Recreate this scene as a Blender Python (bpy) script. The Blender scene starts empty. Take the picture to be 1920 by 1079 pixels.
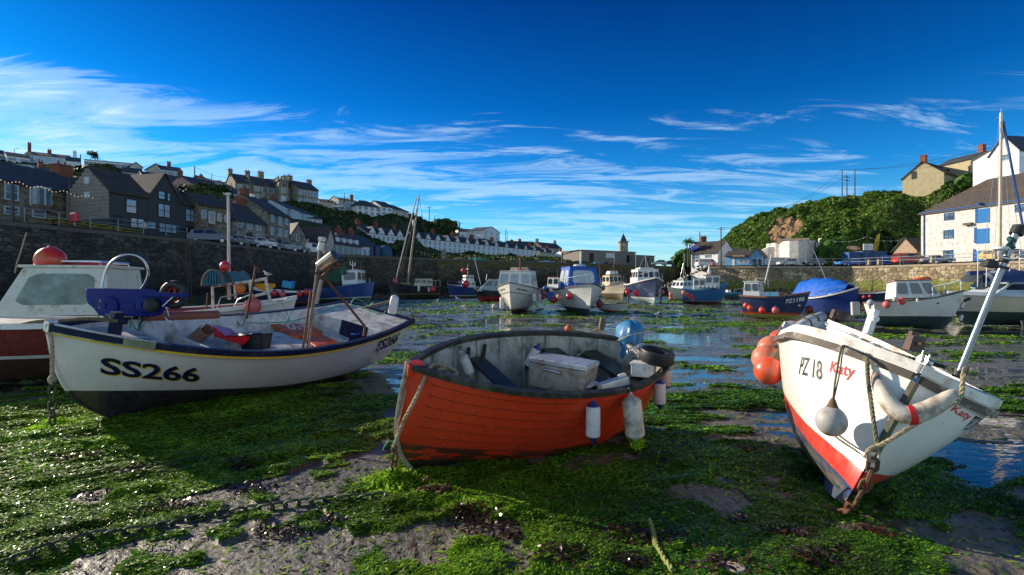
import bpy, bmesh, math, random
import numpy as np
from mathutils import Matrix, Vector
R=math.radians; PI=math.pi
rng=np.random.default_rng(7); random.seed(7)
C=bpy.context.scene.collection
scn=bpy.context.scene
# ---------------- camera, sky, sun, exposure ----------------
F=960.;YH=532.;CH=1.9
cam=bpy.data.cameras.new('camera');co=bpy.data.objects.new('camera',cam);C.objects.link(co)
co.location=(0,0,CH);co.rotation_euler=(R(90),0,0)
cam.sensor_width=36;cam.lens=36*F/1920;cam.shift_y=(YH-539.5)/1920;cam.clip_start=.05;cam.clip_end=8000
scn.camera=co
SUN=Vector((-.89,.455,0)).normalized();EL=R(21)
sund=Vector((SUN.x*math.cos(EL),SUN.y*math.cos(EL),math.sin(EL)))
w=bpy.data.worlds.new('World');scn.world=w;w.use_nodes=True
nt=w.node_tree;nt.nodes.clear()
def N(nt,t,**k):
    n=nt.nodes.new(t)
    for a,b in k.items(): setattr(n,a,b)
    return n
def mathn(nt,op,a,b=None,c=None,clamp=False):
    n=N(nt,'ShaderNodeMath',operation=op);n.use_clamp=clamp
    for i,x in enumerate((a,b,c)):
        if x is None: continue
        if isinstance(x,(int,float)): n.inputs[i].default_value=x
        else: nt.links.new(x,n.inputs[i])
    return n.outputs[0]
def ramp(nt,fac,els,interp='LINEAR'):
    n=N(nt,'ShaderNodeValToRGB');cr=n.color_ramp;cr.interpolation=interp
    while len(cr.elements)<len(els): cr.elements.new(.5)
    for e,(p,c) in zip(cr.elements,els):
        e.position=p;e.color=(c[0],c[1],c[2],1) if not isinstance(c,(int,float)) else (c,c,c,1)
    nt.links.new(fac,n.inputs[0]);return n.outputs[0]
def mixc(nt,f,a,b,mode='MIX'):
    n=N(nt,'ShaderNodeMix',data_type='RGBA',blend_type=mode)
    for s,x in ((0,f),(6,a),(7,b)):
        if isinstance(x,(int,float)): n.inputs[s].default_value=x
        elif isinstance(x,tuple): n.inputs[s].default_value=(x+(1,))[:4]
        else: nt.links.new(x,n.inputs[s])
    return n.outputs[2]
sky=N(nt,'ShaderNodeTexSky',sky_type='NISHITA');sky.sun_disc=False;sky.sun_elevation=EL
sky.sun_rotation=math.atan2(SUN.x,SUN.y)%(2*PI);sky.air_density=1.0;sky.dust_density=.3;sky.ozone_density=3.5
tc=N(nt,'ShaderNodeTexCoord');sep=N(nt,'ShaderNodeSeparateXYZ');nt.links.new(tc.outputs['Generated'],sep.inputs[0])
dx,dy,dz=sep.outputs
zc=mathn(nt,'MAXIMUM',dz,0.0)
# deep polarised blue overhead, lighter towards the horizon
grade=ramp(nt,zc,[(0,(.98,1.18,1.26)),(.05,(.62,1.0,1.15)),(.11,(.30,.82,1.06)),(.20,(.06,.56,.97)),(.32,(.006,.33,.72)),(.50,(.002,.145,.45)),(.75,(.10,.3,.5)),(1,(.2,.4,.6))])
skyc=mixc(nt,1.0,sky.outputs[0],grade,'MULTIPLY')
# cirrus on a flat layer
zz=mathn(nt,'ADD',zc,.12)
u=mathn(nt,'DIVIDE',dx,zz);v=mathn(nt,'DIVIDE',dy,zz)
cb=N(nt,'ShaderNodeCombineXYZ');nt.links.new(u,cb.inputs[0]);nt.links.new(v,cb.inputs[1])
mp=N(nt,'ShaderNodeMapping');nt.links.new(cb.outputs[0],mp.inputs[0]);mp.inputs['Rotation'].default_value=(0,0,R(-14));mp.inputs['Scale'].default_value=(.8,2.6,1)
n1=N(nt,'ShaderNodeTexNoise');n1.inputs['Scale'].default_value=1.5;n1.inputs['Detail'].default_value=10;n1.inputs['Roughness'].default_value=.66;n1.inputs['Distortion'].default_value=.9
nt.links.new(mp.outputs[0],n1.inputs['Vector'])
mp2=N(nt,'ShaderNodeMapping');nt.links.new(cb.outputs[0],mp2.inputs[0]);mp2.inputs['Location'].default_value=(3.1,1.7,0);mp2.inputs['Scale'].default_value=(.22,.3,1)
n2=N(nt,'ShaderNodeTexNoise');n2.inputs['Scale'].default_value=1.0;n2.inputs['Detail'].default_value=3
nt.links.new(mp2.outputs[0],n2.inputs['Vector'])
# where the cloud fields lie: low band, a bank on the left
az=mathn(nt,'ARCTAN2',dx,dy)
band=ramp(nt,zc,[(0,.50),(.06,.56),(.13,.60),(.22,.60),(.27,.56),(.31,.47),(.37,.40),(.46,.22),(.6,.0)])
leftb=mathn(nt,'MULTIPLY',ramp(nt,mathn(nt,'MULTIPLY',az,-1.0),[(.60,0),(.72,1)]),ramp(nt,zc,[(.10,.2),(.18,1),(.27,1),(.33,0)]))
rightb=ramp(nt,az,[(.0,0),(.35,1)])
cover=mathn(nt,'ADD',band,mathn(nt,'MULTIPLY',leftb,.15))
cover=mathn(nt,'SUBTRACT',cover,mathn(nt,'MULTIPLY',mathn(nt,'MULTIPLY',rightb,ramp(nt,zc,[(.12,.4),(.3,1)])),.085))
# unseen cloud deck added behind the camera as fill light for shaded sides
cover=mathn(nt,'ADD',cover,mathn(nt,'MULTIPLY',ramp(nt,mathn(nt,'MULTIPLY',dy,-1.0),[(.0,0),(.35,1)]),.5))
cl=mathn(nt,'ADD',mathn(nt,'MULTIPLY',n1.outputs[0],.85),mathn(nt,'MULTIPLY',n2.outputs[0],.45))
cl=mathn(nt,'ADD',cl,cover)
cl=ramp(nt,mathn(nt,'SUBTRACT',cl,.75),[(.43,0),(.55,.36),(.76,.92)],'EASE')
out=mixc(nt,cl,skyc,(4.2,5.7,6.9))
bg=N(nt,'ShaderNodeBackground');bg.inputs[1].default_value=.10;nt.links.new(out,bg.inputs[0])
ow=N(nt,'ShaderNodeOutputWorld');nt.links.new(bg.outputs[0],ow.inputs[0])
sl=bpy.data.lights.new('sun','SUN');sl.energy=4.2;sl.angle=R(.5);sl.color=(1,.86,.68)
so=bpy.data.objects.new('sun',sl);C.objects.link(so);so.rotation_euler=(-sund).to_track_quat('-Z','Y').to_euler()
so.location=(-30,15,40)
vs=scn.view_settings;vs.view_transform='Standard';vs.look='None';vs.gamma=1;vs.exposure=.8;vs.use_curve_mapping=False
scn.cycles.max_bounces=6;scn.cycles.transparent_max_bounces=12
# ---------------- helpers ----------------
def P(px,py,d): return Vector(((px-960)/F*d,d,CH+(YH-py)/F*d))
_m={}
def mat(name,col,rough=.6,metal=0,var=.12,scale=4.,dirt=None,bump=0.,bscale=30.,spec=.5,trans=0,emit=0,alpha=1,coat=0,detail=4):
    if name in _m: return _m[name]
    m=bpy.data.materials.new(name);_m[name]=m;m.use_nodes=True;nt=m.node_tree;b=nt.nodes['Principled BSDF']
    tc=N(nt,'ShaderNodeTexCoord');no=N(nt,'ShaderNodeTexNoise');no.inputs['Scale'].default_value=scale;no.inputs['Detail'].default_value=detail;no.inputs['Roughness'].default_value=.65
    nt.links.new(tc.outputs['Object'],no.inputs['Vector'])
    lo=tuple(max(0,c*(1-var*1.6)) for c in col);hi=tuple(min(1,c*(1+var)) for c in col)
    c=ramp(nt,no.outputs[0],[(.3,lo),(.68,hi)])
    if dirt:
        dc,amt,ds=dirt
        n2=N(nt,'ShaderNodeTexNoise');n2.inputs['Scale'].default_value=ds;n2.inputs['Detail'].default_value=8;n2.inputs['Roughness'].default_value=.7
        nt.links.new(tc.outputs['Object'],n2.inputs['Vector'])
        f=ramp(nt,n2.outputs[0],[(.62-amt*.3,0),(.72-amt*.15,.9)])
        c=mixc(nt,f,c,dc)
    nt.links.new(c,b.inputs['Base Color'])
    r=ramp(nt,no.outputs[0],[(.3,max(.02,rough-.08)),(.7,min(1,rough+.1))]);nt.links.new(r,b.inputs['Roughness'])
    b.inputs['Metallic'].default_value=metal;b.inputs['Specular IOR Level'].default_value=spec
    if trans: b.inputs['Transmission Weight'].default_value=trans
    if coat: b.inputs['Coat Weight'].default_value=coat;b.inputs['Coat Roughness'].default_value=.08
    if alpha<1: b.inputs['Alpha'].default_value=alpha
    if emit: b.inputs['Emission Color'].default_value=tuple(col)+(1,);b.inputs['Emission Strength'].default_value=emit
    if bump:
        n3=N(nt,'ShaderNodeTexNoise');n3.inputs['Scale'].default_value=bscale;n3.inputs['Detail'].default_value=6
        nt.links.new(tc.outputs['Object'],n3.inputs['Vector'])
        bp=N(nt,'ShaderNodeBump');bp.inputs['Strength'].default_value=bump;bp.inputs['Distance'].default_value=.02
        nt.links.new(n3.outputs[0],bp.inputs['Height']);nt.links.new(bp.outputs[0],b.inputs['Normal'])
    return m
class MB:
    def __init__(s): s.v=[];s.f=[];s.m=[]
    def add(s,vs,fs,m=0,M=None):
        k=len(s.v)
        if M is not None: vs=[M@Vector(q) for q in vs]
        s.v+= [tuple(map(float,q)) for q in vs];s.f+=[tuple(int(i)+k for i in f) for f in fs];s.m+=[m]*len(fs);return s
    def box(s,c,d,m=0,M=None,rz=0,ry=0,rx=0,taper=None):
        x,y,z=d[0]/2,d[1]/2,d[2]/2;tx,ty=taper or (1,1)
        q=[(-x,-y,-z),(x,-y,-z),(x,y,-z),(-x,y,-z),(-x*tx,-y*ty,z),(x*tx,-y*ty,z),(x*tx,y*ty,z),(-x*tx,y*ty,z)]
        T=Matrix.Translation(c)@Matrix.Rotation(rz,4,'Z')@Matrix.Rotation(ry,4,'Y')@Matrix.Rotation(rx,4,'X')
        if M is not None:T=M@T
        return s.add(q,[(0,3,2,1),(4,5,6,7),(0,1,5,4),(1,2,6,5),(2,3,7,6),(3,0,4,7)],m,T)
    def tube(s,pts,r,n=8,m=0,M=None,closed=False,cap=True):
        pts=[Vector(p) for p in pts];k=len(pts);rs=r if isinstance(r,(list,tuple)) else [r]*k
        vs=[];fs=[];up=None
        for i,p in enumerate(pts):
            a=pts[(i-1)%k] if (closed or i>0) else p;b=pts[(i+1)%k] if (closed or i<k-1) else p
            t=(b-a).normalized() if (b-a).length>1e-9 else Vector((0,0,1))
            if up is None:
                up=Vector((0,0,1)) if abs(t.z)<.9 else Vector((1,0,0))
            x=(up-t*up.dot(t))
            if x.length<1e-6:x=t.orthogonal()
            x.normalize();y=t.cross(x);up=x
            for j in range(n):
                an=2*PI*j/n;vs.append(p+(x*math.cos(an)+y*math.sin(an))*rs[i])
        for i in range(k if closed else k-1):
            for j in range(n):
                a=i*n+j;b=i*n+(j+1)%n;c=((i+1)%k)*n+(j+1)%n;d=((i+1)%k)*n+j;fs.append((a,b,c,d))
        if cap and not closed: fs.append(tuple(range(n))[::-1]);fs.append(tuple((k-1)*n+j for j in range(n)))
        return s.add(vs,fs,m,M)
    def lathe(s,prof,n=20,m=0,M=None):
        vs=[];fs=[];k=len(prof)
        for r,z in prof:
            for j in range(n):
                a=2*PI*j/n;vs.append((r*math.cos(a),r*math.sin(a),z))
        for i in range(k-1):
            for j in range(n):
                fs.append((i*n+j,i*n+(j+1)%n,(i+1)*n+(j+1)%n,(i+1)*n+j))
        fs.append(tuple(range(n))[::-1]);fs.append(tuple((k-1)*n+j for j in range(n)))
        return s.add(vs,fs,m,M)
    def sphere(s,c,r,n=16,m=0,M=None):
        r=(r,r,r) if isinstance(r,(int,float)) else r
        prof=[(max(.001,math.sin(PI*i/(n//2+2))),-math.cos(PI*i/(n//2+2))) for i in range(n//2+3)]
        T=Matrix.Translation(c)@Matrix.Diagonal((r[0],r[1],r[2],1))
        if M is not None:T=M@T
        return s.lathe(prof,n,m,T)
    def prism(s,poly,z0,z1,m=0,M=None):
        n=len(poly);vs=[(x,y,z0) for x,y in poly]+[(x,y,z1) for x,y in poly]
        fs=[tuple(range(n))[::-1],tuple(range(n,2*n))]+[(i,(i+1)%n,(i+1)%n+n,i+n) for i in range(n)]
        return s.add(vs,fs,m,M)
    def grid(s,G,m=0,M=None,flip=False,wrap=False):
        a,b=G.shape[:2];fs=[]
        bb=b if wrap else b-1
        for i in range(a-1):
            for j in range(bb):
                q=(i*b+j,i*b+(j+1)%b,(i+1)*b+(j+1)%b,(i+1)*b+j);fs.append(q[::-1] if flip else q)
        return s.add(G.reshape(-1,3).tolist(),fs,m,M)
    def build(s,name,mats,parent=None,smooth=False,bevel=0,world=False,angle=40,label=None):
        me=bpy.data.meshes.new(name)
        v=s.v
        if world and parent is not None:
            Mi=parent.matrix_basis.inverted();v=[tuple(Mi@Vector(q)) for q in v]
        me.from_pydata(v,[],s.f);mats=mats if isinstance(mats,(list,tuple)) else [mats]
        for m in mats: me.materials.append(m)
        me.polygons.foreach_set('material_index',s.m)
        o=bpy.data.objects.new(name,me);C.objects.link(o)
        if parent is not None:o.parent=parent
        if bevel or smooth:
            bm=bmesh.new();bm.from_mesh(me)
            if bevel:
                eds=[e for e in bm.edges if len(e.link_faces)==2 and e.calc_face_angle(0)>.6]
                bmesh.ops.bevel(bm,geom=eds,offset=bevel,segments=2,affect='EDGES',profile=.6,clamp_overlap=True)
            if smooth:
                for f in bm.faces:f.smooth=True
                for e in bm.edges:
                    if len(e.link_faces)==2 and e.calc_face_angle(0)>R(angle): e.smooth=False
            bm.to_mesh(me);bm.free()
        me.update()
        if label:o['label']=label
        return o
def tag(o,label=None,cat=None,group=None,kind=None):
    if label:o['label']=label
    if cat:o['category']=cat
    if group:o['group']=group
    if kind:o['kind']=kind
    return o
def empty(name,loc=(0,0,0),label=None,cat=None,group=None,M=None):
    o=bpy.data.objects.new(name,None);C.objects.link(o);o.empty_display_size=.1
    o.matrix_basis=M if M is not None else Matrix.Translation(loc)
    return tag(o,label,cat,group)
def single(name,mb,mats,loc,label,cat,group=None,world=True,**k):
    # one-mesh thing whose origin sits at loc
    e=Matrix.Translation(loc) if not isinstance(loc,Matrix) else loc
    if world:
        Mi=e.inverted();mb.v=[tuple(Mi@Vector(q)) for q in mb.v]
    o=mb.build(name,mats,None,**k);o.matrix_basis=e
    return tag(o,label,cat,group)
# text
def textmesh(s,shear=0,bold=.028,maxlen=.25,res=3):
    cu=bpy.data.curves.new('t','FONT');cu.body=s;cu.size=1;cu.offset=bold;cu.shear=shear;cu.resolution_u=res
    ob=bpy.data.objects.new('t',cu);C.objects.link(ob)
    dg=bpy.context.evaluated_depsgraph_get();ev=ob.evaluated_get(dg);me=ev.to_mesh()
    bm=bmesh.new();bm.from_mesh(me);ev.to_mesh_clear()
    bpy.data.objects.remove(ob);bpy.data.curves.remove(cu)
    bmesh.ops.triangulate(bm,faces=bm.faces[:])
    for _ in range(3):
        es=[e for e in bm.edges if e.calc_length()>maxlen]
        if not es:break
        bmesh.ops.subdivide_edges(bm,edges=es,cuts=1);bmesh.ops.triangulate(bm,faces=bm.faces[:])
    bm.verts.ensure_lookup_table();bm.verts.index_update()
    v=np.array([v.co[:2] for v in bm.verts]);f=[[q.index for q in p.verts] for p in bm.faces];bm.free()
    mn=v.min(0);mx=v.max(0);v=(v-mn)/(mx-mn)
    return v,f,(mx-mn)
def text_quad(mb,s,p00,p10,p11,p01,off=.01,m=0,M=None,upz=0,**k):
    """lay text on the quad (bottom-left, bottom-right, top-right, top-left)"""
    v,f,_=textmesh(s,**k);a,b,c,d=[np.array(q,float) for q in (p00,p10,p11,p01)]
    n=np.cross(b-a,d-a);n/=np.linalg.norm(n)
    if upz and n[2]<0:n=-n
    q=[(1-x)*(1-y)*a+x*(1-y)*b+x*y*c+(1-x)*y*d+n*off for x,y in v]
    mb.add(q,f,m,M)
# ---- hull surface ----
def smooth(a,b,x):
    t=np.clip((x-a)/(b-a),0,1);return t*t*(3-2*t)
def lag(h0,h1,h2,t): return h0*(2*(t-.5)*(t-1))+h1*(-4*t*(t-1))+h2*(2*t*(t-.5))
def hull(p,t,s,side=1.,inset=0.):
    t=np.asarray(t,float);s=np.asarray(s,float);tm=p['tm']
    u=np.clip((t-tm)/(1-tm),0,1);v=np.clip((tm-t)/tm,0,1)
    b=np.where(t>tm,p['bm']*(1-u**p['pb']),p['bm']-(p['bm']-p['bt'])*v**2)
    if 'tw' in p:
        g=lambda t_: np.where(t_>tm,p['bm']*(1-np.clip((t_-tm)/(1-tm),0,1)**p['pb']),p['bm']-(p['bm']-p['bt'])*(np.clip((tm-t_)/tm,0,1))**2)
        b=(g(t-.06)+g(t-.03)+g(t)+g(np.minimum(t+.03,1))+g(np.minimum(t+.06,1)))/5*(1-smooth(.9,1,t))+g(t)*smooth(.9,1,t)
    b=np.maximum(b,.015)
    zs=lag(p['hs'],p['hm'],p['hb'],t);zk=p['ks']*v**2
    e=p['em']+(p['eb']-p['em'])*smooth(.45,1,t)
    y=b*(np.maximum(s,0)**e)
    if p.get('clink'):
        n=p['clink'];y=y+.016*(1-np.mod(s*n,1.))*smooth(0,.1,1-t)*(s>.02)
    x=p['L']*t-t**3*(p['r1']*(1-s)+p['r2']*(1-s)**4)+(1-t)**3*p['rs']*(1-s)
    z=zk+(zs-zk)*s
    y=np.maximum(y-inset,.004)
    x=x-p['L']/2;y=y*side
    if 'tw' in p:
        a=p['tw']*np.clip(.5-x/p['L'],0,1);y,z=y*np.cos(a)-z*np.sin(a),y*np.sin(a)+z*np.cos(a)
    return np.stack(np.broadcast_arrays(x,y,z),-1)
def posemat(p):
    return Matrix.Translation((p['X'],p['Y'],p['Z']))@Matrix.Rotation(p['yaw'],4,'Z')@Matrix.Rotation(p['pit'],4,'Y')@Matrix.Rotation(p['heel'],4,'X')
def tgrid(n,p=1.8):
    u=np.linspace(0,1,n);return 1-(1-u)**p
def hull_shell(p,nt_=60,ns=22,srows=None):
    mb=MB();t=tgrid(nt_);s=np.array(srows) if srows is not None else np.linspace(0,1,ns)**1.3
    T,S=np.meshgrid(t,s)
    mb.grid(hull(p,T,S,1));mb.grid(hull(p,T,S,-1),flip=True)
    # transom
    a=hull(p,s*0,s,1);b=hull(p,s*0,s,-1);mb.grid(np.stack([a,b],1),flip=True)
    return mb
def rim(p,h,wi,wo,dz=0.,t0=0.,t1=1.,n=60,sides=(1,-1),s=1.,stern=False):
    """rectangular strip following the sheer: h high, wi inboard, wo outboard"""
    mb=MB();t=t0+(t1-t0)*tgrid(n)
    for sd in sides:
        c=hull(p,t,t*0+s,sd);d=np.gradient(c,axis=0);d[:,2]=0;d/=np.linalg.norm(d,axis=1)[:,None]+1e-9
        nrm=np.stack([-d[:,1],d[:,0],d[:,0]*0],1)*sd
        G=[]
        for o,z in ((wo,dz),(wo,dz+h),(-wi,dz+h),(-wi,dz)):
            q=c+nrm*o;q[:,2]+=z
            q[:,1]=np.where((q[:,1]*sd<0)&(t>.9),0,q[:,1]);G.append(q)
        G=np.stack(G,1);mb.grid(G,wrap=True,flip=sd<0)
        mb.add(G[0].tolist(),[(0,1,2,3)]);mb.add(G[-1].tolist(),[(3,2,1,0)])
    if stern:
        a=hull(p,0,s,1);b=hull(p,0,s,-1)
        o=np.array([(wi+wo)/2,0,0]);u=np.array([0,0,h]);z_=np.array([0,0,dz])
        mb.add([a-o+z_,a+o+z_,b+o+z_,b-o+z_,a-o+z_+u,a+o+z_+u,b+o+z_+u,b-o+z_+u],[(0,3,2,1),(4,5,6,7),(0,1,5,4),(1,2,6,5),(2,3,7,6),(3,0,4,7)])
    return mb
def inner(p,s0=.35,inset=.04,t0=.0,t1=.97,n=40,ns=12,ribs=0,floor=True):
    mb=MB();t=t0+(t1-t0)*np.linspace(0,1,n);s=np.linspace(s0,1,ns);T,S=np.meshgrid(t,s)
    A=hull(p,T,S,1,inset);B=hull(p,T,S,-1,inset);A[:,:,0]=np.where(T<.01,A[:,:,0]+.04,A[:,:,0]);B[:,:,0]=np.where(T<.01,B[:,:,0]+.04,B[:,:,0])
    mb.grid(A,flip=True);mb.grid(B)
    mb.grid(np.stack([A[:,0],B[:,0]],1))
    if floor: mb.grid(np.stack([A[0],B[0]],1),flip=False)
    for i in range(ribs):
        tt=t0+(t1-t0)*(i+.7)/(ribs+.6)
        for sd in (1,-1):
            ss=np.linspace(s0,.97,9);q=hull(p,ss*0+tt,ss,sd,inset+.012);mb.tube(q.tolist(),.022,6)
    return mb
def deck(p,t0,t1,s=.97,inset=.03,camber=.05,n=24,m=0):
    mb=MB();t=np.linspace(t0,t1,n);G=[]
    for k in np.linspace(-1,1,9):
        q=hull(p,t,t*0+s,1,inset);q[:,1]*=k;q[:,2]+=camber*(1-k*k);G.append(q)
    mb.grid(np.stack(G,1),m,flip=True);return mb
def text_hull(p,side,s,cor,off=.006,du=0,dv=0,**k):
    """cor: (t,s) at bottom-left, bottom-right, top-right, top-left as read from outside"""
    v,f,_=textmesh(s,**k);c=np.array(cor,float);x=v[:,:1]+du;y=v[:,1:]+dv
    q=(1-x)*(1-y)*c[0]+x*(1-y)*c[1]+x*y*c[2]+(1-x)*y*c[3]
    P0=hull(p,q[:,0],q[:,1],side);e=1e-3
    dt=hull(p,q[:,0]-e,q[:,1],side)-P0;ds=hull(p,q[:,0],q[:,1]+e,side)-P0
    n=np.cross(ds,dt)*side;n/=np.linalg.norm(n,axis=1)[:,None]
    if (n[:,1]*side).mean()<0:n=-n
    mb=MB();mb.add((P0+n*off).tolist(),f);return mb
def onhull(p,t,s,side,off=0.):
    P0=hull(p,t,s,side);e=1e-3;dt=hull(p,t-e,s,side)-P0;ds=hull(p,t,s-e,side)-P0
    n=np.cross(dt,ds);n/=np.linalg.norm(n)
    if n[1]*side<0:n=-n
    return Vector(P0+n*off)
def hullmat(name,bands,slope=0.,rough=.45,dirt=(.25,.2,.12),dirtamt=.25,wob=.01,rust=True,patch=None,coat=.0,seams=None):
    """colour bands by height above the keel (local z), sharp painted edges"""
    m=bpy.data.materials.new(name);m.use_nodes=True;nt=m.node_tree;b=nt.nodes['Principled BSDF']
    tc=N(nt,'ShaderNodeTexCoord');sp=N(nt,'ShaderNodeSeparateXYZ');nt.links.new(tc.outputs['Object'],sp.inputs[0])
    no=N(nt,'ShaderNodeTexNoise');no.inputs['Scale'].default_value=6;no.inputs['Detail'].default_value=8;nt.links.new(tc.outputs['Object'],no.inputs['Vector'])
    z=mathn(nt,'ADD',sp.outputs[2],mathn(nt,'MULTIPLY',sp.outputs[0],slope));z=mathn(nt,'ADD',z,mathn(nt,'MULTIPLY',mathn(nt,'SUBTRACT',no.outputs[0],.5),wob))
    zr=mathn(nt,'DIVIDE',z,2.)
    c=ramp(nt,zr,[(max(0,(q)/2.),col) for q,col in bands],'CONSTANT')
    mp=N(nt,'ShaderNodeMapping');mp.inputs['Scale'].default_value=(7,7,1.2);nt.links.new(tc.outputs['Object'],mp.inputs[0])
    n2=N(nt,'ShaderNodeTexNoise');n2.inputs['Scale'].default_value=2.2;n2.inputs['Detail'].default_value=7;n2.inputs['Roughness'].default_value=.7;nt.links.new(mp.outputs[0],n2.inputs['Vector'])
    f=ramp(nt,n2.outputs[0],[(.5,0),(.85,dirtamt)]);c=mixc(nt,f,c,dirt)
    n4=N(nt,'ShaderNodeTexNoise');n4.inputs['Scale'].default_value=1.3;n4.inputs['Detail'].default_value=5;nt.links.new(tc.outputs['Object'],n4.inputs['Vector'])
    c=mixc(nt,ramp(nt,n4.outputs[0],[(.4,0),(.75,.22)]),c,tuple(x*.6 for x in dirt))
    if patch:
        pc,z0,z1,sc=patch
        mq=N(nt,'ShaderNodeMapping');mq.inputs['Scale'].default_value=(1.3,1.3,5);nt.links.new(tc.outputs['Object'],mq.inputs[0]);n3=N(nt,'ShaderNodeTexNoise');n3.inputs['Scale'].default_value=sc;n3.inputs['Detail'].default_value=8;n3.inputs['Roughness'].default_value=.65;nt.links.new(mq.outputs[0],n3.inputs['Vector'])
        g=mathn(nt,'MULTIPLY',ramp(nt,n3.outputs[0],[(.44,0),(.47,1)]),ramp(nt,zr,[(z0/2-.001,0),(z0/2,1),(z1/2,1),(z1/2+.03,0)]))
        c=mixc(nt,g,c,pc)
    n6=N(nt,'ShaderNodeTexNoise');n6.inputs['Scale'].default_value=38;n6.inputs['Detail'].default_value=3;nt.links.new(tc.outputs['Object'],n6.inputs['Vector'])
    c=mixc(nt,ramp(nt,n6.outputs[0],[(.70,0),(.73,.55)]),c,(.55,.45,.36))
    c=mixc(nt,ramp(nt,n6.outputs[0],[(.27,.6),(.30,0)]),c,tuple(x*.5 for x in dirt))
    nt.links.new(c,b.inputs['Base Color'])
    nt.links.new(ramp(nt,n2.outputs[0],[(.3,rough-.1),(.8,rough+.2)]),b.inputs['Roughness'])
    b.inputs['Coat Weight'].default_value=coat;b.inputs['Coat Roughness'].default_value=.1
    bp=N(nt,'ShaderNodeBump');bp.inputs['Strength'].default_value=.15;bp.inputs['Distance'].default_value=.01
    nt.links.new(n2.outputs[0],bp.inputs['Height']);nt.links.new(bp.outputs[0],b.inputs['Normal'])
    return m
def curvepts(pts,n=8):
    """catmull-rom through pts"""
    p=[Vector(q) for q in pts];p=[p[0]*2-p[1]]+p+[p[-1]*2-p[-2]];o=[]
    for i in range(1,len(p)-2):
        for k in range(n):
            t=k/n;a,b,c,d=p[i-1],p[i],p[i+1],p[i+2]
            o.append(.5*((2*b)+(c-a)*t+(2*a-5*b+4*c-d)*t*t+(3*b-a-3*c+d)*t**3))
    o.append(p[-2]);return o
def ropemb(pts,r,pitch=None,n=10,strands=3,mb=None,M=None):
    """laid rope of three twisted strands"""
    mb=mb or MB();pts=curvepts(pts,n);pitch=pitch or r*7
    # resample
    L=[0]
    for a,b in zip(pts,pts[1:]): L.append(L[-1]+(b-a).length)
    k=max(6,int(L[-1]/(pitch/6)));q=[];j=0
    for i in range(k+1):
        s=L[-1]*i/k
        while j<len(L)-2 and L[j+1]<s:j+=1
        f=(s-L[j])/max(1e-9,L[j+1]-L[j]);q.append(pts[j].lerp(pts[j+1],f))
    up=Vector((0,0,1));fr=[]
    for i in range(len(q)):
        t=(q[min(i+1,k)]-q[max(i-1,0)]).normalized();x=up-t*up.dot(t)
        if x.length<1e-4:x=t.orthogonal()
        x.normalize();up=x;fr.append((x,t.cross(x)))
    for st in range(strands):
        o=[]
        for i in range(len(q)):
            a=2*PI*(L[-1]*i/k/pitch)+2*PI*st/strands;x,y=fr[i];o.append(q[i]+(x*math.cos(a)+y*math.sin(a))*r*.5)
        mb.tube(o,r*.56,5,0,M)
    return mb
def chainmb(pts,ll,r,mb=None,n=8,M=None,m=0):
    mb=mb or MB();pts=curvepts(pts,n);L=[0]
    for a,b in zip(pts,pts[1:]): L.append(L[-1]+(b-a).length)
    k=max(1,int(L[-1]/(ll*.78)));j=0
    def at(s):
        s=min(max(s,0),L[-1]);i=0
        while i<len(L)-2 and L[i+1]<s:i+=1
        return pts[i].lerp(pts[i+1],(s-L[i])/max(1e-9,L[i+1]-L[i]))
    for i in range(k):
        s=L[-1]*(i+.5)/k;c=at(s);t=(at(s+ll*.4)-at(s-ll*.4)).normalized()
        up=Vector((0,0,1)) if abs(t.z)<.8 else Vector((1,0,0))
        x=(up-t*up.dot(t)).normalized();y=t.cross(x);a=PI/2*(i%2)+random.uniform(-.3,.3)+.5;u=x*math.cos(a)+y*math.sin(a)
        h=ll/2-ll*.3;wd=ll*.3;lp=[]
        for q in range(12):
            an=2*PI*q/12;cx=math.cos(an);lp.append(c+t*(cx*wd+(h if cx>0 else -h))+u*math.sin(an)*wd)
        mb.tube(lp,r,6,m,M,closed=True)
    return mb
def vnoise(x,y,seed=0):
    r=np.random.default_rng(seed).random((256,256));xi=np.floor(x).astype(int);yi=np.floor(y).astype(int);fx=x-xi;fy=y-yi
    fx=fx*fx*(3-2*fx);fy=fy*fy*(3-2*fy);g=lambda a,b:r[a&255,b&255]
    return (g(xi,yi)*(1-fx)+g(xi+1,yi)*fx)*(1-fy)+(g(xi,yi+1)*(1-fx)+g(xi+1,yi+1)*fx)*fy
def fbm(x,y,o=4,seed=0):
    a=0;s=0;w_=1
    for i in range(o):
        a=a+w_*vnoise(x*2**i+17.3*i,y*2**i+9.1*i,seed+i);s+=w_;w_*=.5
    return a/s
def gz(Y): return -.8*np.clip((np.asarray(Y,float)-45)/60,0,1)
def G(px,d): return Vector(((px-960)/F*d,d,float(gz(d))))
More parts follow.
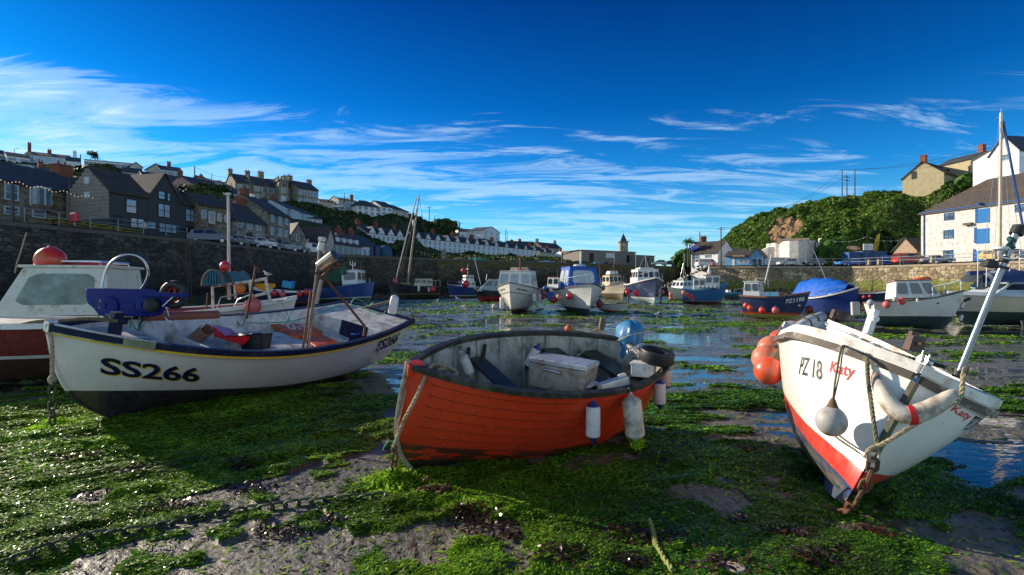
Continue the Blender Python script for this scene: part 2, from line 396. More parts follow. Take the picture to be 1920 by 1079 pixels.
def leaves(name,Pn,size,cols,parent=None,seed=3,norm=None,aspect=1.0,rough=.5,tl=.25,flat=0.,dirv=None,shade=None):
    """one mesh of many small bent leaf faces at points Pn (n,3)"""
    r=np.random.default_rng(seed);n=len(Pn)
    a=r.normal(size=(n,3));
    if norm is not None:a=a*(1-flat)+norm*flat*2.2
    a/=np.linalg.norm(a,axis=1)[:,None];b=r.normal(size=(n,3))*(1 if dirv is None else .45)+(0 if dirv is None else dirv);b-=a*(a*b).sum(1)[:,None];b/=np.linalg.norm(b,axis=1)[:,None];c=np.cross(a,b)
    sz=(size*(.6+.8*r.random(n)))[:,None] if np.ndim(size) else size*(.6+.8*r.random(n))[:,None]
    b=b*sz*aspect;c=c*sz
    V=np.stack([Pn-b-c*.6,Pn-b*.2+c*.0-c+a*sz*.3,Pn+b-c*.5,Pn+b*.9+c*.7,Pn+b*.1+c+a*sz*.25,Pn-b*.9+c*.5],1)
    V=V.reshape(-1,3)
    k=np.arange(n)[:,None]*6;Fc=np.concatenate([k+np.array([[0,1,4,5]]),k+np.array([[1,2,3,4]])],1).reshape(-1,4)
    me=bpy.data.meshes.new(name);me.vertices.add(len(V));me.vertices.foreach_set('co',V.ravel())
    me.loops.add(len(Fc)*4);me.loops.foreach_set('vertex_index',Fc.ravel())
    me.polygons.add(len(Fc));me.polygons.foreach_set('loop_start',np.arange(len(Fc))*4);me.polygons.foreach_set('loop_total',np.full(len(Fc),4))
    ci=np.repeat(r.integers(0,len(cols),n),2)
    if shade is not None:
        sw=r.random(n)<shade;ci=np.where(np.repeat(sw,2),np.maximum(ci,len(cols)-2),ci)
    for i,cn in enumerate(cols):
        me.materials.append(cn)
    me.polygons.foreach_set('material_index',ci.astype(np.int32));me.update(calc_edges=True);me.validate()
    o=bpy.data.objects.new(name,me);C.objects.link(o)
    if parent is not None:o.parent=parent
    return o
def leafmat(name,col,rough=.45,tl=.3,spec=.5):
    if name in _m:return _m[name]
    m=bpy.data.materials.new(name);_m[name]=m;m.use_nodes=True;nt=m.node_tree;b=nt.nodes['Principled BSDF']
    tc=N(nt,'ShaderNodeTexCoord');no=N(nt,'ShaderNodeTexNoise');no.inputs['Scale'].default_value=1.1;no.inputs['Detail'].default_value=3;nt.links.new(tc.outputs['Object'],no.inputs['Vector'])
    c=ramp(nt,no.outputs[0],[(.32,tuple(x*.45 for x in col)),(.68,tuple(x*1.4 for x in col))])
    nt.links.new(c,b.inputs['Base Color']);b.inputs['Roughness'].default_value=rough;b.inputs['Specular IOR Level'].default_value=spec
    t=N(nt,'ShaderNodeBsdfTranslucent');nt.links.new(c,t.inputs[0]);mx=N(nt,'ShaderNodeMixShader');mx.inputs[0].default_value=tl
    nt.links.new(b.outputs[0],mx.inputs[1]);nt.links.new(t.outputs[0],mx.inputs[2]);nt.links.new(mx.outputs[0],nt.nodes['Material Output'].inputs[0])
    return m
# ---------------- ground ----------------
def inpoly(px,py,poly):
    r=np.zeros(px.shape,bool);n=len(poly)
    for i in range(n):
        x1,y1=poly[i];x2,y2=poly[(i+1)%n]
        c=((y1>py)!=(y2>py))&(px<(x2-x1)*(py-y1)/((y2-y1)+1e-9)+x1);r^=c
    return r
BARE=[(735,838),(594,858),(515,890),(435,921),(356,957),(277,1000),(198,1024),(119,1048),(-60,1075),(-60,1200),(660,1200),(665,1040),(650,1000),(600,962),(640,915),(735,905),(760,880)]
_dr=np.random.default_rng(77);DENTS=[((_dr.random()*2-1)*y_*1.0,y_,.06+.07*_dr.random(),.012+.016*_dr.random()) for y_ in 2.8+5.5*_dr.random(46)]
def masks(X,Y):
    """algae amount (0..1) and wetness level for ground points"""
    ys=np.maximum(Y,.8);px=960+F*X/ys;py=YH+F*CH/ys
    wx=(vnoise(X*1.6,Y*1.6,5)-.5)*70;wy=(vnoise(X*1.6,Y*1.6,6)-.5)*40
    bare=inpoly(px+wx,py+wy,BARE).astype(float)
    n1=fbm(X*1.1,Y*1.1,4,11);n2=fbm(X*3.3,Y*3.3,3,12)
    near=1-smooth(6.3,7.9,Y+(n1-.5)*2.2-1.3*(1-smooth(-2,1,X))+1.7*smooth(1.2,3.6,X))
    # far field: streaky bands lying across the view
    st=fbm(X*.20,Y*.62,5,21);st2=fbm(X*.5+3,Y*1.5,4,23)
    st3=fbm(X*1.3+8,Y*3.2,4,25);band=smooth(.588,.628,st*.45+st2*.35+st3*.30-.02)
    alg_n=smooth(.36,.50,n1*.6+n2*.4+.12*(1-smooth(-3.2,-1.2,X)))
    patch=smooth(.55,.60,n1*.45+n2*.6)
    a=near*(alg_n*(1-bare)+patch*bare*.85)+(1-near)*band
    return np.clip(a,0,1),near,bare,st,n1
def height(X,Y):
    a,near,bare,st,n1=masks(X,Y)
    fine=fbm(X*6,Y*6,3,31)-.5;mid=fbm(X*1.3,Y*1.3,3,32)-.5
    hb=near*.035+(1-near)*(-.009+.015*smooth(50,90,Y))
    h=hb+mid*.05*(.5+.5*near)+fine*.014
    rip=np.sin((Y*1.0+.35*X+2.2*(vnoise(X*.4,Y*.4,8)))*9)*.006*(1-near*.6)
    h=h+rip+((st-.5)*.05+(fbm(X*.7,Y*2.4,4,27)-.5)*.06+(fbm(X*1.7,Y*5.5,3,28)-.5)*.05)*(1-near)+a*.016+a*.022*(1-near)
    lump=fbm((X*.8+Y*.6)*1.6,(Y*.8-X*.6)*4.2,3,35)-.5;h=h+near*lump*.11*a
    # runnel at the lower right that keeps its water
    d=np.abs((Y-5.2)-(X-5.0)*.55);h=h-.07*np.exp(-(d/.32)**2)*smooth(3.9,4.6,X)*(1-smooth(7.5,9,X))
    for fx,fy,fr,fd in DENTS: h=h-fd*np.exp(-(((X-fx)**2+((Y-fy)*1.3)**2)/fr**2))+fd*.35*np.exp(-((np.sqrt((X-fx)**2+((Y-fy)*1.3)**2)-fr*1.6)/(fr*.5))**2)
    h=h+near*(fbm(X*16,Y*16,3,37)-.5)*.007
    return h+gz(Y),a
def groundgrid():
    rows=[-14.,-8,-4,-2,-.6,0.2,.8,1.3]
    y=1.6
    while y<175: rows.append(y);y+=.011+.0105*y
    Yr=np.array(rows);u=np.linspace(-1,1,620);u=np.sign(u)*np.abs(u)**1.0
    X=u[None,:]*(np.abs(Yr)[:,None]*1.35+2.2+6*(Yr[:,None]<0));Y=np.repeat(Yr[:,None],len(u),1)
    return X,Y
X,Y=groundgrid();H,A_=height(X,Y)
mb=MB();mb.grid(np.stack([X,Y,H],-1))
def N_y(nt,tc):
    s=N(nt,'ShaderNodeSeparateXYZ');nt.links.new(tc.outputs['Object'],s.inputs[0]);return s.outputs[1]
def groundmat():
    m=bpy.data.materials.new('wet_mud');m.use_nodes=True;nt=m.node_tree;b=nt.nodes['Principled BSDF'];b.inputs['Specular IOR Level'].default_value=.5
    at=N(nt,'ShaderNodeAttribute',attribute_name='weed');tc=N(nt,'ShaderNodeTexCoord')
    a=N(nt,'ShaderNodeTexNoise');a.inputs['Scale'].default_value=9;a.inputs['Detail'].default_value=8;a.inputs['Roughness'].default_value=.7;nt.links.new(tc.outputs['Object'],a.inputs['Vector'])
    l=N(nt,'ShaderNodeTexNoise');l.inputs['Scale'].default_value=.9;l.inputs['Detail'].default_value=5;nt.links.new(tc.outputs['Object'],l.inputs['Vector'])
    mud=ramp(nt,l.outputs[0],[(.3,(.105,.098,.072)),(.7,(.20,.188,.145))])
    mud=mixc(nt,ramp(nt,a.outputs[0],[(.3,.0),(.75,.55)]),mud,(.05,.042,.035))
    g=ramp(nt,a.outputs[0],[(.3,(.015,.045,.006)),(.5,(.05,.13,.012)),(.72,(.13,.27,.025))])
    f=mathn(nt,'ADD',at.outputs['Fac'],mathn(nt,'MULTIPLY',mathn(nt,'SUBTRACT',a.outputs[0],.5),1.3));f=ramp(nt,f,[(.46,0),(.56,1)])
    nt.links.new(mixc(nt,f,mud,g),b.inputs['Base Color'])
    nt.links.new(mathn(nt,'ADD',mathn(nt,'SUBTRACT',ramp(nt,l.outputs[0],[(.35,.38),(.65,.58)]),mathn(nt,'MULTIPLY',ramp(nt,mathn(nt,'DIVIDE',N_y(nt,tc),20.),[(.33,0),(.46,1)]),.30)),mathn(nt,'MULTIPLY',f,.15)),b.inputs['Roughness'])
    bp=N(nt,'ShaderNodeBump');bp.inputs['Strength'].default_value=.8;bp.inputs['Distance'].default_value=.035
    a2=N(nt,'ShaderNodeTexNoise');a2.inputs['Scale'].default_value=16;a2.inputs['Detail'].default_value=6;nt.links.new(tc.outputs['Object'],a2.inputs['Vector'])
    nt.links.new(mathn(nt,'ADD',a2.outputs[0],mathn(nt,'MULTIPLY',a.outputs[0],.7)),bp.inputs['Height']);nt.links.new(bp.outputs[0],b.inputs['Normal'])
    return m
go=mb.build('ground',groundmat());tag(go,'wet grey mud floor of the drained harbour',kind='structure')
at=go.data.attributes.new('weed','FLOAT','POINT');at.data.foreach_set('value',A_.ravel().astype(np.float32))
for p_ in go.data.polygons: p_.use_smooth=True
# shallow water lying between the mud ridges
wm=bpy.data.materials.new('shallow_water');wm.use_nodes=True;nt=wm.node_tree;b=nt.nodes['Principled BSDF']
b.inputs['Base Color'].default_value=(.022,.026,.024,1);b.inputs['Roughness'].default_value=.035;b.inputs['IOR'].default_value=1.33;b.inputs['Specular IOR Level'].default_value=.9
tc=N(nt,'ShaderNodeTexCoord');mp=N(nt,'ShaderNodeMapping');mp.inputs['Scale'].default_value=(1,2.2,1);nt.links.new(tc.outputs['Object'],mp.inputs[0])
no=N(nt,'ShaderNodeTexNoise');no.inputs['Scale'].default_value=3.5;no.inputs['Detail'].default_value=3;nt.links.new(mp.outputs[0],no.inputs['Vector'])
bp=N(nt,'ShaderNodeBump');bp.inputs['Strength'].default_value=.12;bp.inputs['Distance'].default_value=.03;nt.links.new(no.outputs[0],bp.inputs['Height']);nt.links.new(bp.outputs[0],b.inputs['Normal'])
mb=MB();yr=[2.,10,20,30,45,60,75,90,105,175];Gd=np.array([[[x,y,float(gz(y))-.012+.006*(y>60)] for x in (-1.35*y-2,1.35*y+2)] for y in yr]);mb.grid(Gd)
tag(mb.build('water',wm),'shallow sky-reflecting pools between the mud ridges',kind='structure')
# sea-level plane far outside so the ground reaches the horizon
mb=MB();mb.add([(-6000,176,-2.),(6000,176,-2.),(6000,6000,-2.),(-6000,6000,-2.)],[(0,1,2,3)])
tag(mb.build('sea',mat('sea_water',(.02,.05,.08),rough=.12,scale=.05)),'open sea beyond the quay',kind='structure')
# ---------------- seaweed (leaf-sized faces) ----------------
def weedpoints(n,y0,y1,seed,thr=.5,xr=1.15):
    r=np.random.default_rng(seed)
    Yp=y0*np.exp(r.random(n)*math.log(y1/y0));Xp=(r.random(n)*2-1)*(Yp*xr+.5)
    a,near,bare,st,n1=masks(Xp,Yp)
    cl=fbm(Xp*9,Yp*9,2,41)*.7+fbm(Xp*2.6,Yp*2.6,2,43)*.5
    k=(a*1.25*cl*1.5>r.random(n)*.85+.12)
    Xp,Yp=Xp[k],Yp[k];h,_=height(Xp,Yp);cl=cl[k]
    return np.stack([Xp,Yp,h+.003+.035*np.clip(cl-.42,0,1)*r.random(len(Xp))],1)
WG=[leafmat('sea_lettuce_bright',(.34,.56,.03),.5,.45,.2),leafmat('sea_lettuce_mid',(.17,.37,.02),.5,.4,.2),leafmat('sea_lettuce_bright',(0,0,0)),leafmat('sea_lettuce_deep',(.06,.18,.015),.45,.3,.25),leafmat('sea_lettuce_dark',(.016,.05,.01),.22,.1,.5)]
up=lambda p:np.tile([0,0,1.],(len(p),1))
p_=weedpoints(1000000,2.6,9.5,51)
sz=.0026+.0009*p_[:,1]
def dirf(p):
    a=.45+1.6*(fbm(p[:,0]*.5,p[:,1]*.5,2,91)-.5);return np.stack([np.cos(a),np.sin(a),a*0],1)*.9
tag(leaves('seaweed',p_,sz,WG,norm=up(p_),flat=.62,aspect=2.6,seed=4,dirv=dirf(p_),shade=.75*smooth(-.6,1.6,p_[:,0])),'bright green sea lettuce carpet in the foreground',kind='stuff')  # shade over the weed right of centre painted in with darker leaf colours
p_=weedpoints(300000,2.6,9.0,57)
tag(leaves('filament_weed',p_,.0016+.0006*p_[:,1],WG,norm=up(p_),flat=.7,aspect=8.,seed=8,dirv=dirf(p_)*1.6,shade=.7*smooth(-.6,1.6,p_[:,0])),'long wet strands of green weed combed over the carpet',kind='stuff')  # strands also take darker colours to the right, standing in for shade
p_=weedpoints(260000,9.5,60,53)
tag(leaves('seaweed',p_,.008+.0012*p_[:,1],WG,norm=up(p_),flat=.7,aspect=2.2,seed=5),'streaks of green weed across the far mud',kind='stuff')
BR=[leafmat('bladder_wrack',(.06,.025,.012),.3,.1,.5),leafmat('bladder_wrack_dark',(.03,.015,.01),.3,.1,.5)]
pp=[]
for px,py,rr in ((140,865,.45),(250,892,.28),(480,928,.35),(180,935,.12),(890,975,.3),(905,1000,.32),(960,1022,.16),(520,1010,.3),(1160,1000,.28),(1215,1015,.4),(1380,985,.14),(1520,1065,.3),(1360,1075,.3),(1060,1065,.35),(1480,1020,.2),(455,880,.25),(330,960,.25),(1400,850,.2),(870,980,.2),(1640,1010,.2),(1180,1070,.2),(620,990,.15)):
    d=F*CH/(py-YH);n=int(420*rr);a=rng.normal(size=(n,2))*rr*.4*np.array([1,.55]);x=(px-960)/F*d+a[:,0];y=d+a[:,1];h,_=height(x,y);pp.append(np.stack([x,y,h+.012+.02*rng.random(n)],1))
r9=np.random.default_rng(99);y9=2.7*np.exp(r9.random(12000)*1.35);x9=(r9.random(12000)*2-1)*y9*1.1;h9,_=height(x9,y9);q9=np.stack([x9,y9,h9+.004],1)
tag(leaves('weed_scraps',q9,.002+.0012*y9,[WG[0],WG[3],BR[0],mat('straw_scrap',(.18,.14,.08),rough=.8)],aspect=4.,norm=up(q9),flat=.8,seed=9),'loose scraps and strands of weed strewn on the mud',kind='stuff')
tag(leaves('brown_seaweed',np.concatenate(pp),.009,BR,aspect=2.2,norm=up(np.concatenate(pp)),flat=.55),'scattered clumps of brown red seaweed on the green',kind='stuff')
# small stones and worm casts over the near bare mud
mb=MB();r_=np.random.default_rng(8)
for i in range(1100):
    y=2.8+5*r_.random();x=(r_.random()*2-1)*y*1.02;a,_,ba,_,_=masks(np.array([x]),np.array([y]))
    if a[0]>.4: continue
    h,_=height(np.array([x]),np.array([y]));s=.004+.012*r_.random()**2
    mb.sphere((x,y,float(h[0])),(s*1.5,s,s*.6),6)
tag(mb.build('pebbles',mat('wet_pebble',(.05,.042,.036),rough=.7),smooth=True),'tiny wet stones and casts on bare mud',kind='stuff')
# ---------------- quay walls ----------------
def stonemat(name,base,dark,light,sc=(1.6,3.4),band=None,bump=.6):
    m=bpy.data.materials.new(name);m.use_nodes=True;nt=m.node_tree;b=nt.nodes['Principled BSDF']
    uv=N(nt,'ShaderNodeUVMap');mp=N(nt,'ShaderNodeMapping');mp.inputs['Scale'].default_value=(sc[0],sc[1],1);nt.links.new(uv.outputs[0],mp.inputs[0])
    dn=N(nt,'ShaderNodeTexNoise');dn.inputs['Scale'].default_value=.9;dn.inputs['Detail'].default_value=3;nt.links.new(uv.outputs[0],dn.inputs['Vector'])
    ad=N(nt,'ShaderNodeVectorMath',operation='ADD');nt.links.new(mp.outputs[0],ad.inputs[0]);nt.links.new(dn.outputs['Color'],ad.inputs[1])
    vo=N(nt,'ShaderNodeTexVoronoi');vo.inputs['Scale'].default_value=1;vo.inputs['Randomness'].default_value=.75;nt.links.new(ad.outputs[0],vo.inputs['Vector'])
    ve=N(nt,'ShaderNodeTexVoronoi',feature='DISTANCE_TO_EDGE');ve.inputs['Scale'].default_value=1;ve.inputs['Randomness'].default_value=.75;nt.links.new(ad.outputs[0],ve.inputs['Vector'])
    sp=N(nt,'ShaderNodeSeparateColor');nt.links.new(vo.outputs['Color'],sp.inputs[0])
    c=ramp(nt,sp.outputs[0],[(0,dark),(.5,base),(1,light)])
    n2=N(nt,'ShaderNodeTexNoise');n2.inputs['Scale'].default_value=.45;n2.inputs['Detail'].default_value=7;nt.links.new(uv.outputs[0],n2.inputs['Vector'])
    c=mixc(nt,ramp(nt,n2.outputs[0],[(.42,0),(.62,.75)]),c,tuple(x*.45 for x in base))
    mort=ramp(nt,ve.outputs[0],[(.02,1),(.09,0)])
    c=mixc(nt,mathn(nt,'MULTIPLY',mort,.8),c,tuple(x*.4 for x in dark))
    if band:
        su=N(nt,'ShaderNodeSeparateXYZ');nt.links.new(uv.outputs[0],su.inputs[0])
        nb=N(nt,'ShaderNodeTexNoise');nb.inputs['Scale'].default_value=1.3;nb.inputs['Detail'].default_value=6;nt.links.new(uv.outputs[0],nb.inputs['Vector'])
        z=mathn(nt,'ADD',su.outputs[1],mathn(nt,'MULTIPLY',mathn(nt,'SUBTRACT',nb.outputs[0],.5),2.2))
        for z0,z1,col,am in band:
            f=mathn(nt,'MULTIPLY',ramp(nt,mathn(nt,'DIVIDE',z,10.),[(max(0,z0/10-.03),0),(z0/10,1),(z1/10,1),(z1/10+.05,0)]),am)
            n3=N(nt,'ShaderNodeTexNoise');n3.inputs['Scale'].default_value=3.;n3.inputs['Detail'].default_value=6;nt.links.new(uv.outputs[0],n3.inputs['Vector'])
            f=mathn(nt,'MULTIPLY',f,ramp(nt,n3.outputs[0],[(.35,.35),(.5,1)]))
            c=mixc(nt,f,c,col)
    nt.links.new(c,b.inputs['Base Color']);b.inputs['Roughness'].default_value=.85;b.inputs['Specular IOR Level'].default_value=.25
    bp=N(nt,'ShaderNodeBump');bp.inputs['Strength'].default_value=bump;bp.inputs['Distance'].default_value=.12
    nt.links.new(mathn(nt,'ADD',ramp(nt,ve.outputs[0],[(0,0),(.2,1)]),mathn(nt,'MULTIPLY',n2.outputs[0],.6)),bp.inputs['Height']);nt.links.new(bp.outputs[0],b.inputs['Normal'])
    return m
def wall(name,pts,mats,label,cat='sea wall',cap=.35,thick=1.2,capmat=None,batter=.35,zb=None):
    """pts: (x,y,ztop). Battered stone face + coping stones"""
    r=empty(name,(pts[0][0],pts[0][1],float(gz(pts[0][1]))),label,cat)
    V=[];Fc=[];UV=[];L=0;q=[]
    for i,(x,y,z) in enumerate(pts):
        if i:L+=math.hypot(x-pts[i-1][0],y-pts[i-1][1])
        q.append((x,y,z,L))
    # outward normal per vertex (facing the basin: to the viewer's side)
    nv=[]
    for i in range(len(q)):
        a=q[max(i-1,0)];b=q[min(i+1,len(q)-1)];d=Vector((b[0]-a[0],b[1]-a[1],0)).normalized();nn=Vector((d.y,-d.x,0));nv.append(nn)
    sub=[]
    for i in range(len(q)-1):
        k=max(1,int((q[i+1][3]-q[i][3])/1.5))
        for j in range(k): sub.append((i,j/k))
    sub.append((len(q)-2,1.))
    nz=9
    for i,f in sub:
        a=q[i];b=q[i+1];x,y,z,l=[a[k]*(1-f)+b[k]*f for k in range(4)];nn=nv[i].lerp(nv[i+1],f)
        z0=float(gz(y))-.3
        for k in range(nz):
            h=k/(nz-1);zz=z0+(z-z0)*h;o=batter*(1-h)+.05*(random.random()-.5)*(0<k<nz-1)
            V.append((x+nn.x*o,y+nn.y*o,zz));UV.append((l,zz))
    n=len(sub)
    for i in range(n-1):
        for k in range(nz-1): Fc.append((i*nz+k,(i+1)*nz+k,(i+1)*nz+k+1,i*nz+k+1))
    mb=MB();mb.add(V,Fc);o=mb.build('wall_face',mats,r,world=True)
    ul=o.data.uv_layers.new(name='UVMap');idx=np.zeros(len(o.data.loops),np.int32);o.data.loops.foreach_get('vertex_index',idx)
    ul.data.foreach_set('uv',np.array(UV)[idx].ravel())
    for p in o.data.polygons:p.use_smooth=True
    mb=MB()
    for i in range(len(q)-1):
        a=Vector(q[i][:3]);b=Vector(q[i+1][:3]);d=(b-a);L_=d.length;k=max(1,int(L_/1.4));ang=math.atan2(d.y,d.x)
        nn=Vector((d.y,-d.x,0)).normalized()
        for j in range(k):
            c=a+d*((j+.5)/k)-nn*(thick/2-.09-random.random()*.03)
            mb.box((c.x,c.y,c.z+cap/2-.05+random.random()*.02),(L_/k-.025,thick,cap),rz=ang)
    mb.build('coping',capmat or mats,r,world=True)
    return r
LQ=[(-52,16,6.6),(-43,28,6.6),(-38.5,38.0,6.6),(-34.2,55.5,6.6),(-31.8,80.5,6.6),(-14.3,96,6.6)]
LQ=[(a,b,c) for a,b,c in LQ]
wl=stonemat('quay_granite_dark',(.10,.088,.07),(.055,.05,.042),(.17,.15,.12),band=[(0,1.5,(.012,.012,.010),.95),(1.5,3.2,(.035,.034,.028),.7)])
capd=mat('coping_granite',(.12,.105,.085),rough=.85,scale=2,bump=.3)
lower=lambda L:[(a,b,c-.28) for a,b,c in L]
wall('quay_wall',lower(LQ),wl,'dark granite harbour wall on the left under the pub and parked cars',capmat=capd)
wf=stonemat('quay_granite_far',(.13,.11,.075),(.06,.055,.045),(.22,.185,.12),band=[(0,2.2,(.012,.013,.010),.95),(5.2,6.7,(.16,.14,.03),.45),(2.2,3.6,(.03,.035,.018),.6)])
wall('quay_wall',lower([(-14.2,96.2,6.6),(20,118,6.45),(52,139,6.3)]),wf,'long dark granite wall across the far side of the harbour',capmat=capd)
RQ=[(40,104,5.3),(47,99,5.25),(61,92,4.95),(65.5,82,4.95),(67.5,74.4,4.95),(70,66,5.0),(74,50,5.0),(82,30,5.)]
wr=stonemat('quay_rubble_warm',(.36,.29,.18),(.17,.14,.09),(.52,.43,.29),sc=(1.3,1.6),band=[(.0,.9,(.03,.032,.015),.9),(.9,2.2,(.12,.15,.02),.9)])
wall('quay_wall',lower(RQ),wr,'sunlit rubble harbour wall on the right with a green weed band',capmat=mat('coping_warm',(.33,.28,.2),rough=.85,scale=2,bump=.3))
# return wall with the stair between far and right quays
rt=wall('quay_return_wall',[(52.2,138.8,6.3),(46,120,5.6),(39.8,104.2,5.3)],wf,'dark return wall with a flight of stone steps beside the right quay','sea wall',capmat=capd)
mb=MB()
for i in range(14):
    f=i/13;mb.box((42.4-7*(1-f)*.5,105-.2*i,5.0-.36*(13-i)/1-.0),(1.5,.8,.3),rz=R(20))
mb=MB()
for i in range(16): mb.box((39.2-.62*i,103.6+.15*i,5.1-.30*i),(.66,1.6,.32),rz=R(-12))
mb.build('stone_step',mat('step_stone',(.3,.24,.16),rough=.8),rt,world=True)
# quay pavements
def sheet(name,pts,m,label,kind='structure'):
    mb=MB();mb.add(pts,[tuple(range(len(pts)))]);return tag(mb.build(name,m),label,kind=kind)
asp=mat('quay_asphalt',(.06,.06,.062),rough=.85,scale=.6)
mb=MB();bk=[(-110,16,6.58),(-95,28,6.58),(-80,38,6.58),(-75,58,6.58),(-68,92,6.58),(-40,150,6.58)]
mb.grid(np.array([LQ,bk]).astype(float)+np.array([0,0,.08]),flip=True)
tag(mb.build('quay_pavement',asp),'asphalt quayside road along the left harbour wall',kind='structure')
mb=MB();mb.grid(np.array([[(-14.2,96.2,6.56),(20,118,6.42),(52,139,6.27)],[(-40,150,6.56),(10,175,6.4),(80,190,6.2)]],float),flip=True)
tag(mb.build('quay_pavement',asp),'flat quay top behind the far wall',kind='structure')
mb=MB();b2=[(60,190,5.28),(75,175,5.2),(120,150,4.93),(125,130,4.93),(128,110,4.93),(130,100,4.98),(130,60,4.98),(130,20,4.98)]
mb.grid(np.array([[(a,b,c+.2) for a,b,c in RQ],[(a,b,c+.2) for a,b,c in b2]],float),flip=True)
tag(mb.build('quay_pavement',asp),'quayside road along the right harbour wall',kind='structure')
# ---------------- foreground boat A (white, navy and yellow) ----------------
PA={'L': 6.198,'bm': 1.2267,'tm': .4619,'bt': .9764,'pb': 2.6002,'hs': 1.4274,'hm': 1.1094,'hb': 1.3928,'ks': .2,'em': .4,'eb': .9,'r1': .3477,'r2': .5601,'rs': .2,'X': -4.6319,'Y': 9.1319,'Z': -.0281,'yaw': -1.9991,'heel': -.2003,'pit': -.0241}
PB={'L': 3.0322,'bm': .8102,'tm': .386,'bt': .4245,'pb': 2.5893,'hs': 1.1204,'hm': 1.1185,'hb': 1.1942,'ks': .1,'em': .38,'eb': .7,'r1': -.1316,'r2': .3293,'rs': .1,'X': .1545,'Y': 5.8762,'Z': -.0095,'yaw': 3.6827,'heel': -.2852,'pit': -.0026,'clink':10}
PC={'L': 3.3208,'bm': .7832,'tm': .8467,'bt': .2743,'pb': 1.2232,'hs': 1.6432,'hm': 1.2465,'hb': 1.1279,'ks': .2312,'em': .4168,'eb': .689,'r1': -.0955,'r2': .029,'rs': 0.,'X': 3.3066,'Y': 5.4491,'Z': -.0521,'yaw': -2.0258,'heel': -.4608,'pit': -.164,'tw': .4745}
for q in (PA,PB,PC): q['M']=posemat(q)
white_in=mat('boat_white_inside',(.62,.63,.62),rough=.5,dirt=((.25,.2,.14),.5,5),bump=.1)
white_p=mat('boat_white_paint',(.75,.75,.73),rough=.4,dirt=((.4,.3,.2),.3,4))
navy=mat('navy_paint',(.006,.012,.045),rough=.45,dirt=((.05,.05,.06),.25,8),spec=.25)
yellow=mat('yellow_paint',(.75,.5,.02),rough=.45)
black_r=mat('black_rubber',(.013,.013,.014),rough=.6,dirt=((.04,.045,.035),.3,9))
steel=mat('galvanised_steel',(.45,.46,.48),rough=.35,metal=.8,dirt=((.25,.12,.05),.4,12))
stain=mat('stainless_steel',(.5,.5,.52),rough=.3,metal=1)
ropeb=mat('cream_rope',(.42,.33,.2),rough=.85,dirt=((.15,.14,.07),.4,15))
ropeg=mat('weedy_rope',(.16,.15,.09),rough=.85,dirt=((.06,.09,.03),.5,15))
greenr=mat('green_twine',(.02,.28,.17),rough=.7)
rust=mat('rusty_iron',(.16,.065,.03),rough=.75,dirt=((.05,.03,.02),.6,20),bump=.4,bscale=60)
wood=mat('weathered_wood',(.16,.11,.07),rough=.75,scale=7,dirt=((.05,.06,.03),.4,6))
wet_w=mat('dark_wet_wood',(.028,.032,.024),rough=.35,scale=6,dirt=((.05,.08,.02),.35,5))
A0=empty('open_boat',M=PA['M'],label='white open fishing boat SS266 with navy gunwale and yellow stripe',cat='boat')
hA=hullmat('hull_white_navy',[(0,(.010,.014,.03)),(.335,(.78,.76,.77))],slope=-.058,rough=.3,dirt=(.45,.3,.22),dirtamt=.22,wob=.004,coat=.3)
hull_shell(PA).build('hull',hA,A0,smooth=True)
inner(PA,s0=.42,ribs=0,inset=.045).build('inner_hull',white_in,A0,smooth=True)
rim(PA,.085,.05,.045,dz=-.075,stern=True).build('gunwale',navy,A0,bevel=.012)
rim(PA,.03,.0,.022,dz=-.112).build('stripe',yellow,A0)
mb=MB();q=hull(PA,np.full(14,1.),np.linspace(0,1,14),1);q[:,1]=0;mb.tube((q+np.array([.012,0,0])).tolist(),.022,6);mb.build('stem',hA,A0,smooth=True)
# grey alloy breasthook plates round the stem head
mb=MB()
for sd in (1,-1):
    t=np.linspace(.86,.995,12);c=hull(PA,t,t*0+1,sd);G=np.stack([c+np.array([0,sd*.055,-.09]),c+np.array([0,sd*.055,.025]),c+np.array([0,-sd*.02,.025])],1);mb.grid(G,flip=sd>0)
mb.box((3.06,0,1.36),(.1,.12,.13));mb.build('stem_plate',steel,A0,bevel=.008)
fd=deck(PA,.80,.985,s=.93,inset=.05,camber=.02);fd.build('foredeck',white_in,A0,smooth=True)
# aft deck / engine casing, thwart lockers
mb=MB()
G=[]
for t in np.linspace(.0,.17,6):
    q=hull(PA,t,.97,1,.05);G.append([[q[0],q[1]*k,q[2]-.02] for k in np.linspace(-1,1,7)])
mb.grid(np.array(G),flip=True)
q=hull(PA,.17,.97,1,.05);mb.add([(q[0],q[1],q[2]-.02),(q[0],-q[1],q[2]-.02),(q[0]-.02,-q[1]*.9,.55),(q[0]-.02,q[1]*.9,.55)],[(0,1,2,3)])
mb.build('aft_deck',white_in,A0)
mb=MB();mb.box((q[0]+.02,.28,.96),(.03,.72,.52));mb.build('locker_door',navy,A0,bevel=.05)
mb=MB();mb.box((-.35,-.1,.68),(1.15,1.0,.42));mb.box((.55,.0,.60),(.45,1.1,.2));mb.build('locker',white_in,A0,bevel=.01)
mb=MB();mb.box((1.25,0,.86),(.05,1.3,.34));mb.build('bulkhead',white_in,A0,bevel=.01)

def serif_text(pd,side,s,cor,parent,mcol,mshadow,du,dv,bold=.035):
    text_hull(pd,side,s,[tuple(c) for c in cor],off=.006,du=du,dv=dv).build('number_shadow',mshadow,parent)
    text_hull(pd,side,s,[tuple(c) for c in cor],off=.010).build('number',mcol,parent)
serif_text(PA,1,'SS266',[(.935,.57),(.752,.500),(.764,.723),(.934,.766)],A0,navy,yellow,.012,-.07)
text_hull(PA,1,'SS266',[(.160,.575),(.030,.56),(.055,.84),(.190,.838)],off=.008).build('number',navy,A0)
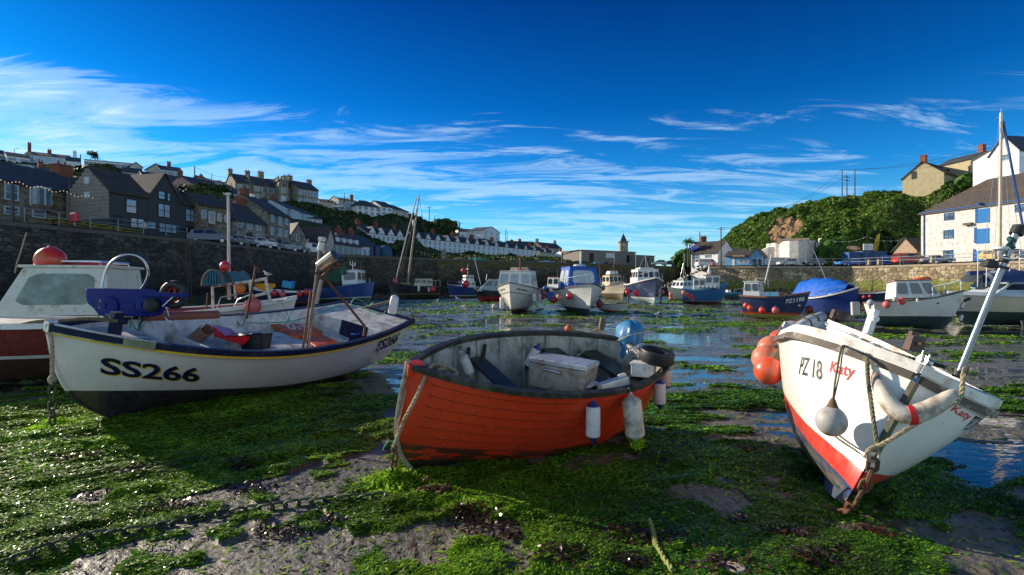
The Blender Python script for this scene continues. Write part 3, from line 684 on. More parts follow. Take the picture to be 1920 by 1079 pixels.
# slab serifs on the big bow number
def bar_hull(pd,side,t0,t1,s0,s1,off=.0105):
    t,s=np.meshgrid(np.linspace(t0,t1,4),np.linspace(s0,s1,3));return MB().grid(hull(pd,t,s,side)+np.array([0,off*side,0]),flip=side>0)
# mast, gallows, steering gear on boat A
def onb(pd,x,y,z): return pd['M']@Vector((x,y,z))
mb=MB();mb.tube([(-.75,.62,.75),(-.95,.50,1.5),(-1.22,.36,2.28)],.035,10);mb.tube([(-.6,.82,.72),(-.8,.72,1.75)],.022,8)
ms=empty('gallows_mast',M=PA['M'],label='rusty steel mast standing amidships in the white boat SS266',cat='mast') if False else A0
mb=MB()
MP=lambda px,py,d:PA['M'].inverted()@P(px,py,d)
b0=MP(577,652,9.35);b1=MP(602,455,9.25);b2=MP(580,600,9.3)
mb.tube([b0,MP(590,550,9.3),b1],.032,10);mb.build('mast',mat('weathered_mast',(.24,.19,.16),rough=.45,metal=.4,dirt=((.12,.05,.03),.5,10)),A0,smooth=True)
mb=MB();mb.tube([MP(568,655,9.2),MP(583,545,9.25)],.02,8);mb.tube([MP(604,515,9.3),MP(684,612,9.9),MP(682,630,9.9)],.024,8);mb.build('stay_bar',rust,A0,smooth=True)
mb=MB();mb.tube([MP(600,470,9.25),MP(604,455,9.25)],.06,8);mb.box(MP(604,449,9.25),(.1,.1,.08));mb.build('mast_lamp',mat('lamp_glass',(.6,.6,.5),rough=.2),A0,bevel=.01)
mb=MB();a=MP(600,500,9.2);b=MP(628,478,9.1);d=(b-a).normalized();mb.tube([a-d*.03,a,a,b,b,b+d*.02],[.05,.095,.1,.1,.09,.04],16)
mb.build('winch_drum',mat('bronze_steel',(.4,.32,.24),rough=.22,metal=.9),A0,smooth=True)
mb=MB();mb.tube([MP(592,512,9.2),MP(604,520,9.2),MP(620,500,9.15)],.03,8);mb.tube([MP(618,505,9.2),MP(640,500,9.1),MP(632,494,9.1)],.022,8);mb.tube([MP(585,492,9.2),MP(600,495,9.2)],.03,6);mb.build('winch_bracket',rust,A0,smooth=True)
mb=MB();mb.tube([MP(603,525,9.22),MP(593,570,9.22)],.035,10);mb.build('rope_tube',mat('clear_plastic',(.55,.45,.4),rough=.15,trans=.5),A0,smooth=True)
mb=MB();mb.tube([MP(462,598,9.9),MP(480,500,9.6)],.022,8);mb.tube([MP(480,500,9.6),MP(486,503,9.6),MP(484,512,9.6)],.012,6);mb.build('pole',rust,A0,smooth=True)
# the beam across the stern and white post
mb=MB();mb.tube([MP(680,578,11.4),MP(731,566,11.3)],.03,6);mb.build('tiller_bar',wood,A0)
mb=MB();mb.lathe([(.085,0),(.095,.05),(.095,.30),(.08,.38),(.03,.41)],14,0,Matrix.Translation(MP(735,588,11.3)));mb.build('rudder_post',white_p,A0,smooth=True)
# mooring bitt and stem rope turns
mb=MB();mb.box((2.35,0,1.36),(.12,.12,.32));mb.box((2.35,0,1.42),(.08,.4,.06));mb.build('mooring_bitt',navy,A0,bevel=.01)
M0=Matrix.Identity(4)
r=ropemb([(2.35,.09,1.40),(2.42,.0,1.42),(2.35,-.09,1.42),(2.27,0,1.4),(2.35,.1,1.41),(2.7,.1,1.46),(3.02,.06,1.44)],.022,mb=None);single('mooring_rope',r,ropeg,PA['M'],'brown mooring rope turned round the bow bitt of boat SS266','rope',world=False,smooth=True)
# bow warp and weedy chain down to the mud
a=PA['M']@Vector((3.1,.03,1.30));hb,_=height(np.array([a.x+.08]),np.array([a.y-.02]))
e1=P(98,712,a.y);e2=P(98,760,a.y);e3=P(98,796,a.y*.985)
single('bow_rope',ropemb([a,P(97,640,a.y),e1],.024,n=6),ropeb,a,'cream rope hanging from the stem of boat SS266','rope',smooth=True)
single('mooring_chain',chainmb([e1+Vector((0,0,.02)),e2,e3],.11,.014),mat('weedy_chain',(.05,.07,.02),rough=.5,dirt=((.08,.05,.02),.5,20)),e1,'short weedy chain below the rope at the bow of boat SS266','chain',smooth=True)
bs=e1;single('rope_knot',MB().sphere(e1,(.045,.045,.06),10),ropeb,e1,'frayed knot where bow rope meets weedy chain','knot',smooth=True)
def tuft(px,py,n,rad,h,label,size=.02):
    d=F*CH/(py-YH);x0=(px-960)/F*d;r=np.random.default_rng(int(px));a=r.normal(size=(n,2))*rad*.45;rr=np.hypot(a[:,0],a[:,1])/rad
    z,_=height(x0+a[:,0],d+a[:,1]);pp=np.stack([x0+a[:,0],d+a[:,1],z+h*np.clip(1-rr,0,1)*r.random(n)],1)
    o=leaves('weed_tuft',pp-np.array([x0,d,0]),size,WG[:3],aspect=.5,seed=int(px));o.location=(x0,d,0);tag(o,label,'weed')
tuft(99,806,900,.32,.14,'mound of green weed under the chain of boat SS266')
tuft(738,912,1400,.34,.12,'mound of bright weed under the chain of the orange boat')
# things lying in boat A
def onA(name,mb,m,loc,label,cat,**k):
    mb.v=[tuple(Vector(q)) for q in mb.v];o=mb.build(name,m,None,**k);o.matrix_basis=PA['M']@Matrix.Translation(loc);return tag(o,label,cat)
Ai=PA['M'].inverted()
def locA(px,py,d): return Ai@P(px,py,d)
# terracotta pipe sleeve on the far gunwale + split pipe lying inside
t=np.linspace(.50,.74,10);c=hull(PA,t,t*0+1,-1);c[:,2]+=.01
pts=[Vector(q) for q in c];mb=MB();mb.tube(pts,.085,14);single('gunwale_sleeve',mb,mat('terracotta_plastic',(.30,.10,.05),rough=.5,dirt=((.15,.1,.08),.4,5)),PA['M'],'brown plastic pipe sleeve over the far gunwale of boat SS266','pipe',world=False,smooth=True)
def halfpipe(a,b,r,th=.012,cut=.25):
    mb=MB();a,b=Vector(a),Vector(b);t=(b-a).normalized();x=Vector((0,0,1)).cross(t).normalized();y=t.cross(x);an=np.linspace(PI*(.5+cut),PI*(2.5-cut),18)
    for rr,fl in ((r,False),(r-th,True)):
        G=np.array([[list(p+(x*math.cos(q)+y*math.sin(q))*rr) for q in an] for p in (a,b)]);mb.grid(G,flip=fl)
    G=lambda p:np.array([[list(p+(x*math.cos(q)+y*math.sin(q))*rr) for q in an] for rr in (r,r-th)])
    mb.grid(G(a));mb.grid(G(b),flip=True);return mb
single('split_pipe',halfpipe(P(352,648,8.9),P(388,618,8.7),.115,cut=.1),mat('pale_brown_pipe',(.33,.2,.14),rough=.45,dirt=((.15,.1,.08),.4,8)),P(370,635,8.8),'short brown split pipe leaning inside boat SS266','pipe',smooth=True)
# red tray
rt_=mat('red_plastic',(.62,.015,.02),rough=.3,coat=.3)
mb=MB();T=Matrix.Translation(P(438,641,8.75))@Matrix.Rotation(R(-10),4,'Z')@Matrix.Rotation(R(-14),4,'X')@Matrix.Rotation(R(13),4,'Y')
mb.add([(-.28,-.16,0),(.28,-.16,0),(.28,.16,0),(-.28,.16,0),(-.34,-.2,.17),(.36,-.22,.15),(.36,.2,.17),(-.34,.2,.19),(0,-.2,.06),(0,.2,.08)],[(0,1,2,3),(0,8,1),(0,4,8),(1,8,5),(2,9,3),(3,9,7),(2,6,9),(0,3,7,4),(1,5,6,2)],0,T)
mb.add([(-.36,-.22,.175),(-.36,.22,.195),(-.02,.22,.09),(-.02,-.22,.07),(.38,.22,.175),(.38,-.24,.155)],[(0,3,2,1),(3,5,4,2)],0,T)
single('red_tray',mb,rt_,P(438,641,8.75),'bright red plastic tray tipped beside the black tub','tray',bevel=.006)
mb=MB();T=Matrix.Translation(P(480,657,8.85));mb.lathe([(.22,0),(.255,.24),(.265,.25),(.27,.28),(.25,.30),(.10,.285),(.08,.30),(.02,.30)],28,0,T)
single('black_tub',mb,mat('black_plastic',(.008,.012,.018),rough=.4,spec=.3),P(480,657,8.85),'round black tub with lid in boat SS266','tub',smooth=True,angle=30)
# orange lids
ol=mat('orange_lid',(.78,.12,.02),rough=.5,dirt=((.2,.06,.03),.5,5))
def lidbox(name,corn,th,m,label,cat,**k):
    mb=MB();c=[Vector(q) for q in corn];n=(c[1]-c[0]).cross(c[3]-c[0]).normalized()
    if n.z<0:n=-n
    lo=[q-n*th for q in c];vs=c+lo;mb.add(vs,[(0,1,2,3),(7,6,5,4),(0,4,5,1),(1,5,6,2),(2,6,7,3),(3,7,4,0)])
    return single(name,mb,m,c[0],label,cat,**k)
zz=.93
def lp(px,py,dz): # point on boat-A local plane z=dz seen at pixel
    o=Ai@Vector((0,0,CH));r=(Ai.to_3x3()@Vector(((px-960)/F,1,(YH-py)/F)));k=(dz-o.z)/r.z;return PA['M']@(o+r*k)
L1=[lp(498,603,.93),lp(561,598,.93),lp(608,624,.93),lp(553,631,.93)]
lidbox('fish_box',L1,.05,ol,'large orange fish box lid painted SS 66 in boat SS266','fish box',bevel=.008)
L2=[lp(553,624,.955),lp(590,619,.955),lp(631,640,.9),lp(596,650,.9)]
lidbox('fish_box',[lp(554,625,.91),lp(588,621,.91),lp(631,639,.91),lp(592,649,.91)],.05,ol,'small orange lid beside the mast in boat SS266','fish box',bevel=.008)
mb=MB();a,b,c,d=[Vector(q) for q in L1];up_=Vector((0,0,.004))
def sub4(u0,u1,v0,v1): 
    f=lambda u,v:(a.lerp(b,u)).lerp(d.lerp(c,u),v);return f(u0,v0),f(u1,v0),f(u1,v1),f(u0,v1)
q=sub4(.22,.55,.22,.68);text_quad(mb,'SS',q[2],q[1],q[0],q[3],off=.006,upz=1)
q=sub4(.58,.88,.18,.62);text_quad(mb,'66',q[2],q[1],q[0],q[3],off=.006,upz=1)
o=mb.build('painted_number',white_p);lid=[x for x in bpy.data.objects if x.name=='fish_box'][0];o.parent=lid;o.matrix_parent_inverse=lid.matrix_basis.inverted()
if (b-a).cross(d-a).z<0:
    pass
# pale box with navy rim, blue glove
B1=[lp(640,602,1.02),lp(667,612,1.02),lp(664,628,.95),lp(617,622,.95)]
lidbox('pale_box',[lp(616,600,1.0),lp(667,611,1.0),lp(652,640,.86),lp(598,628,.9)],.2,mat('grey_white_box',(.5,.52,.53),rough=.4,dirt=((.25,.25,.22),.4,6)),'pale grey engine box with navy back edge in boat SS266','box',bevel=.01)
mb=MB();mb.tube([lp(616,598,1.03),lp(668,609,1.03)],.03,6);single('box_edging',mb,navy,lp(616,598,1.03),'navy edging strip along the pale engine box','strip')
mb=MB();T=Matrix.Translation(lp(664,629,1.0))@Matrix.Rotation(.3,4,'Z')
mb.sphere((0,0,.02),(.06,.045,.025),10,0,T)
for k in range(4): mb.tube([(.04,-.03+.02*k,.02),(.09,-.035+.024*k,.028),(.125,-.04+.027*k,.012)],[.012,.011,.008],6,0,T)
mb.tube([(-.0,.04,.02),(.04,.075,.02)],.011,6,0,T)
single('work_glove',mb,mat('blue_glove',(.01,.06,.5),rough=.5),lp(664,629,1.0),'blue work glove on the near side deck of boat SS266','glove',smooth=True)
# green twines
mb=MB()
for pts in ([(460,588,9.5),(458,604,9.5),(452,612,9.5),(446,604,9.4)],[(466,606,9.4),(500,606,9.6),(560,600,10),(640,572,11)],[(537,584,10.4),(542,600,10.3),(536,604,10.3),(544,590,10.3)],[(655,575,11.5),(665,560,11.5),(680,566,11.4),(690,574,11.3),(700,568,11.2)],[(650,572,11.6),(672,574,11.4),(712,590,11.),(724,583,11)]):
    mb.tube(curvepts([P(*q) for q in pts],5),.011,5)
single('green_twine',mb,greenr,P(466,606,9.4),'loops of green twine tied along the rails of boat SS266','twine',smooth=True)
# wheelbarrow-shaped hauler on the bow
WB=empty('wheelbarrow',loc=P(250,585,7.75),label='dark blue plastic wheelbarrow with looped handle tied on the bow of boat SS266',cat='wheelbarrow')
blue_d=mat('blue_plastic_dark',(.001,.010,.15),rough=.5,spec=.2,dirt=((.01,.02,.07),.3,5))
d0=7.75;wp=lambda px,py,dd=0:P(px,py,d0+dd)
# tray: side profile polygon lofted in depth
prof=[(162,540),(160,548),(161,560),(165,570),(176,579),(184,590),(196,594),(290,594),(303,590),(310,578),(320,562),(300,548),(290,543)]
mb=MB();n=len(prof);vs=[];lay=[(0,1,0),(.05,1.0,0),(.42,1.0,0),(.47,.97,0)]
cx_,cy_=240,560
for dd,sc_,_ in [(-.02,.96,0),(.0,1.,0),(.40,1.,0),(.42,.96,0)]:
    for (x,y) in prof: vs.append(wp(cx_+(x-cx_)*sc_,cy_+(y-cy_)*sc_,dd))
fs=[tuple(range(n))[::-1],tuple(range(3*n,4*n))]
for k in range(3):
    for i in range(n): fs.append((k*n+i,k*n+(i+1)%n,(k+1)*n+(i+1)%n,(k+1)*n+i))
mb.add(vs,fs);mb.build('tray',blue_d,WB,world=True,bevel=.006,smooth=True)
mb=MB()
for x,y,rr,hh in ((205,574,.145,.03),(272,572,.13,.035)):
    T=Matrix.Translation(wp(x,y,-.02))@Matrix.Rotation(R(90),4,'X');mb.lathe([(rr,0),(rr,hh*.7),(rr*.85,hh),(rr*.3,hh),(rr*.26,hh*.6),(.01,hh*.6)],26,0,T)
mb.box(wp(240,574,-.03),(.22,.03,.07));mb.box(wp(318,553,-.06),(.55,.05,.06),ry=R(2));mb.build('tray_moulding',blue_d,WB,world=True,smooth=True)
mb=MB();T=Matrix.Translation(wp(286,572,-.06))@Matrix.Rotation(R(90),4,'X');mb.lathe([(.11,0),(.11,.05),(.06,.09),(.01,.09)],14,0,T);mb.build('hub_cover',black_r,WB,world=True,smooth=True)
T=Matrix.Translation(wp(327,553,.06))@Matrix.Rotation(R(90),4,'X')
wh=MB();tp=[]
for k in range(32):
    a=2*PI*k/32;tp.append((.165*math.cos(a),.165*math.sin(a),0))
wh.tube(tp,.056,12,0,T,closed=True);tyre=wh.build('wheel',black_r,WB,world=True,smooth=True)
mb=MB();mb.tube([(x*.70,y*.70,z) for x,y,z in tp],.014,8,0,T,closed=True)
for k in range(5):
    a=2*PI*k/5+.3;mb.tube([(0,0,0),(.11*math.cos(a),.11*math.sin(a),0)],.012,6,0,T)
mb.lathe([(.035,-.02),(.035,.03)],12,0,T)
o=mb.build('rim',mat('red_wheel_rim',(.45,.02,.02),rough=.4),WB,world=True,smooth=True);o.parent=tyre
mb=MB();lp_=[(188,578),(190,560),(191,542),(194,520),(204,498),(218,485),(236,478),(254,479),(268,487),(276,500),(278,515),(272,532),(265,543)]
pts=curvepts([wp(x,y,-.03+.42*i/12) for i,(x,y) in enumerate(lp_)],4);mb.tube(pts,.020,10);mb.build('handle',stain,WB,world=True,smooth=True)
mb=MB();mb.tube([wp(305,575,-.05),wp(330,552,-.03)],.012,6);mb.tube(curvepts([wp(313,580,-.03),wp(318,596,-.03),wp(326,603,-.03),wp(318,604,-.03),wp(310,596,-.03)],5),.008,5);mb.build('wire_hook',stain,WB,world=True,smooth=True)
mb=MB()
mb.tube([wp(232,606,.15),wp(230,634,.15)],.05,6);mb.tube([wp(200,592,.15),wp(202,612,.1)],.04,6)
mb.build('support_post',wood,WB,world=True)
mb=MB()
for pts in ([(184,590),(187,600),(205,606),(215,618),(225,628)],[(248,594),(245,612),(240,634)],[(262,594),(260,610),(262,622),(272,640)],[(245,600),(256,618),(268,612)]):
    mb.tube(curvepts([wp(x,y,.0) for x,y in pts],5),.010,5)
mb.tube(curvepts([wp(x,y,.02) for x,y in [(280,594),(268,600),(260,618),(257,642)]],6),.014,6,1)
single('lashing_twine',mb,[greenr,black_r],wp(245,600),'green and black lashings under the blue wheelbarrow','twine',smooth=True)
# ---------------- foreground boat B (orange clinker dinghy) ----------------
B0=empty('rowing_boat',M=PB['M'],label='orange clinker dinghy with black rubbing strake lying on the mud in the middle',cat='boat')
hB=hullmat('hull_orange',[(0,(.022,.026,.014)),(.13,(.68,.045,.012))],slope=-.02,rough=.42,dirt=(.16,.03,.01),dirtamt=.6,wob=.05,patch=((.09,.028,.014),.12,.30,1.6),coat=.15)
sr=[]
for k in range(10):
    sr+= [k/10+.0001,k/10+.05,k/10+.0995]
sr[0]=0.;sr.append(1.)
hull_shell(PB,srows=sr).build('hull',hB,B0,smooth=True,angle=18)
# dark lines of the lapped plank edges
mb=MB()
for k in range(3,10):
    for sd in (1,-1):
        t=np.linspace(.02,.94,50);q=hull(PB,t,t*0+k/10-.002,sd);q[:,1]+=.012*sd;mb.tube(q.tolist(),.0042,4)
mb.build('plank_seam',mat('dark_seam',(.10,.012,.006),rough=.7),B0)
pB={k:v for k,v in PB.items() if k!='clink'}
inB=mat('dinghy_inside',(.42,.41,.37),rough=.7,dirt=((.12,.13,.07),.55,5),bump=.2)
inner(dict(PB),s0=.28,inset=.03,ribs=8).build('inner_hull',inB,B0,smooth=True,angle=25)
rim(pB,.05,.035,.035,dz=-.035,stern=True).build('gunwale',mat('black_strake',(.022,.024,.02),rough=.5,dirt=((.08,.09,.06),.5,9)),B0,bevel=.008)
mb=MB();s=np.linspace(0,1.03,16);q=hull(pB,s*0+1.,s,1);q[:,1]=0;mb.tube((q+np.array([.014,0,0])).tolist(),.024,8);mb.build('stem_band',mat('grey_stem',(.35,.33,.28),rough=.5,dirt=((.1,.08,.05),.5,9)),B0,smooth=True)
mb=MB();mb.box((1.46,0,1.15),(.16,.12,.12));mb.build('stem_head',hB,B0,bevel=.01)
def plank(t,w_,z,pd=pB,th=.035,inset=.02):
    q=hull(pd,t,.75,1,inset);mb=MB();mb.box((q[0],0,z),(w_,abs(q[1])*2-.06,th));return mb
plank(.66,.20,.93).build('thwart',wet_w,B0,bevel=.008)
plank(.30,.26,.93).build('thwart',wet_w,B0,bevel=.008)
plank(.13,.30,.92).build('stern_sheet',wet_w,B0,bevel=.008)
mb=MB();
for t in (.62,.70):
    for sd in (-1,):
        q=hull(pB,t,.9,sd,.06);mb.box((q[0],q[1]*.97,q[2]-.10),(.035,.03,.3))
mb.build('thwart_knee',wet_w,B0)
mb=MB();mb.box((-.62,.0,.72),(.04,.8,.28));mb.build('locker_front',wet_w,B0,bevel=.006)
mb=MB()
for k in range(-2,3): mb.box((.1,k*.11,.42),(1.3,.07,.02))
mb.build('bottom_boards',wood,B0)
BL=lambda px,py,d:PB['M'].inverted()@P(px,py,d)
# toolbox
def sixbox(name,c,d,yaw,m,label,cat,M=None,bevel=.008,extra=None):
    T=Matrix.Translation(c)@Matrix.Rotation(yaw,4,'Z')
    if M is not None:T=T@M
    e=empty(name,M=T,label=label,cat=cat);return e
alum=mat('scuffed_alloy',(.42,.38,.33),rough=.5,metal=.35,dirt=((.16,.09,.05),.55,7),bump=.2)
tb=empty('tool_chest',M=Matrix.Translation(P(1056,702,5.75))@Matrix.Rotation(R(-28),4,'Z')@Matrix.Rotation(R(5),4,'Y'),label='scuffed grey metal chest on the middle thwart of the orange dinghy',cat='chest')
mb=MB();mb.box((0,0,-.02),(.66,.42,.26));mb.build('chest_body',alum,tb,bevel=.01)
mb=MB();mb.box((0,0,.145),(.68,.44,.06));mb.build('chest_lid',mat('pale_alloy_top',(.5,.52,.55),rough=.35,metal=.5,dirt=((.14,.07,.04),.35,9)),tb,bevel=.012)
mb=MB();mb.tube([(-.12,-.21,.07),(-.12,-.25,.07),(.06,-.25,.06),(.06,-.21,.06)],.014,8);mb.build('handle',stain,tb,smooth=True)
for y in (-.12,.1): MB().box((.335,y,.11),(.012,.07,.03)).build('latch',steel,tb)
def fender(name,top,L_,r,m_body,m_end,label,tilt=(0,0),blue=True,parent_line=None,stripe=False):
    """cylindrical fender hung by a lanyard"""
    T=Matrix.Translation(top)@Matrix.Rotation(tilt[0],4,'X')@Matrix.Rotation(tilt[1],4,'Y')
    e=empty(name,M=T,label=label,cat='fender')
    h=L_;b=.14*L_ if blue else .1*L_
    mb=MB();mb.lathe([(r*.8,-h+b*.9),(r*.97,-h+b*1.1),(r,-h+b*1.5),(r,-b*1.4),(r*.93,-b*1.1),(r*.8,-b)],20);mb.build('body',m_body,e,smooth=True)
    mb=MB();mb.lathe([(.012,.03),(.02,.0),(r*.45,-b*.4),(r*.8,-b*.9),(r*.84,-b*1.02)][::-1],18);mb.build('end_cap',m_end,e,smooth=True);mb=MB();mb.lathe([(.012,-h-.02),(.02,-h),(r*.5,-h+b*.4),(r*.8,-h+b*.85),(r*.84,-h+b)],18);mb.build('end_cap',m_end,e,smooth=True)
    return e
fw=mat('fender_white',(.68,.68,.66),rough=.45,dirt=((.3,.28,.2),.4,7));fb=mat('fender_blue',(.012,.03,.16),rough=.4);fo=mat('fender_soiled',(.62,.58,.5),rough=.55,dirt=((.18,.12,.07),.55,6))
f=fender('fender',P(1112,751,5.05),.41,.071,fw,fb,'white fender with navy ends on the near side of the orange dinghy')
def lash(pts,r=.008,m=None,label='',name='lanyard',cat='cord'):
    pts=[P(*q) for q in pts];mb=MB();mb.tube(curvepts(pts,5),r,6);return single(name,mb,m or ropeg,pts[0],label,cat,smooth=True)
lash([(1100,736,5.15),(1110,735,5.02),(1112,750,5.04)],label='lanyard over the gunwale holding the navy ended fender')
f=fender('fender',P(1183,741,5.2),.46,.098,fo,fo,'fat soiled white fender dripping weed beside the navy ended one',tilt=(0,R(-6)),blue=False)
lash([(1168,728,5.45),(1178,727,5.2),(1181,738,5.2)],label='lanyard holding the fat soiled fender')
mb=MB()
lv=leaves('weed_beard',np.stack([.03*rng.normal(size=700),.02*rng.normal(size=700),-.18*rng.random(700)**1.2],1),.012,WG[:3],aspect=.5);lv.location=P(1196,808,5.2);tag(lv,'green weed hanging from the foot of the fat soiled fender','weed')
f=fender('fender',P(1237,711,5.75),.32,.066,mat('fender_pinkish',(.6,.52,.5),rough=.5,dirt=((.3,.25,.2),.4,6)),fb,'pale fender with navy cap at the stern quarter below the tyre',tilt=(0,0))
lash([(1243,684,5.9),(1240,698,5.76),(1237,710,5.75)],label='lanyard of the stern quarter fender')
f=fender('fender',P(1247,688,6.05),.26,.066,mat('fender_rose',(.5,.36,.32),rough=.5),black_r,'pinkish fender hanging behind the tyre at the dinghy stern')
f=fender('fender',P(866,663,5.6),.27,.058,fo,fo,'white streaked fender leaning inside the orange dinghy near its bow',tilt=(R(-10),R(-22)),blue=False)
lash([(850,656,5.8),(858,645,5.85),(862,640,5.95),(864,652,5.7),(865,662,5.6)],label='cord looped from the gunwale to the inner bow fender')
f=fender('fender',P(1010,648,6.35),.34,.062,fw,fb,'white and navy fender inside the dinghy behind the metal chest',tilt=(R(10),R(28)))
# bow rope
a=P(823,688,5.35)
q=[P(850,700,5.5),P(835,688,5.4),P(815,684,5.1),P(806,690,4.95),P(798,705,4.78),P(780,745,4.70),P(757,790,4.72),P(744,822,4.8),P(738,838,4.87)]
single('bow_rope',ropemb(q,.019),ropeb,q[-1],'thick cream rope from the orange dinghy bow down to its chain','rope',smooth=True)
q=[P(766,700,4.86),P(758,745,4.86),P(748,790,4.87),P(741,830,4.88)]
single('thin_rope',ropemb(q,.009),mat('orange_cream_rope',(.5,.28,.17),rough=.8),q[0],'thin pinkish rope running down the stem of the orange dinghy','rope',smooth=True)
q=[P(800,690,5.0),P(815,686,5.2),P(838,688,5.35),P(858,700,5.45),P(838,706,5.3),P(820,694,5.2),P(840,692,5.4)]
single('rope_coil',ropemb(q,.018),ropeb,q[0],'slack coil of cream rope on the orange dinghy foredeck','rope',smooth=True)
single('stem_chain',chainmb([P(739,835,4.88),P(740,862,4.86),P(735,890,4.84),P(732,912,4.82)],.085,.013),rust,P(739,838,4.88),'rusty chain hanging at the bow of the orange dinghy','chain',smooth=True)
mb=MB()
for pts in ([(742,834,4.86),(730,828,4.84),(722,836,4.84),(718,845,4.84)],[(738,838,4.86),(733,845,4.84)]): mb.tube(curvepts([P(*z) for z in pts],5),.006,5)
single('frayed_end',mb,greenr,P(722,836,4.84),'frayed green cord end at the orange dinghy chain','cord')
# outboard under blue tarp
TM=Matrix.Translation(P(1180,640,6.75))
ob=empty('outboard_motor',M=TM,label='outboard motor wrapped in a bright blue tarpaulin on the orange dinghy',cat='motor')
mb=MB();n=26;G=[]
prof=[(.10,-.33),(.15,-.28),(.19,-.16),(.20,-.02),(.205,.08),(.185,.17),(.13,.235),(.06,.265),(.004,.27)]
for r_,z in prof:
    row=[]
    for j in range(n):
        an=2*PI*j/n;k=1+.10*math.sin(an*7+z*9)+.08*math.sin(an*11-z*14)+.05*math.sin(an*3+1);k*= .92 if abs(z-.02)<.05 else 1
        row.append((r_*k*math.cos(an)*.86+.10*z,r_*k*math.sin(an)*1.1,z+.012*math.sin(an*5)))
    G.append(row)
mb.grid(np.array(G),wrap=True);mb.build('tarpaulin',mat('blue_tarp',(.03,.20,.42),rough=.42,scale=9,dirt=((.05,.12,.2),.4,8),bump=.5,bscale=10),ob,smooth=True,angle=60)
mb=MB();pts=[(.215*math.cos(a_)*.86,.215*math.sin(a_)*1.1,.03+.10*math.sin(a_+2.6)) for a_ in np.linspace(0,2*PI,24)[:-1]];mb.tube(pts,.007,5,closed=True);mb.build('binding_cord',mat('cream_cord',(.55,.45,.25),rough=.8),ob)
mb=MB();mb.box((0,0,-.42),(.10,.12,.34));mb.box((.05,0,-.75),(.12,.05,.5));mb.build('motor_leg',black_r,ob,bevel=.01)
# tyre over the quarter
T=Matrix.Translation(P(1231,668,6.0))@Matrix.Rotation(R(10),4,'X')@Matrix.Rotation(R(8),4,'Y')
mb=MB();prof=[(.10,-.055),(.15,-.075),(.185,-.07),(.195,-.04),(.198,0),(.195,.04),(.185,.07),(.15,.075),(.10,.055),(.115,.0)]
G=[]
for k in range(41):
    a_=2*PI*k/40;tr=.0045*(k%2)
    G.append([((r_+(tr if r_>.18 else 0))*math.cos(a_),(r_+(tr if r_>.18 else 0))*math.sin(a_),z) for r_,z in prof])
mb.grid(np.array(G),wrap=True);
for z in (-.045,-.015,.015,.045): mb.tube([(.2*math.cos(q_),.2*math.sin(q_),z) for q_ in np.linspace(0,2*PI,40)[:-1]],.0045,4,closed=True)
o=mb.build('tyre',black_r,None,smooth=True,angle=50);o.matrix_basis=T;tag(o,'black car tyre resting on the stern quarter of the orange dinghy','tyre')
# odds and ends in the dinghy
mb=MB();mb.box((0,0,0),(.34,.12,.12));mb.box((.12,0,.07),(.1,.05,.04));o=mb.build('fuel_can',mat('white_plastic',(.6,.6,.56),rough=.35,dirt=((.3,.3,.25),.3,9)),None,bevel=.02);o.matrix_basis=Matrix.Translation(P(1150,722,5.45))@Matrix.Rotation(R(20),4,'Z')@Matrix.Rotation(R(-12),4,'Y');tag(o,'white plastic can lying by the near gunwale of the orange dinghy','can')
mb=MB();G=[]
for i in range(9):
    G.append([(.028*(i-4)+.01*random.random(),.035*(j-3)+.01*random.random(),.05*math.exp(-((i-4)**2+(j-3)**2)/7)+.035*random.random()) for j in range(7)])
mb.grid(np.array(G));o=mb.build('plastic_bag',mat('crumpled_plastic',(.5,.52,.55),rough=.15,trans=.4),None,smooth=True,angle=10);o.matrix_basis=Matrix.Translation(P(1112,726,5.5));tag(o,'crumpled clear plastic bag beside the metal chest','bag')
mb=MB();mb.box((0,0,0),(.26,.2,.14));mb.box((0,0,.08),(.28,.22,.03));o=mb.build('bait_box',fw,None,bevel=.01);o.matrix_basis=Matrix.Translation(P(1207,694,6.0))@Matrix.Rotation(R(-25),4,'Z');tag(o,'small white plastic box wedged at the dinghy stern under the tyre','box')
mb=MB();mb.tube([BL(1085,655,6.6),BL(1163,690,6.0)],.012,6)
mb=MB();mb.lathe([(.03,0),(.045,.12),(.04,.2)],8);o=mb.build('mooring_post',wood,None,smooth=True);o.matrix_basis=Matrix.Translation(P(1126,624,7.0))@Matrix.Rotation(R(10),4,'Y');tag(o,'short wooden samson post on the far gunwale of the dinghy','post')
lash([(1120,622,6.95),(1128,628,6.9),(1105,650,6.6),(1082,668,6.3)],r=.008,m=mat('pale_green_line',(.2,.35,.27),rough=.8),label='pale green line from the samson post down into the dinghy')
lash([(1112,620,6.95),(1120,618,6.95),(1130,624,6.9),(1122,630,6.9)],r=.014,m=ropeb,label='cream hitch round the samson post of the dinghy')
mb=MB();mb.tube([P(1140,708,5.6),P(1152,722,5.5)],.012,6);single('scrap_handle',mb,steel,P(1146,715,5.55),'short bent metal handle in the bottom of the dinghy','handle')
mb=MB()
for k in range(5): 
    c=P(1185+5*k,661-2*k,6.35);mb.tube([(c.x+.06*math.cos(a_),c.y+.03*math.sin(a_),c.z+.05*math.sin(a_)) for a_ in np.linspace(0,5.5,14)],.006,5)
single('control_cable',mb,steel,P(1195,657,6.35),'tangle of pale control cables beside the tarpaulined motor','cable',smooth=True)
# ---------------- foreground boat C (white Katy) ----------------
C0=empty('open_boat',M=PC['M'],label='heeled white fishing boat Katy PZ18 with red waterline on the right',cat='boat')
hC=hullmat('hull_katy',[(0,(.10,.10,.075)),(.24,(.012,.035,.12)),(.36,(.62,.022,.015)),(.52,(.83,.82,.77))],slope=.15,rough=.32,dirt=(.5,.42,.3),dirtamt=.16,wob=.015,coat=.35,patch=((.16,.14,.10),.0,.29,2.5))
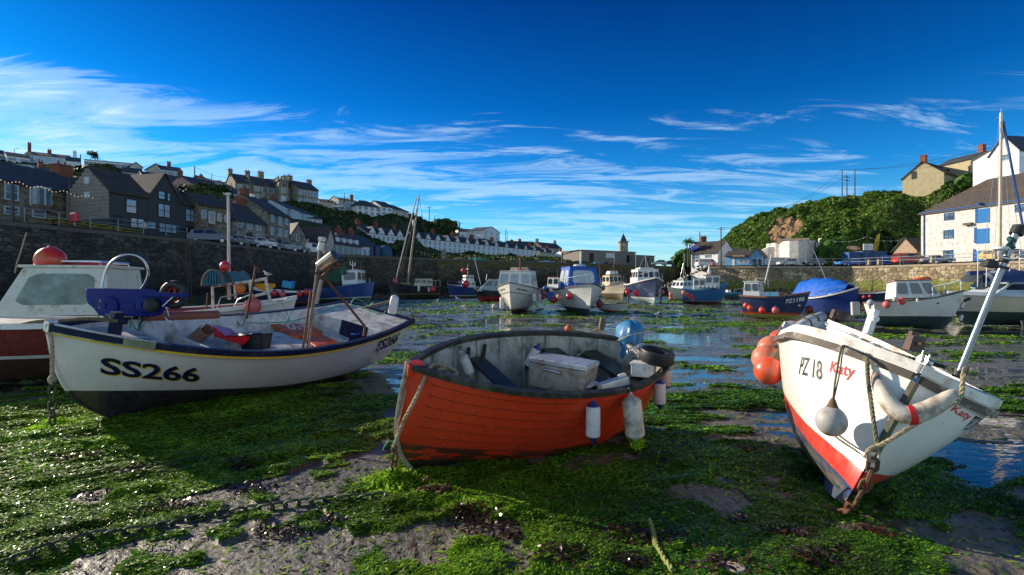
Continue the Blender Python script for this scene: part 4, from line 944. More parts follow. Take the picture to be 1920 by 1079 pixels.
# boot-top rises aft: local z + slope*x
hull_shell(PC,nt_=90,ns=34).build('hull',hC,C0,smooth=True,angle=50)
mb=MB();G=[]
for k,(yy) in enumerate((-.02,.02)):
    G.append([(x,yy,z) for x,z in ((1.78,.12),(1.2,-.12),(0,-.16),(-1.6,-.06))])
mb=MB();mb.prism([(1.70,.10),(1.50,-.05),(.6,-.12),(-1.2,-.10),(-1.5,.2),(-1.2,.12),(0,.05)],-.035,.035,0,Matrix.Rotation(R(90),4,'X'));mb.build('keel',mat('keel_paint',(.05,.06,.06),rough=.6,dirt=((.02,.05,.14),.6,5)),C0)
rim(PC,.075,.09,.012,dz=0,n=110,stern=True).build('gunwale',mat('katy_gunwale',(.74,.73,.68),rough=.45,dirt=((.35,.25,.15),.4,6)),C0,bevel=.012)
rim(PC,.062,.0,.03,dz=-.075,n=110).build('rubbing_strake',mat('brown_strake',(.09,.07,.05),rough=.55,dirt=((.45,.42,.36),.35,9)),C0,bevel=.008)
s=np.linspace(.36,.93,12)
mb=MB();q=hull(PC,s*0+1.,s,1);mb.grid(np.stack([q*np.array([1,0,1])+np.array([.02,.03,0]),q*np.array([1,0,1])+np.array([.04,0,0]),q*np.array([1,0,1])+np.array([.02,-.03,0])],1));mb.build('stem_band',mat('weathered_bronze',(.13,.13,.09),rough=.4,metal=.5,dirt=((.05,.06,.03),.5,9)),C0,smooth=True)
inner(PC,s0=.62,inset=.05,t1=.985,n=60).build('inner_hull',mat('katy_inside',(.55,.58,.6),rough=.5,dirt=((.25,.22,.18),.35,6)),C0,smooth=True)
# side deck on the far side and coaming
mb=MB();t=np.linspace(.0,.90,30);a=hull(PC,t,t*0+1,1,.05);w_=np.minimum(.30,hull({k:v for k,v in PC.items() if k!='tw'},t,t*0+1,1)[:,1]*.55)
b_=hull(PC,t,t*0+1,1,0);pl=hull(PC,t,t*0+1,-1,0);dv=pl-b_;dv/=np.linalg.norm(dv,axis=1)[:,None];b_=b_+dv*w_[:,None]
a[:,2]+=.03;b_[:,2]+=.09;c_=b_.copy();c_[:,2]-=.36
mb.grid(np.stack([a,b_,c_],1));mb.build('side_deck',mat('katy_deck',(.66,.68,.69),rough=.45,dirt=((.3,.28,.24),.3,8)),C0,smooth=True,angle=30)
mb=MB()
for k in range(9): q=(a[6+k*2]+b_[6+k*2])/2;mb.box((q[0],q[1],q[2]+.012),(.05,.08,.006))
mb.build('drain_slot',black_r,C0)
fd=deck(PC,.86,.99,s=.97,inset=.06,camber=.03);fd.build('foredeck',white_p,C0,smooth=True)
kred=mat('red_lettering',(.65,.012,.015),rough=.5,dirt=((.6,.3,.28),.2,18));kblk=mat('black_lettering',(.012,.012,.013),rough=.5,dirt=((.5,.5,.47),.3,22))
text_hull(PC,-1,'PZ 18',[(.818,.685),(.890,.695),(.888,.835),(.838,.825)],off=.0035,bold=.012).build('number',kblk,C0)
text_hull(PC,-1,'Katy',[(.903,.749),(.942,.771),(.938,.882),(.902,.857)],off=.0035,bold=.012,shear=.25).build('name',kred,C0)
text_hull(PC,1,'Katy',[(.932,.854),(.885,.835),(.894,.911),(.937,.921)],off=.0035,bold=.012,shear=.25).build('name',kred,C0)
text_hull(PC,1,'PZ18',[(.873,.77),(.845,.80),(.848,.905),(.885,.908)],off=.0035,bold=.012).build('number',kblk,C0)
CL=lambda px,py,d:PC['M'].inverted()@P(px,py,d)
def brown_bollard(px,py,d,s,label):
    T=Matrix.Translation(P(px,py,d))@Matrix.Rotation(PC['yaw']+.3,4,'Z')@Matrix.Rotation(-.25,4,'X')
    e=empty('bollard',M=T,label=label,cat='bollard');mb=MB();mb.box((0,0,0),(s,s*1.15,s*1.3),taper=(.85,.85));mb.build('block',mat('brown_wood_block',(.10,.055,.04),rough=.6,dirt=((.03,.03,.03),.4,12)),e,bevel=.008)
    mb=MB();mb.tube([(-s*.95,0,-.1*s),(s*.95,0,.1*s)],s*.12,8);mb.build('pin',rust,e);return e
brown_bollard(1567,590,7.2,.10,'small brown bollard at the stern corner of Katy')
brown_bollard(1715,645,4.85,.115,'large brown bollard behind the bow fairlead of Katy')
brown_bollard(1712,630,5.2,.07,'smaller brown block just behind the large bollard of Katy')
mb=MB();mb.box((0,0,.12),(.065,.09,.30));mb.tube([(.0,-.05,.16),(.0,-.075,.16)],.04,8);o=mb.build('white_post',white_p,None,bevel=.006);o.matrix_basis=Matrix.Translation(P(1627,622,6.0))@Matrix.Rotation(R(18),4,'Y');tag(o,'short white leaning post on the far side deck of Katy','post')
# cleats / fairlead
mb=MB();T=Matrix.Translation(P(1634,656,4.38))
for dx in (-.055,.055): mb.tube([(dx+.028*math.cos(a_),0,.028*math.sin(a_)+.012) for a_ in np.linspace(0,2*PI,13)[:-1]],.007,6,0,T,closed=True)
mb.box((0,0,-.01),(.14,.04,.015),0,T);single('fairlead',mb,stain,P(1634,656,4.38),'twin ring fairlead on the near gunwale of Katy','fairlead',smooth=True)
mb=MB();T=Matrix.Translation(P(1735,673,4.15))@Matrix.Rotation(R(20),4,'Z')@Matrix.Rotation(.35,4,'Y')
mb.tube([(-.045,0,-.05),(-.045,0,.05),(.045,0,.05),(.045,0,-.05)],.007,8,0,T);T2=T@Matrix.Rotation(R(90),4,'X');mb.lathe([(.045,-.035),(.028,-.02),(.028,.02),(.045,.035)],14,0,T@Matrix.Translation((0,0,-.02))@Matrix.Rotation(R(90),4,'Y'));mb.box((0,0,-.06),(.12,.09,.015),0,T)
single('bow_roller',mb,mat('pale_alloy',(.55,.55,.53),rough=.3,metal=.8),P(1735,673,4.15),'metal bow roller standing on the stem head of Katy','roller',smooth=True)
# stern roll wrapped with cord
mb=MB();mb.tube([P(1468,645,6.7),P(1490,622,6.9),P(1515,605,7.1),P(1540,594,7.4)],[.075,.078,.078,.07],18);single('padded_roll',mb,mat('grey_white_pvc',(.5,.54,.58),rough=.45,dirt=((.25,.25,.24),.4,6)),P(1490,622,6.9),'pale plastic roll lashed over the transom of Katy','roll',smooth=True)
mb=MB()
for i,(x,y,d_) in enumerate(((1492,621,6.92),(1510,608,7.06),(1524,601,7.2))):
    c=P(x,y,d_);t_=(P(1540,594,7.4)-P(1468,645,6.7)).normalized();x_=Vector((0,0,1)).cross(t_).normalized();y_=t_.cross(x_)
    for dl in (-.008,.008): mb.tube([c+t_*dl+(x_*math.cos(a_)+y_*math.sin(a_))*.086 for a_ in np.linspace(0,2*PI,17)[:-1]],.008,5,closed=True)
single('roll_lashing',mb,ropeg,P(1510,608,7.06),'three turns of dark cord round the transom roll of Katy','cord')
# orange buoys in a cluster over the quarter
ob_=mat('orange_buoy',(.75,.085,.025),rough=.38,coat=.25,dirt=((.5,.14,.08),.6,7));ob2=mat('faded_orange_buoy',(.66,.17,.09),rough=.5,dirt=((.5,.3,.22),.45,5));capm=mat('olive_net_cap',(.14,.12,.065),rough=.8,scale=14)
def buoy(name,c,r,m,label,tip=None,capmt=None,group=None,cap=True):
    c=Vector(c);tip=Vector(tip) if tip is not None else c+Vector((0,0,r*1.5))
    z=(tip-c).normalized();e=empty(name,M=Matrix.Translation(c)@z.to_track_quat('Z','Y').to_matrix().to_4x4(),label=label,cat='buoy',group=group)
    L_=(tip-c).length;n=14 if r*F/c.y<12 else 28
    prof=[(max(.003,r*math.sin(PI*i/n)),-r*math.cos(PI*i/n)*1.04) for i in range(n-1)]
    MB().lathe(prof+[(r*.12,r*1.1)],n*1,0).build('float',m,e,smooth=True)
    if cap:
        MB().lathe([(r*.52,r*.84),(r*.36,r*1.02),(r*.18,L_*.9),(r*.09,L_)],max(8,n//2)).build('neck',capmt or capm,e,smooth=True)
    return e
for i,(x,y,d_,r_,m_,tx,ty,lb) in enumerate([(1441,695,6.6,.178,ob_,1462,655,'glossy orange buoy lowest of the cluster on the quarter of Katy'),(1436,672,6.85,.175,ob2,1462,645,'faded orange buoy just above the lowest one beside Katy'),(1445,654,7.1,.172,ob2,1464,636,'middle faded orange buoy of the cluster beside Katy'),(1464,640,7.35,.165,ob_,1482,622,'fourth orange buoy up behind the padded roll of Katy'),(1484,622,7.6,.16,ob_,1497,608,'topmost orange buoy peeping over the transom of Katy')]):
    buoy('mooring_buoy',P(x,y,d_),r_,m_,lb,tip=P(tx,ty,d_+.0),group='orange buoys clustered on the quarter of Katy')
mb=MB()
for q in ([(1462,655,6.6),(1470,640,6.62),(1478,630,6.7)],[(1462,645,6.85),(1472,634,6.7),(1482,624,6.8)]): mb.tube(curvepts([P(*z) for z in q],5),.02,7)
single('buoy_rope',mb,ropeg,P(1470,640,6.62),'knotted dark ropes holding the orange buoys to Katy','rope')
# round grey buoy on the near bow
gb=mat('grey_buoy',(.42,.42,.40),rough=.5,dirt=((.25,.2,.14),.4,6));buoy('mooring_buoy',P(1559,790,4.08),.114,gb,'round grey white buoy with brown collar on the bow of Katy',tip=P(1562,746,4.1),capmt=mat('brown_collar',(.16,.09,.05),rough=.8))
lash([(1586,648,4.42),(1578,652,4.22),(1572,680,4.15),(1566,715,4.1),(1562,750,4.1)],r=.008,label='thin dark line holding the round grey buoy to Katy')
lash([(1590,648,4.42),(1581,655,4.22),(1576,690,4.14),(1570,720,4.1),(1563,750,4.1)],r=.006,label='second strand of the line holding the grey buoy')
# banana fender round the stem
pts=[P(1641,700,4.12),P(1650,728,4.0),P(1664,752,3.9),P(1682,770,3.84),P(1702,778,3.8),P(1725,774,3.78),P(1752,762,3.76),P(1776,747,3.74),P(1792,735,3.74)]
cp=curvepts(pts,4);k=len(cp);rad=[.022+.048*math.sin(PI*i/(k-1))**.55 for i in range(k)]
bf=empty('bow_fender',loc=P(1702,775,3.8),label='white banana shaped fender with a red band slung under the bow of Katy',cat='fender')
mb=MB();mb.tube(cp,rad,18);mb.build('body',fo,bf,world=True,smooth=True)
i0=int(k*.50);mb=MB();mb.tube(cp[i0:i0+3],[r_+.003 for r_ in rad[i0:i0+3]],18);mb.build('red_band',kred,bf,world=True,smooth=True)
lash([(1641,700,4.12),(1638,688,4.2),(1645,675,4.2),(1655,668,4.25)],r=.007,m=greenr,label='green twine tying the left tip of the banana fender')
lash([(1792,735,3.74),(1797,742,3.72),(1802,746,3.72)],r=.007,m=greenr,label='green twine tying the right tip of the banana fender')
# heavy warps meeting above the chain
q=[P(1640,655,4.42),P(1628,662,4.22),P(1627,700,4.12),P(1632,745,3.98),P(1638,790,3.86),P(1644,828,3.80),P(1645,842,3.79)]
single('bow_warp',ropemb(q,.017),ropeg,q[0],'greenish laid rope falling from the fairlead of Katy','rope',smooth=True)
q=[P(1810,690,3.80),P(1806,706,3.74),P(1800,745,3.76),P(1770,765,3.84),P(1722,793,3.80),P(1690,812,3.76),P(1655,833,3.76),P(1632,842,3.78),P(1624,853,3.78),P(1630,862,3.78),P(1640,865,3.78)]
single('bow_warp',ropemb(q,.017),ropeb,q[4],'tan laid rope crossing under the bow of Katy to the shackle','rope',smooth=True)
q=[P(1640,660,4.5),P(1680,664,4.4),P(1720,676,4.25),P(1745,682,4.15),P(1775,690,4.05),P(1805,703,3.95),P(1812,690,3.9)]
single('deck_rope',ropemb(q,.018),mat('mossy_rope',(.06,.08,.03),rough=.9),q[2],'mossy green rope lying along the rim at the bow of Katy','rope',smooth=True)
lash([(1470,640,6.4),(1480,680,5.9),(1505,730,5.2),(1532,782,4.5),(1568,820,4.15),(1600,842,3.92),(1630,864,3.80)],r=.009,m=ropeg,label='thin green line running down the side of Katy to the shackle')
mb=MB();mb.tube([P(x,y,3.78) for x,y in ((1631,866),(1630,850),(1634,843),(1645,842),(1649,850),(1646,862),(1640,866))],.009,7)
single('shackle',mb,stain,P(1640,855,3.9),'bright steel eye where the ropes of Katy meet','shackle',smooth=True)
single('bow_chain',chainmb([P(1638,862,3.78),P(1634,882,3.80),P(1625,905,3.82),P(1614,925,3.86),P(1600,945,3.95),P(1582,958,4.1),P(1560,960,4.15),P(1545,956,4.2)],.105,.016),rust,P(1625,905,3.95),'heavy rusty chain from the stem of Katy down into the mud','chain',smooth=True)
# big inclined pole with lamps
PO=empty('mast_pole',loc=P(1796,700,3.9),label='inclined polished steel pole with lamps rising from the bow of Katy',cat='pole')
a=P(1797,703,3.9);b=P(1908,430,3.75)
mb=MB();mb.tube([a,a.lerp(b,.5),b],.0225,18);mb.build('tube',mat('pole_metal',(.30,.31,.33),rough=.28,metal=1),PO,world=True,smooth=True)
mb=MB();mb.tube([P(1795,708,3.9),P(1799,696,3.9)],.035,12);mb.tube([P(1881,492,3.77),P(1885,482,3.77)],.03,10);mb.tube([P(1905,440,3.75),P(1912,425,3.75)],.042,12);mb.build('collar',black_r,PO,world=True,smooth=True)
mb=MB();T=Matrix.Translation(P(1856,495,3.7))@Matrix.Rotation(R(12),4,'Y');mb.box((0,0,0),(.10,.07,.05),0,T,taper=(.7,.8));mb.box((.09,0,-.005),(.1,.02,.02),0,T);mb.build('flood_lamp',black_r,PO,world=True,bevel=.006)
mb=MB();mb.lathe([(.03,-.012),(.048,0),(.045,.012),(.02,.02)],18,0,Matrix.Translation(P(1876,467,3.72)));mb.tube(curvepts([P(1872,472,3.72),P(1874,481,3.72),P(1890,485,3.72),P(1905,485,3.7),P(1912,478,3.7)],5),.007,7);mb.build('round_aerial',white_p,PO,world=True,smooth=True)
mb=MB();mb.tube([P(1888,464,3.76),P(1896,460,3.75),P(1900,466,3.75)],.018,8);mb.tube([P(1893,448,3.76),P(1900,452,3.72)],.02,8);mb.tube([P(1886,478,3.76),P(1884,466,3.76),P(1896,452,3.75)],.01,6);mb.tube(curvepts([P(1880,490,3.76),P(1876,498,3.75),P(1872,503,3.75),P(1868,495,3.75)],4),.005,5);mb.build('clamp',mat('teal_black',(.01,.06,.06),rough=.4),PO,world=True,smooth=True)
# ---------------- chains, rope and litter on the mud ----------------
def onmud(pts,dz=.02):
    o=[]
    for px,py in pts:
        d=F*CH/(py-YH);x=(px-960)/F*d;h,_=height(np.array([x]),np.array([d]));o.append(Vector((x,d,float(h[0])+dz)))
    return o
q=onmud([(-20,1085),(60,1062),(110,1048),(170,1030),(230,1018),(300,1003),(360,988),(430,975),(500,968),(560,958),(620,953),(680,949),(720,948)])
single('ground_chain',chainmb(q,.125,.011,n=10),mat('weedy_iron',(.03,.035,.02),rough=.6,dirt=((.05,.12,.02),.5,14)),q[5],'long weedy chain lying across the mud in the foreground','chain',smooth=True)
q=onmud([(1218,985),(1226,1010),(1230,1035),(1242,1060),(1262,1085)])
single('ground_rope',ropemb(q,.022),mat('yellow_green_rope',(.30,.30,.08),rough=.8,dirt=((.08,.2,.03),.5,10)),q[2],'thick yellow green rope lying on the weed below the orange dinghy','rope',smooth=True)
q=onmud([(785,938),(800,932),(815,926),(830,932),(842,922)],.03)
single('ground_chain',chainmb(q,.09,.011),rust,q[1],'short loop of rusty chain in front of the orange dinghy','chain',smooth=True)
mb=MB();mb.tube(curvepts([P(795,910,4.78),P(794,902,4.78),P(799,897,4.76),P(806,899,4.76)],5),.012,6);single('bent_rod',mb,rust,P(796,905,4.78),'bent rusty rod sticking up by the dinghy bow','rod')
# ---------------- moored boats further out ----------------
glass=mat('boat_glass',(.03,.04,.05),rough=.06,var=.3,scale=1.2,spec=.8)
glassg=mat('hazy_green_glass',(.16,.22,.19),rough=.25,scale=2.5,var=.4,spec=.6)
cabw=mat('cabin_white',(.70,.70,.67),rough=.4,dirt=((.4,.34,.25),.25,4));creamp=mat('cabin_cream',(.55,.47,.33),rough=.5,dirt=((.2,.22,.1),.35,5))
def hp(L,B,H,**k):
    d=dict(L=L,bm=B/2,tm=.42,bt=B*.4,pb=2.4,hs=H*1.03,hm=H,hb=H*1.28,ks=.12,em=.42,eb=.9,r1=.4,r2=.3,rs=.12,heel=0.,pit=0.,Z=0.)
    d.update(k);return d
_hm={}
def bands(*b):
    if b not in _hm: _hm[b]=hullmat('hull_paint',[(z,c) for z,c in b],slope=0,rough=.35,dirt=(.3,.26,.18),dirtamt=.3,wob=.02,coat=.15)
    return _hm[b]
def mkboat(label,px,d,yaw,L,B,H,bnd,heel=0.,pit=0.,rimc=None,rimh=.07,deckm=None,open_=False,name='moored_boat',cat='boat',dz=0.,deck_t=(.0,.985),**k):
    p=hp(L,B,H,**k);p.update(X=(px-960)/F*d,Y=d,Z=float(gz(d))-.03+dz,yaw=R(yaw),heel=R(heel),pit=R(pit));p['M']=posemat(p)
    e=empty(name,M=p['M'],label=label,cat=cat);e_=dict(p=p,o=e)
    hull_shell(p,nt_=34,ns=12).build('hull',bands(*bnd),e,smooth=True)
    rim(p,rimh,.05,.04,dz=-rimh*.7,n=34,stern=True).build('gunwale',rimc or black_r,e)
    if open_: inner(p,s0=.45,inset=.05,n=20,ns=6,ribs=open_ if open_>1 else 0).build('inner_hull',deckm or white_in,e,smooth=True)
    else: deck(p,deck_t[0],deck_t[1],s=.95,inset=.03,camber=.08,n=20).build('deck',deckm or white_in,e,smooth=True)
    return p,e
def cabin(e,x0,x1,wb,wt,z0,z1,rf=.2,rb=.05,m=None,side=2,front=3,back=0,gm=None,roofm=None,roofo=.07,wz=(.42,.86),name='wheelhouse',wmar=.12,rnd=.03):
    """wheelhouse: raked box with real window panes set proud of the walls; rf/rb = rake in m at top"""
    m=m or cabw;gm=gm or glass
    q=[(x0,-wb/2,z0),(x1,-wb/2,z0),(x1,wb/2,z0),(x0,wb/2,z0),(x0+rb,-wt/2,z1),(x1-rf,-wt/2,z1),(x1-rf,wt/2,z1),(x0+rb,wt/2,z1)]
    mb=MB();mb.add(q,[(4,5,6,7),(0,1,5,4),(1,2,6,5),(2,3,7,6),(3,0,4,7)]);c=mb.build(name,m,e,bevel=rnd)
    mb=MB();mb.box(((x0+rb+x1-rf)/2,0,z1+.02),(x1-rf-x0-rb+2*roofo,wt+roofo,.05));mb.build('roof',roofm or m,c,bevel=.015)
    def face(a,b,c_,d_,n,out):
        a,b,c_,d_=[Vector(v) for v in (a,b,c_,d_)]
        for i in range(n):
            u0=(i+wmar)/n;u1=(i+1-wmar)/n
            if n==1:u0,u1=wmar*1.1,1-wmar*1.1
            f=lambda u,v:(a.lerp(b,u)).lerp(d_.lerp(c_,u),v)
            pts=[];w_=u1-u0;v0,v1=wz
            for uu,vv in ((u0+.12*w_,v0),(u1-.12*w_,v0),(u1,v0+.08),(u1,v1-.08),(u1-.12*w_,v1),(u0+.12*w_,v1),(u0,v1-.08),(u0,v0+.08)): pts.append(f(uu,vv))
            n_=(b-a).cross(d_-a).normalized()*out
            MB().add([p+n_*.004 for p in pts]+[p+n_*.018 for p in pts],[tuple(range(8,16))]+[(j,(j+1)%8,(j+1)%8+8,j+8) for j in range(8)]).build('window',gm,c)
    if side: face(q[0],q[1],q[5],q[4],side,1);face(q[2],q[3],q[7],q[6],side,1)
    if front: face(q[1],q[2],q[6],q[5],front,1)
    if back: face(q[3],q[0],q[4],q[7],back,1)
    return c
def rail(e,pts,h,m=None,r=.014,mid=False,name='rail'):
    mb=MB();P_=[Vector(q) for q in pts];top=[q+Vector((0,0,h)) for q in P_];mb.tube([P_[0]]+top+[P_[-1]],r,6)
    for a,b in list(zip(P_,top))[1:-1]: mb.tube([a,b],r*.8,5)
    if mid: mb.tube([q+Vector((0,0,h*.5)) for q in P_],r*.6,5)
    return mb.build(name,m or stain,e,smooth=True)
def sheerpts(p,t0,t1,n,side,inset=.06,dz=.03):
    return [Vector(hull(p,t,1.,side,inset))+Vector((0,0,dz)) for t in np.linspace(t0,t1,n)]
def pulpit(p,e,t0=.62,h=.45,n=4): 
    a=sheerpts(p,t0,.985,n,1);b=sheerpts(p,t0,.985,n,-1)[::-1];rail(e,a+b,h)
def stick(e,name,pts,r,m,n=8): mb=MB();mb.tube(pts,r,n);return mb.build(name,m,e,smooth=True)
redb=mat('red_buoy',(.62,.03,.035),rough=.4,coat=.2,dirt=((.4,.1,.08),.3,7));pinkb=mat('pink_buoy',(.6,.11,.12),rough=.5,dirt=((.4,.2,.18),.4,7));darkb=mat('dark_red_buoy',(.2,.02,.03),rough=.5);capb=mat('buoy_cap_navy',(.02,.03,.08),rough=.5);blueb=mat('blue_buoy',(.03,.18,.5),rough=.4);paleb=mat('pale_orange_buoy',(.55,.23,.16),rough=.55)
def hb(px,py,d,r,m,label,cap=True,up=None,group='buoys hanging from moored boats'):
    c=P(px,py,d);return buoy('mooring_buoy',c,r,m,label,capmt=capb,group=group,cap=cap,tip=c+Vector((0,0,r*1.45)))
W=(.72,.71,.67);NV=(.012,.03,.12);BL_=(.012,.06,.33);RD=(.30,.012,.02);CR=(.62,.56,.42);BK=(.012,.014,.016)
# 1 maroon cabin boat, far left
d0=dict(L=5.2,bm=1.1)
p,e=mkboat('dark red boat with cream cabin and red roof float, far left',0,10.1,195,5.2,2.25,1.20,((0,(.05,.02,.012)),(.52,(.62,.6,.55)),(.58,(.17,.012,.014))),rimc=cabw,rimh=.10,name='cabin_boat')
e.matrix_basis=Matrix.Translation((-10.1,10.1,-.03))@Matrix.Rotation(R(195),4,'Z')
c=cabin(e,-2.18,-.35,1.75,1.45,1.33,2.24,rf=.42,rb=.06,side=1,front=1,m=mat('old_cream_gelcoat',(.60,.58,.50),rough=.35,dirt=((.3,.22,.12),.3,4)),gm=glassg,wz=(.22,.86),wmar=.13)
mb=MB();mb.tube([(-1.95,-.6,2.28),(-1.95,-.6,2.36),(-.95,-.6,2.36),(-.95,.6,2.36),(-1.95,.6,2.36),(-1.95,.6,2.28)],.022,8)
mb.tube([(-1.95,-.6,2.36),(-1.95,.6,2.36)],.02,8);mb.build('roof_rail',stain,e,smooth=True)
mb=MB();mb.tube([(-1.5+.35*math.cos(a_),.2+.3*math.sin(a_),2.32) for a_ in np.linspace(0,2*PI,20)[:-1]],.035,8,closed=True);mb.build('life_ring',redb,e,smooth=True)
mb=MB();mb.tube([(-.3,.86,1.36),(.5,.84,1.36)],.035,8);mb.build('boat_hook',black_r,e)
b=P(95,487,9.9);buoy('roof_float',b-Vector((0,0,.02)),.255,mat('red_float_patchy',(.65,.03,.02),rough=.35,coat=.2,dirt=((.25,.2,.02),.4,5)),'big glossy red float with yellow patches on the cream cabin roof',cap=False)
lash([(28,512,9.4),(32,492,9.5),(37,478,9.6),(49,437,9.9)],r=.012,m=ropeb,label='bent whip aerial wound with twine at the far left cabin',name='whip_aerial',cat='aerial')
# 2 red and white boat with pot gantry
p,e=mkboat('white and maroon potting boat with a pipe gantry carrying lobster pots',400,17.6,8,5.6,2.1,1.08,((0,(.12,.01,.03)),(.82,W)),rimc=cabw,rimh=.14,open_=1,heel=3,pit=-2,deckm=mat('maroon_inside',(.2,.03,.03),rough=.6),name='potting_boat')
p['M']=p['M']
gan=e
mb=MB();Bi=p['M'].inverted();q=lambda px,py,d:Bi@P(px,py,d)
for pts in ([(398,537,17.2),(400,585,17.2)],[(398,537,17.2),(470,528,17.2),(500,523,17.2)],[(468,530,17.2),(474,572,17.2)],[(498,522,17.2),(507,566,17.2)],[(440,532,18.2),(442,560,18.2)],[(474,556,17.2),(500,550,17.2)]): mb.tube([q(*z) for z in pts],.05,8)
mb.build('pipe_gantry',mat('white_pipe',(.62,.6,.52),rough=.5,dirt=((.25,.12,.05),.5,6)),e,smooth=True)
mb=MB();mb.tube([q(405,585,17),q(414,558,17),q(440,553,17),q(470,549,17)],.022,7);mb.tube([q(436,582,17),q(446,562,17),q(470,552,17)],.022,7);mb.build('hand_rail',stain,e,smooth=True)
mb=MB();mb.tube([q(430,562,17.8),q(428,362,17.8)],[.06,.045],10);mb.box(q(428,364,17.8),(.16,.1,.08));mb.tube([q(424,366,17.8),q(418,362,17.8)],.02,6);mb.build('mast',mat('pale_mast',(.5,.46,.38),rough=.5),e,smooth=True)
mb=MB();mb.tube([q(427,380,17.8),q(424,560,17.8)],.012,5);mb.tube([q(432,380,17.8),q(476,500,18)],.012,5);mb.tube([q(389,550,17.5),q(387,585,17.5)],.025,6);mb.build('rigging',rust,e)
def pot(px,py,d,w_,h_,label,s=1):
    T=Matrix.Translation(P(px,py,d));o=empty('lobster_pot',M=T@Matrix.Rotation(.3*s,4,'Z'),label=label,cat='lobster pot')
    mb=MB();ar=[(w_/2*math.cos(a_),h_*math.sin(a_)) for a_ in np.linspace(0,PI,9)]
    for y in (-w_*.6,0,w_*.6): mb.tube([(x,y,z) for x,z in ar],.035,7)
    for x in (-w_/2,w_/2,0): mb.tube([(x,-w_*.6,0),(x,w_*.6,0)],.03,6)
    mb.build('pot_frame',mat('pot_rope',(.16,.11,.08),rough=.9,scale=9),o,smooth=True)
    mb=MB()
    for k in range(13):
        y=-w_*.6+w_*1.2*k/12;mb.tube([(x*.97,y+.02*math.sin(9*z),z*.97) for x,z in ar],.022,4)
    for x,z in ar:
        mb.tube([(x*.97,-w_*.6,z*.97),(x*.97,w_*.6,z*.97)],.02,4)
    for y in (-w_*.58,w_*.58):
        for k in range(7): mb.tube([((k-3)*w_*.14,y,0),((k-3)*w_*.11,y,h_*.9*math.sqrt(1-((k-3)/3.6)**2))],.018,4)
    mb.grid(np.array([[(x*.93,y,z*.93) for x,z in ar] for y in (-w_*.55,0,w_*.55)]))
    mb.build('pot_net',mat('pot_net_blue',(.03,.20,.30),rough=.8,scale=9),o);return o
pot(404,536,17.1,.62,.52,'near blue netted lobster pot on the pipe gantry');pot(440,533,17.6,.62,.42,'blue netted lobster pot behind the mast on the gantry',-1)
buoy('pellet_float',P(422,500,17.2),.17,redb,'red and dark float on top of the lobster pots',cap=False)
hb(451,541,17.0,.155,mat('orange_float',(.6,.16,.02),rough=.5),'orange float hung inside the pipe gantry',cap=False)
mb=MB();G=[]
for i in range(8): G.append([list(P(478+i*5.5,532+10*math.sin(PI*i/7)*(j/5)*.8+j*1.2,17.6+.02*j)) for j in range(6)])
single('oilskin',MB().grid(np.array(G)),mat('yellow_oilskin',(.45,.30,.02),rough=.5),P(478,532,17.6),'yellow cloth sagging between the gantry and the pole','cloth',smooth=True)
hb(474,574,16.8,.26,pinkb,'dull pink buoy low beside the gantry of the potting boat',cap=False)
# 3 navy open boat with blue box
p,e=mkboat('navy open boat with white inside and a light blue box aft of its mast',528,44,168,6.2,2.6,1.28,((0,(.02,.02,.02)),(.30,(.4,.05,.04)),(.36,(.012,.02,.09))),rimc=cabw,rimh=.12,open_=1,name='open_boat')
o=empty('fish_box',M=Matrix.Translation(P(541,534,43.5))@Matrix.Rotation(.2,4,'Y'),label='light blue crate standing in the navy open boat',cat='crate');MB().box((0,0,0),(.85,.6,.55)).build('crate_body',mat('light_blue_plastic',(.03,.28,.5),rough=.5),o,bevel=.03);MB().box((.36,0,.32),(.12,.5,.12)).build('crate_handle',mat('light_blue_plastic',(0,0,0)),o)
for i,(x,y) in enumerate(((515,550),(530,552),(562,551),(575,548))): hb(x,y,42.4,.27,(redb,pinkb,redb,redb)[i],('leftmost red','second, pinkish','third, dull red','rightmost red')[i]+' buoy on the navy open boat behind the gantry')
# 4 blue trawler with wheelhouse and green net
p,e=mkboat('royal blue trawler with a small white wheelhouse and green net over its stern',642,47,-14,6.6,2.5,1.55,((0,(.03,.05,.04)),(.55,(.55,.6,.6)),(.62,(.012,.05,.22))),rimc=mat('blue_rim',(.015,.06,.22),rough=.5),heel=-4,pit=-3,name='fishing_trawler')
cabin(e,.5,2.0,1.5,1.25,1.68,3.05,rf=.05,rb=-.25,side=1,front=2,wz=(.35,.86))
mb=MB();mb.box((1.25,0,1.75),(1.6,1.56,.1));mb.build('turquoise_band',mat('turquoise',(.02,.3,.33)),e)
mb=MB();mb.tube([(1.1,0,3.1),(1.1,0,4.0)],.03,6);mb.tube([(1.1,-.45,3.6),(1.1,.45,3.6)],.025,6);mb.tube([(1.1,-.42,3.6),(1.1,-.42,3.9)],.04,6);mb.tube([(1.1,.42,3.6),(1.1,.42,3.9)],.04,6);mb.build('mast_lights',white_p,e)
rail(e,[(2.0,-.6,1.85),(2.5,-.5,1.85),(2.8,0,1.9),(2.5,.5,1.85)],.4)
mb=MB()
for i in range(16):
    for j in range(5): 
        a_=Bi=None
net=MB();Mi=p['M'].inverted()
for k in range(14):
    f=k/13;net.tube([Mi@P(593+6*k*.55,519+10*f+2,46.6),Mi@P(605+6*k*.6,516+6*math.sin(3*f),46.6),Mi@P(648,500+3*f*4,46.2)],.022,4)
for k in range(9):
    f=k/8;net.tube([Mi@P(593+f*50,519-17*f**1.6+j_*3,46.5) for j_ in range(3)],.02,4)
net.build('green_net',mat('green_net',(.015,.16,.09),rough=.8),e)
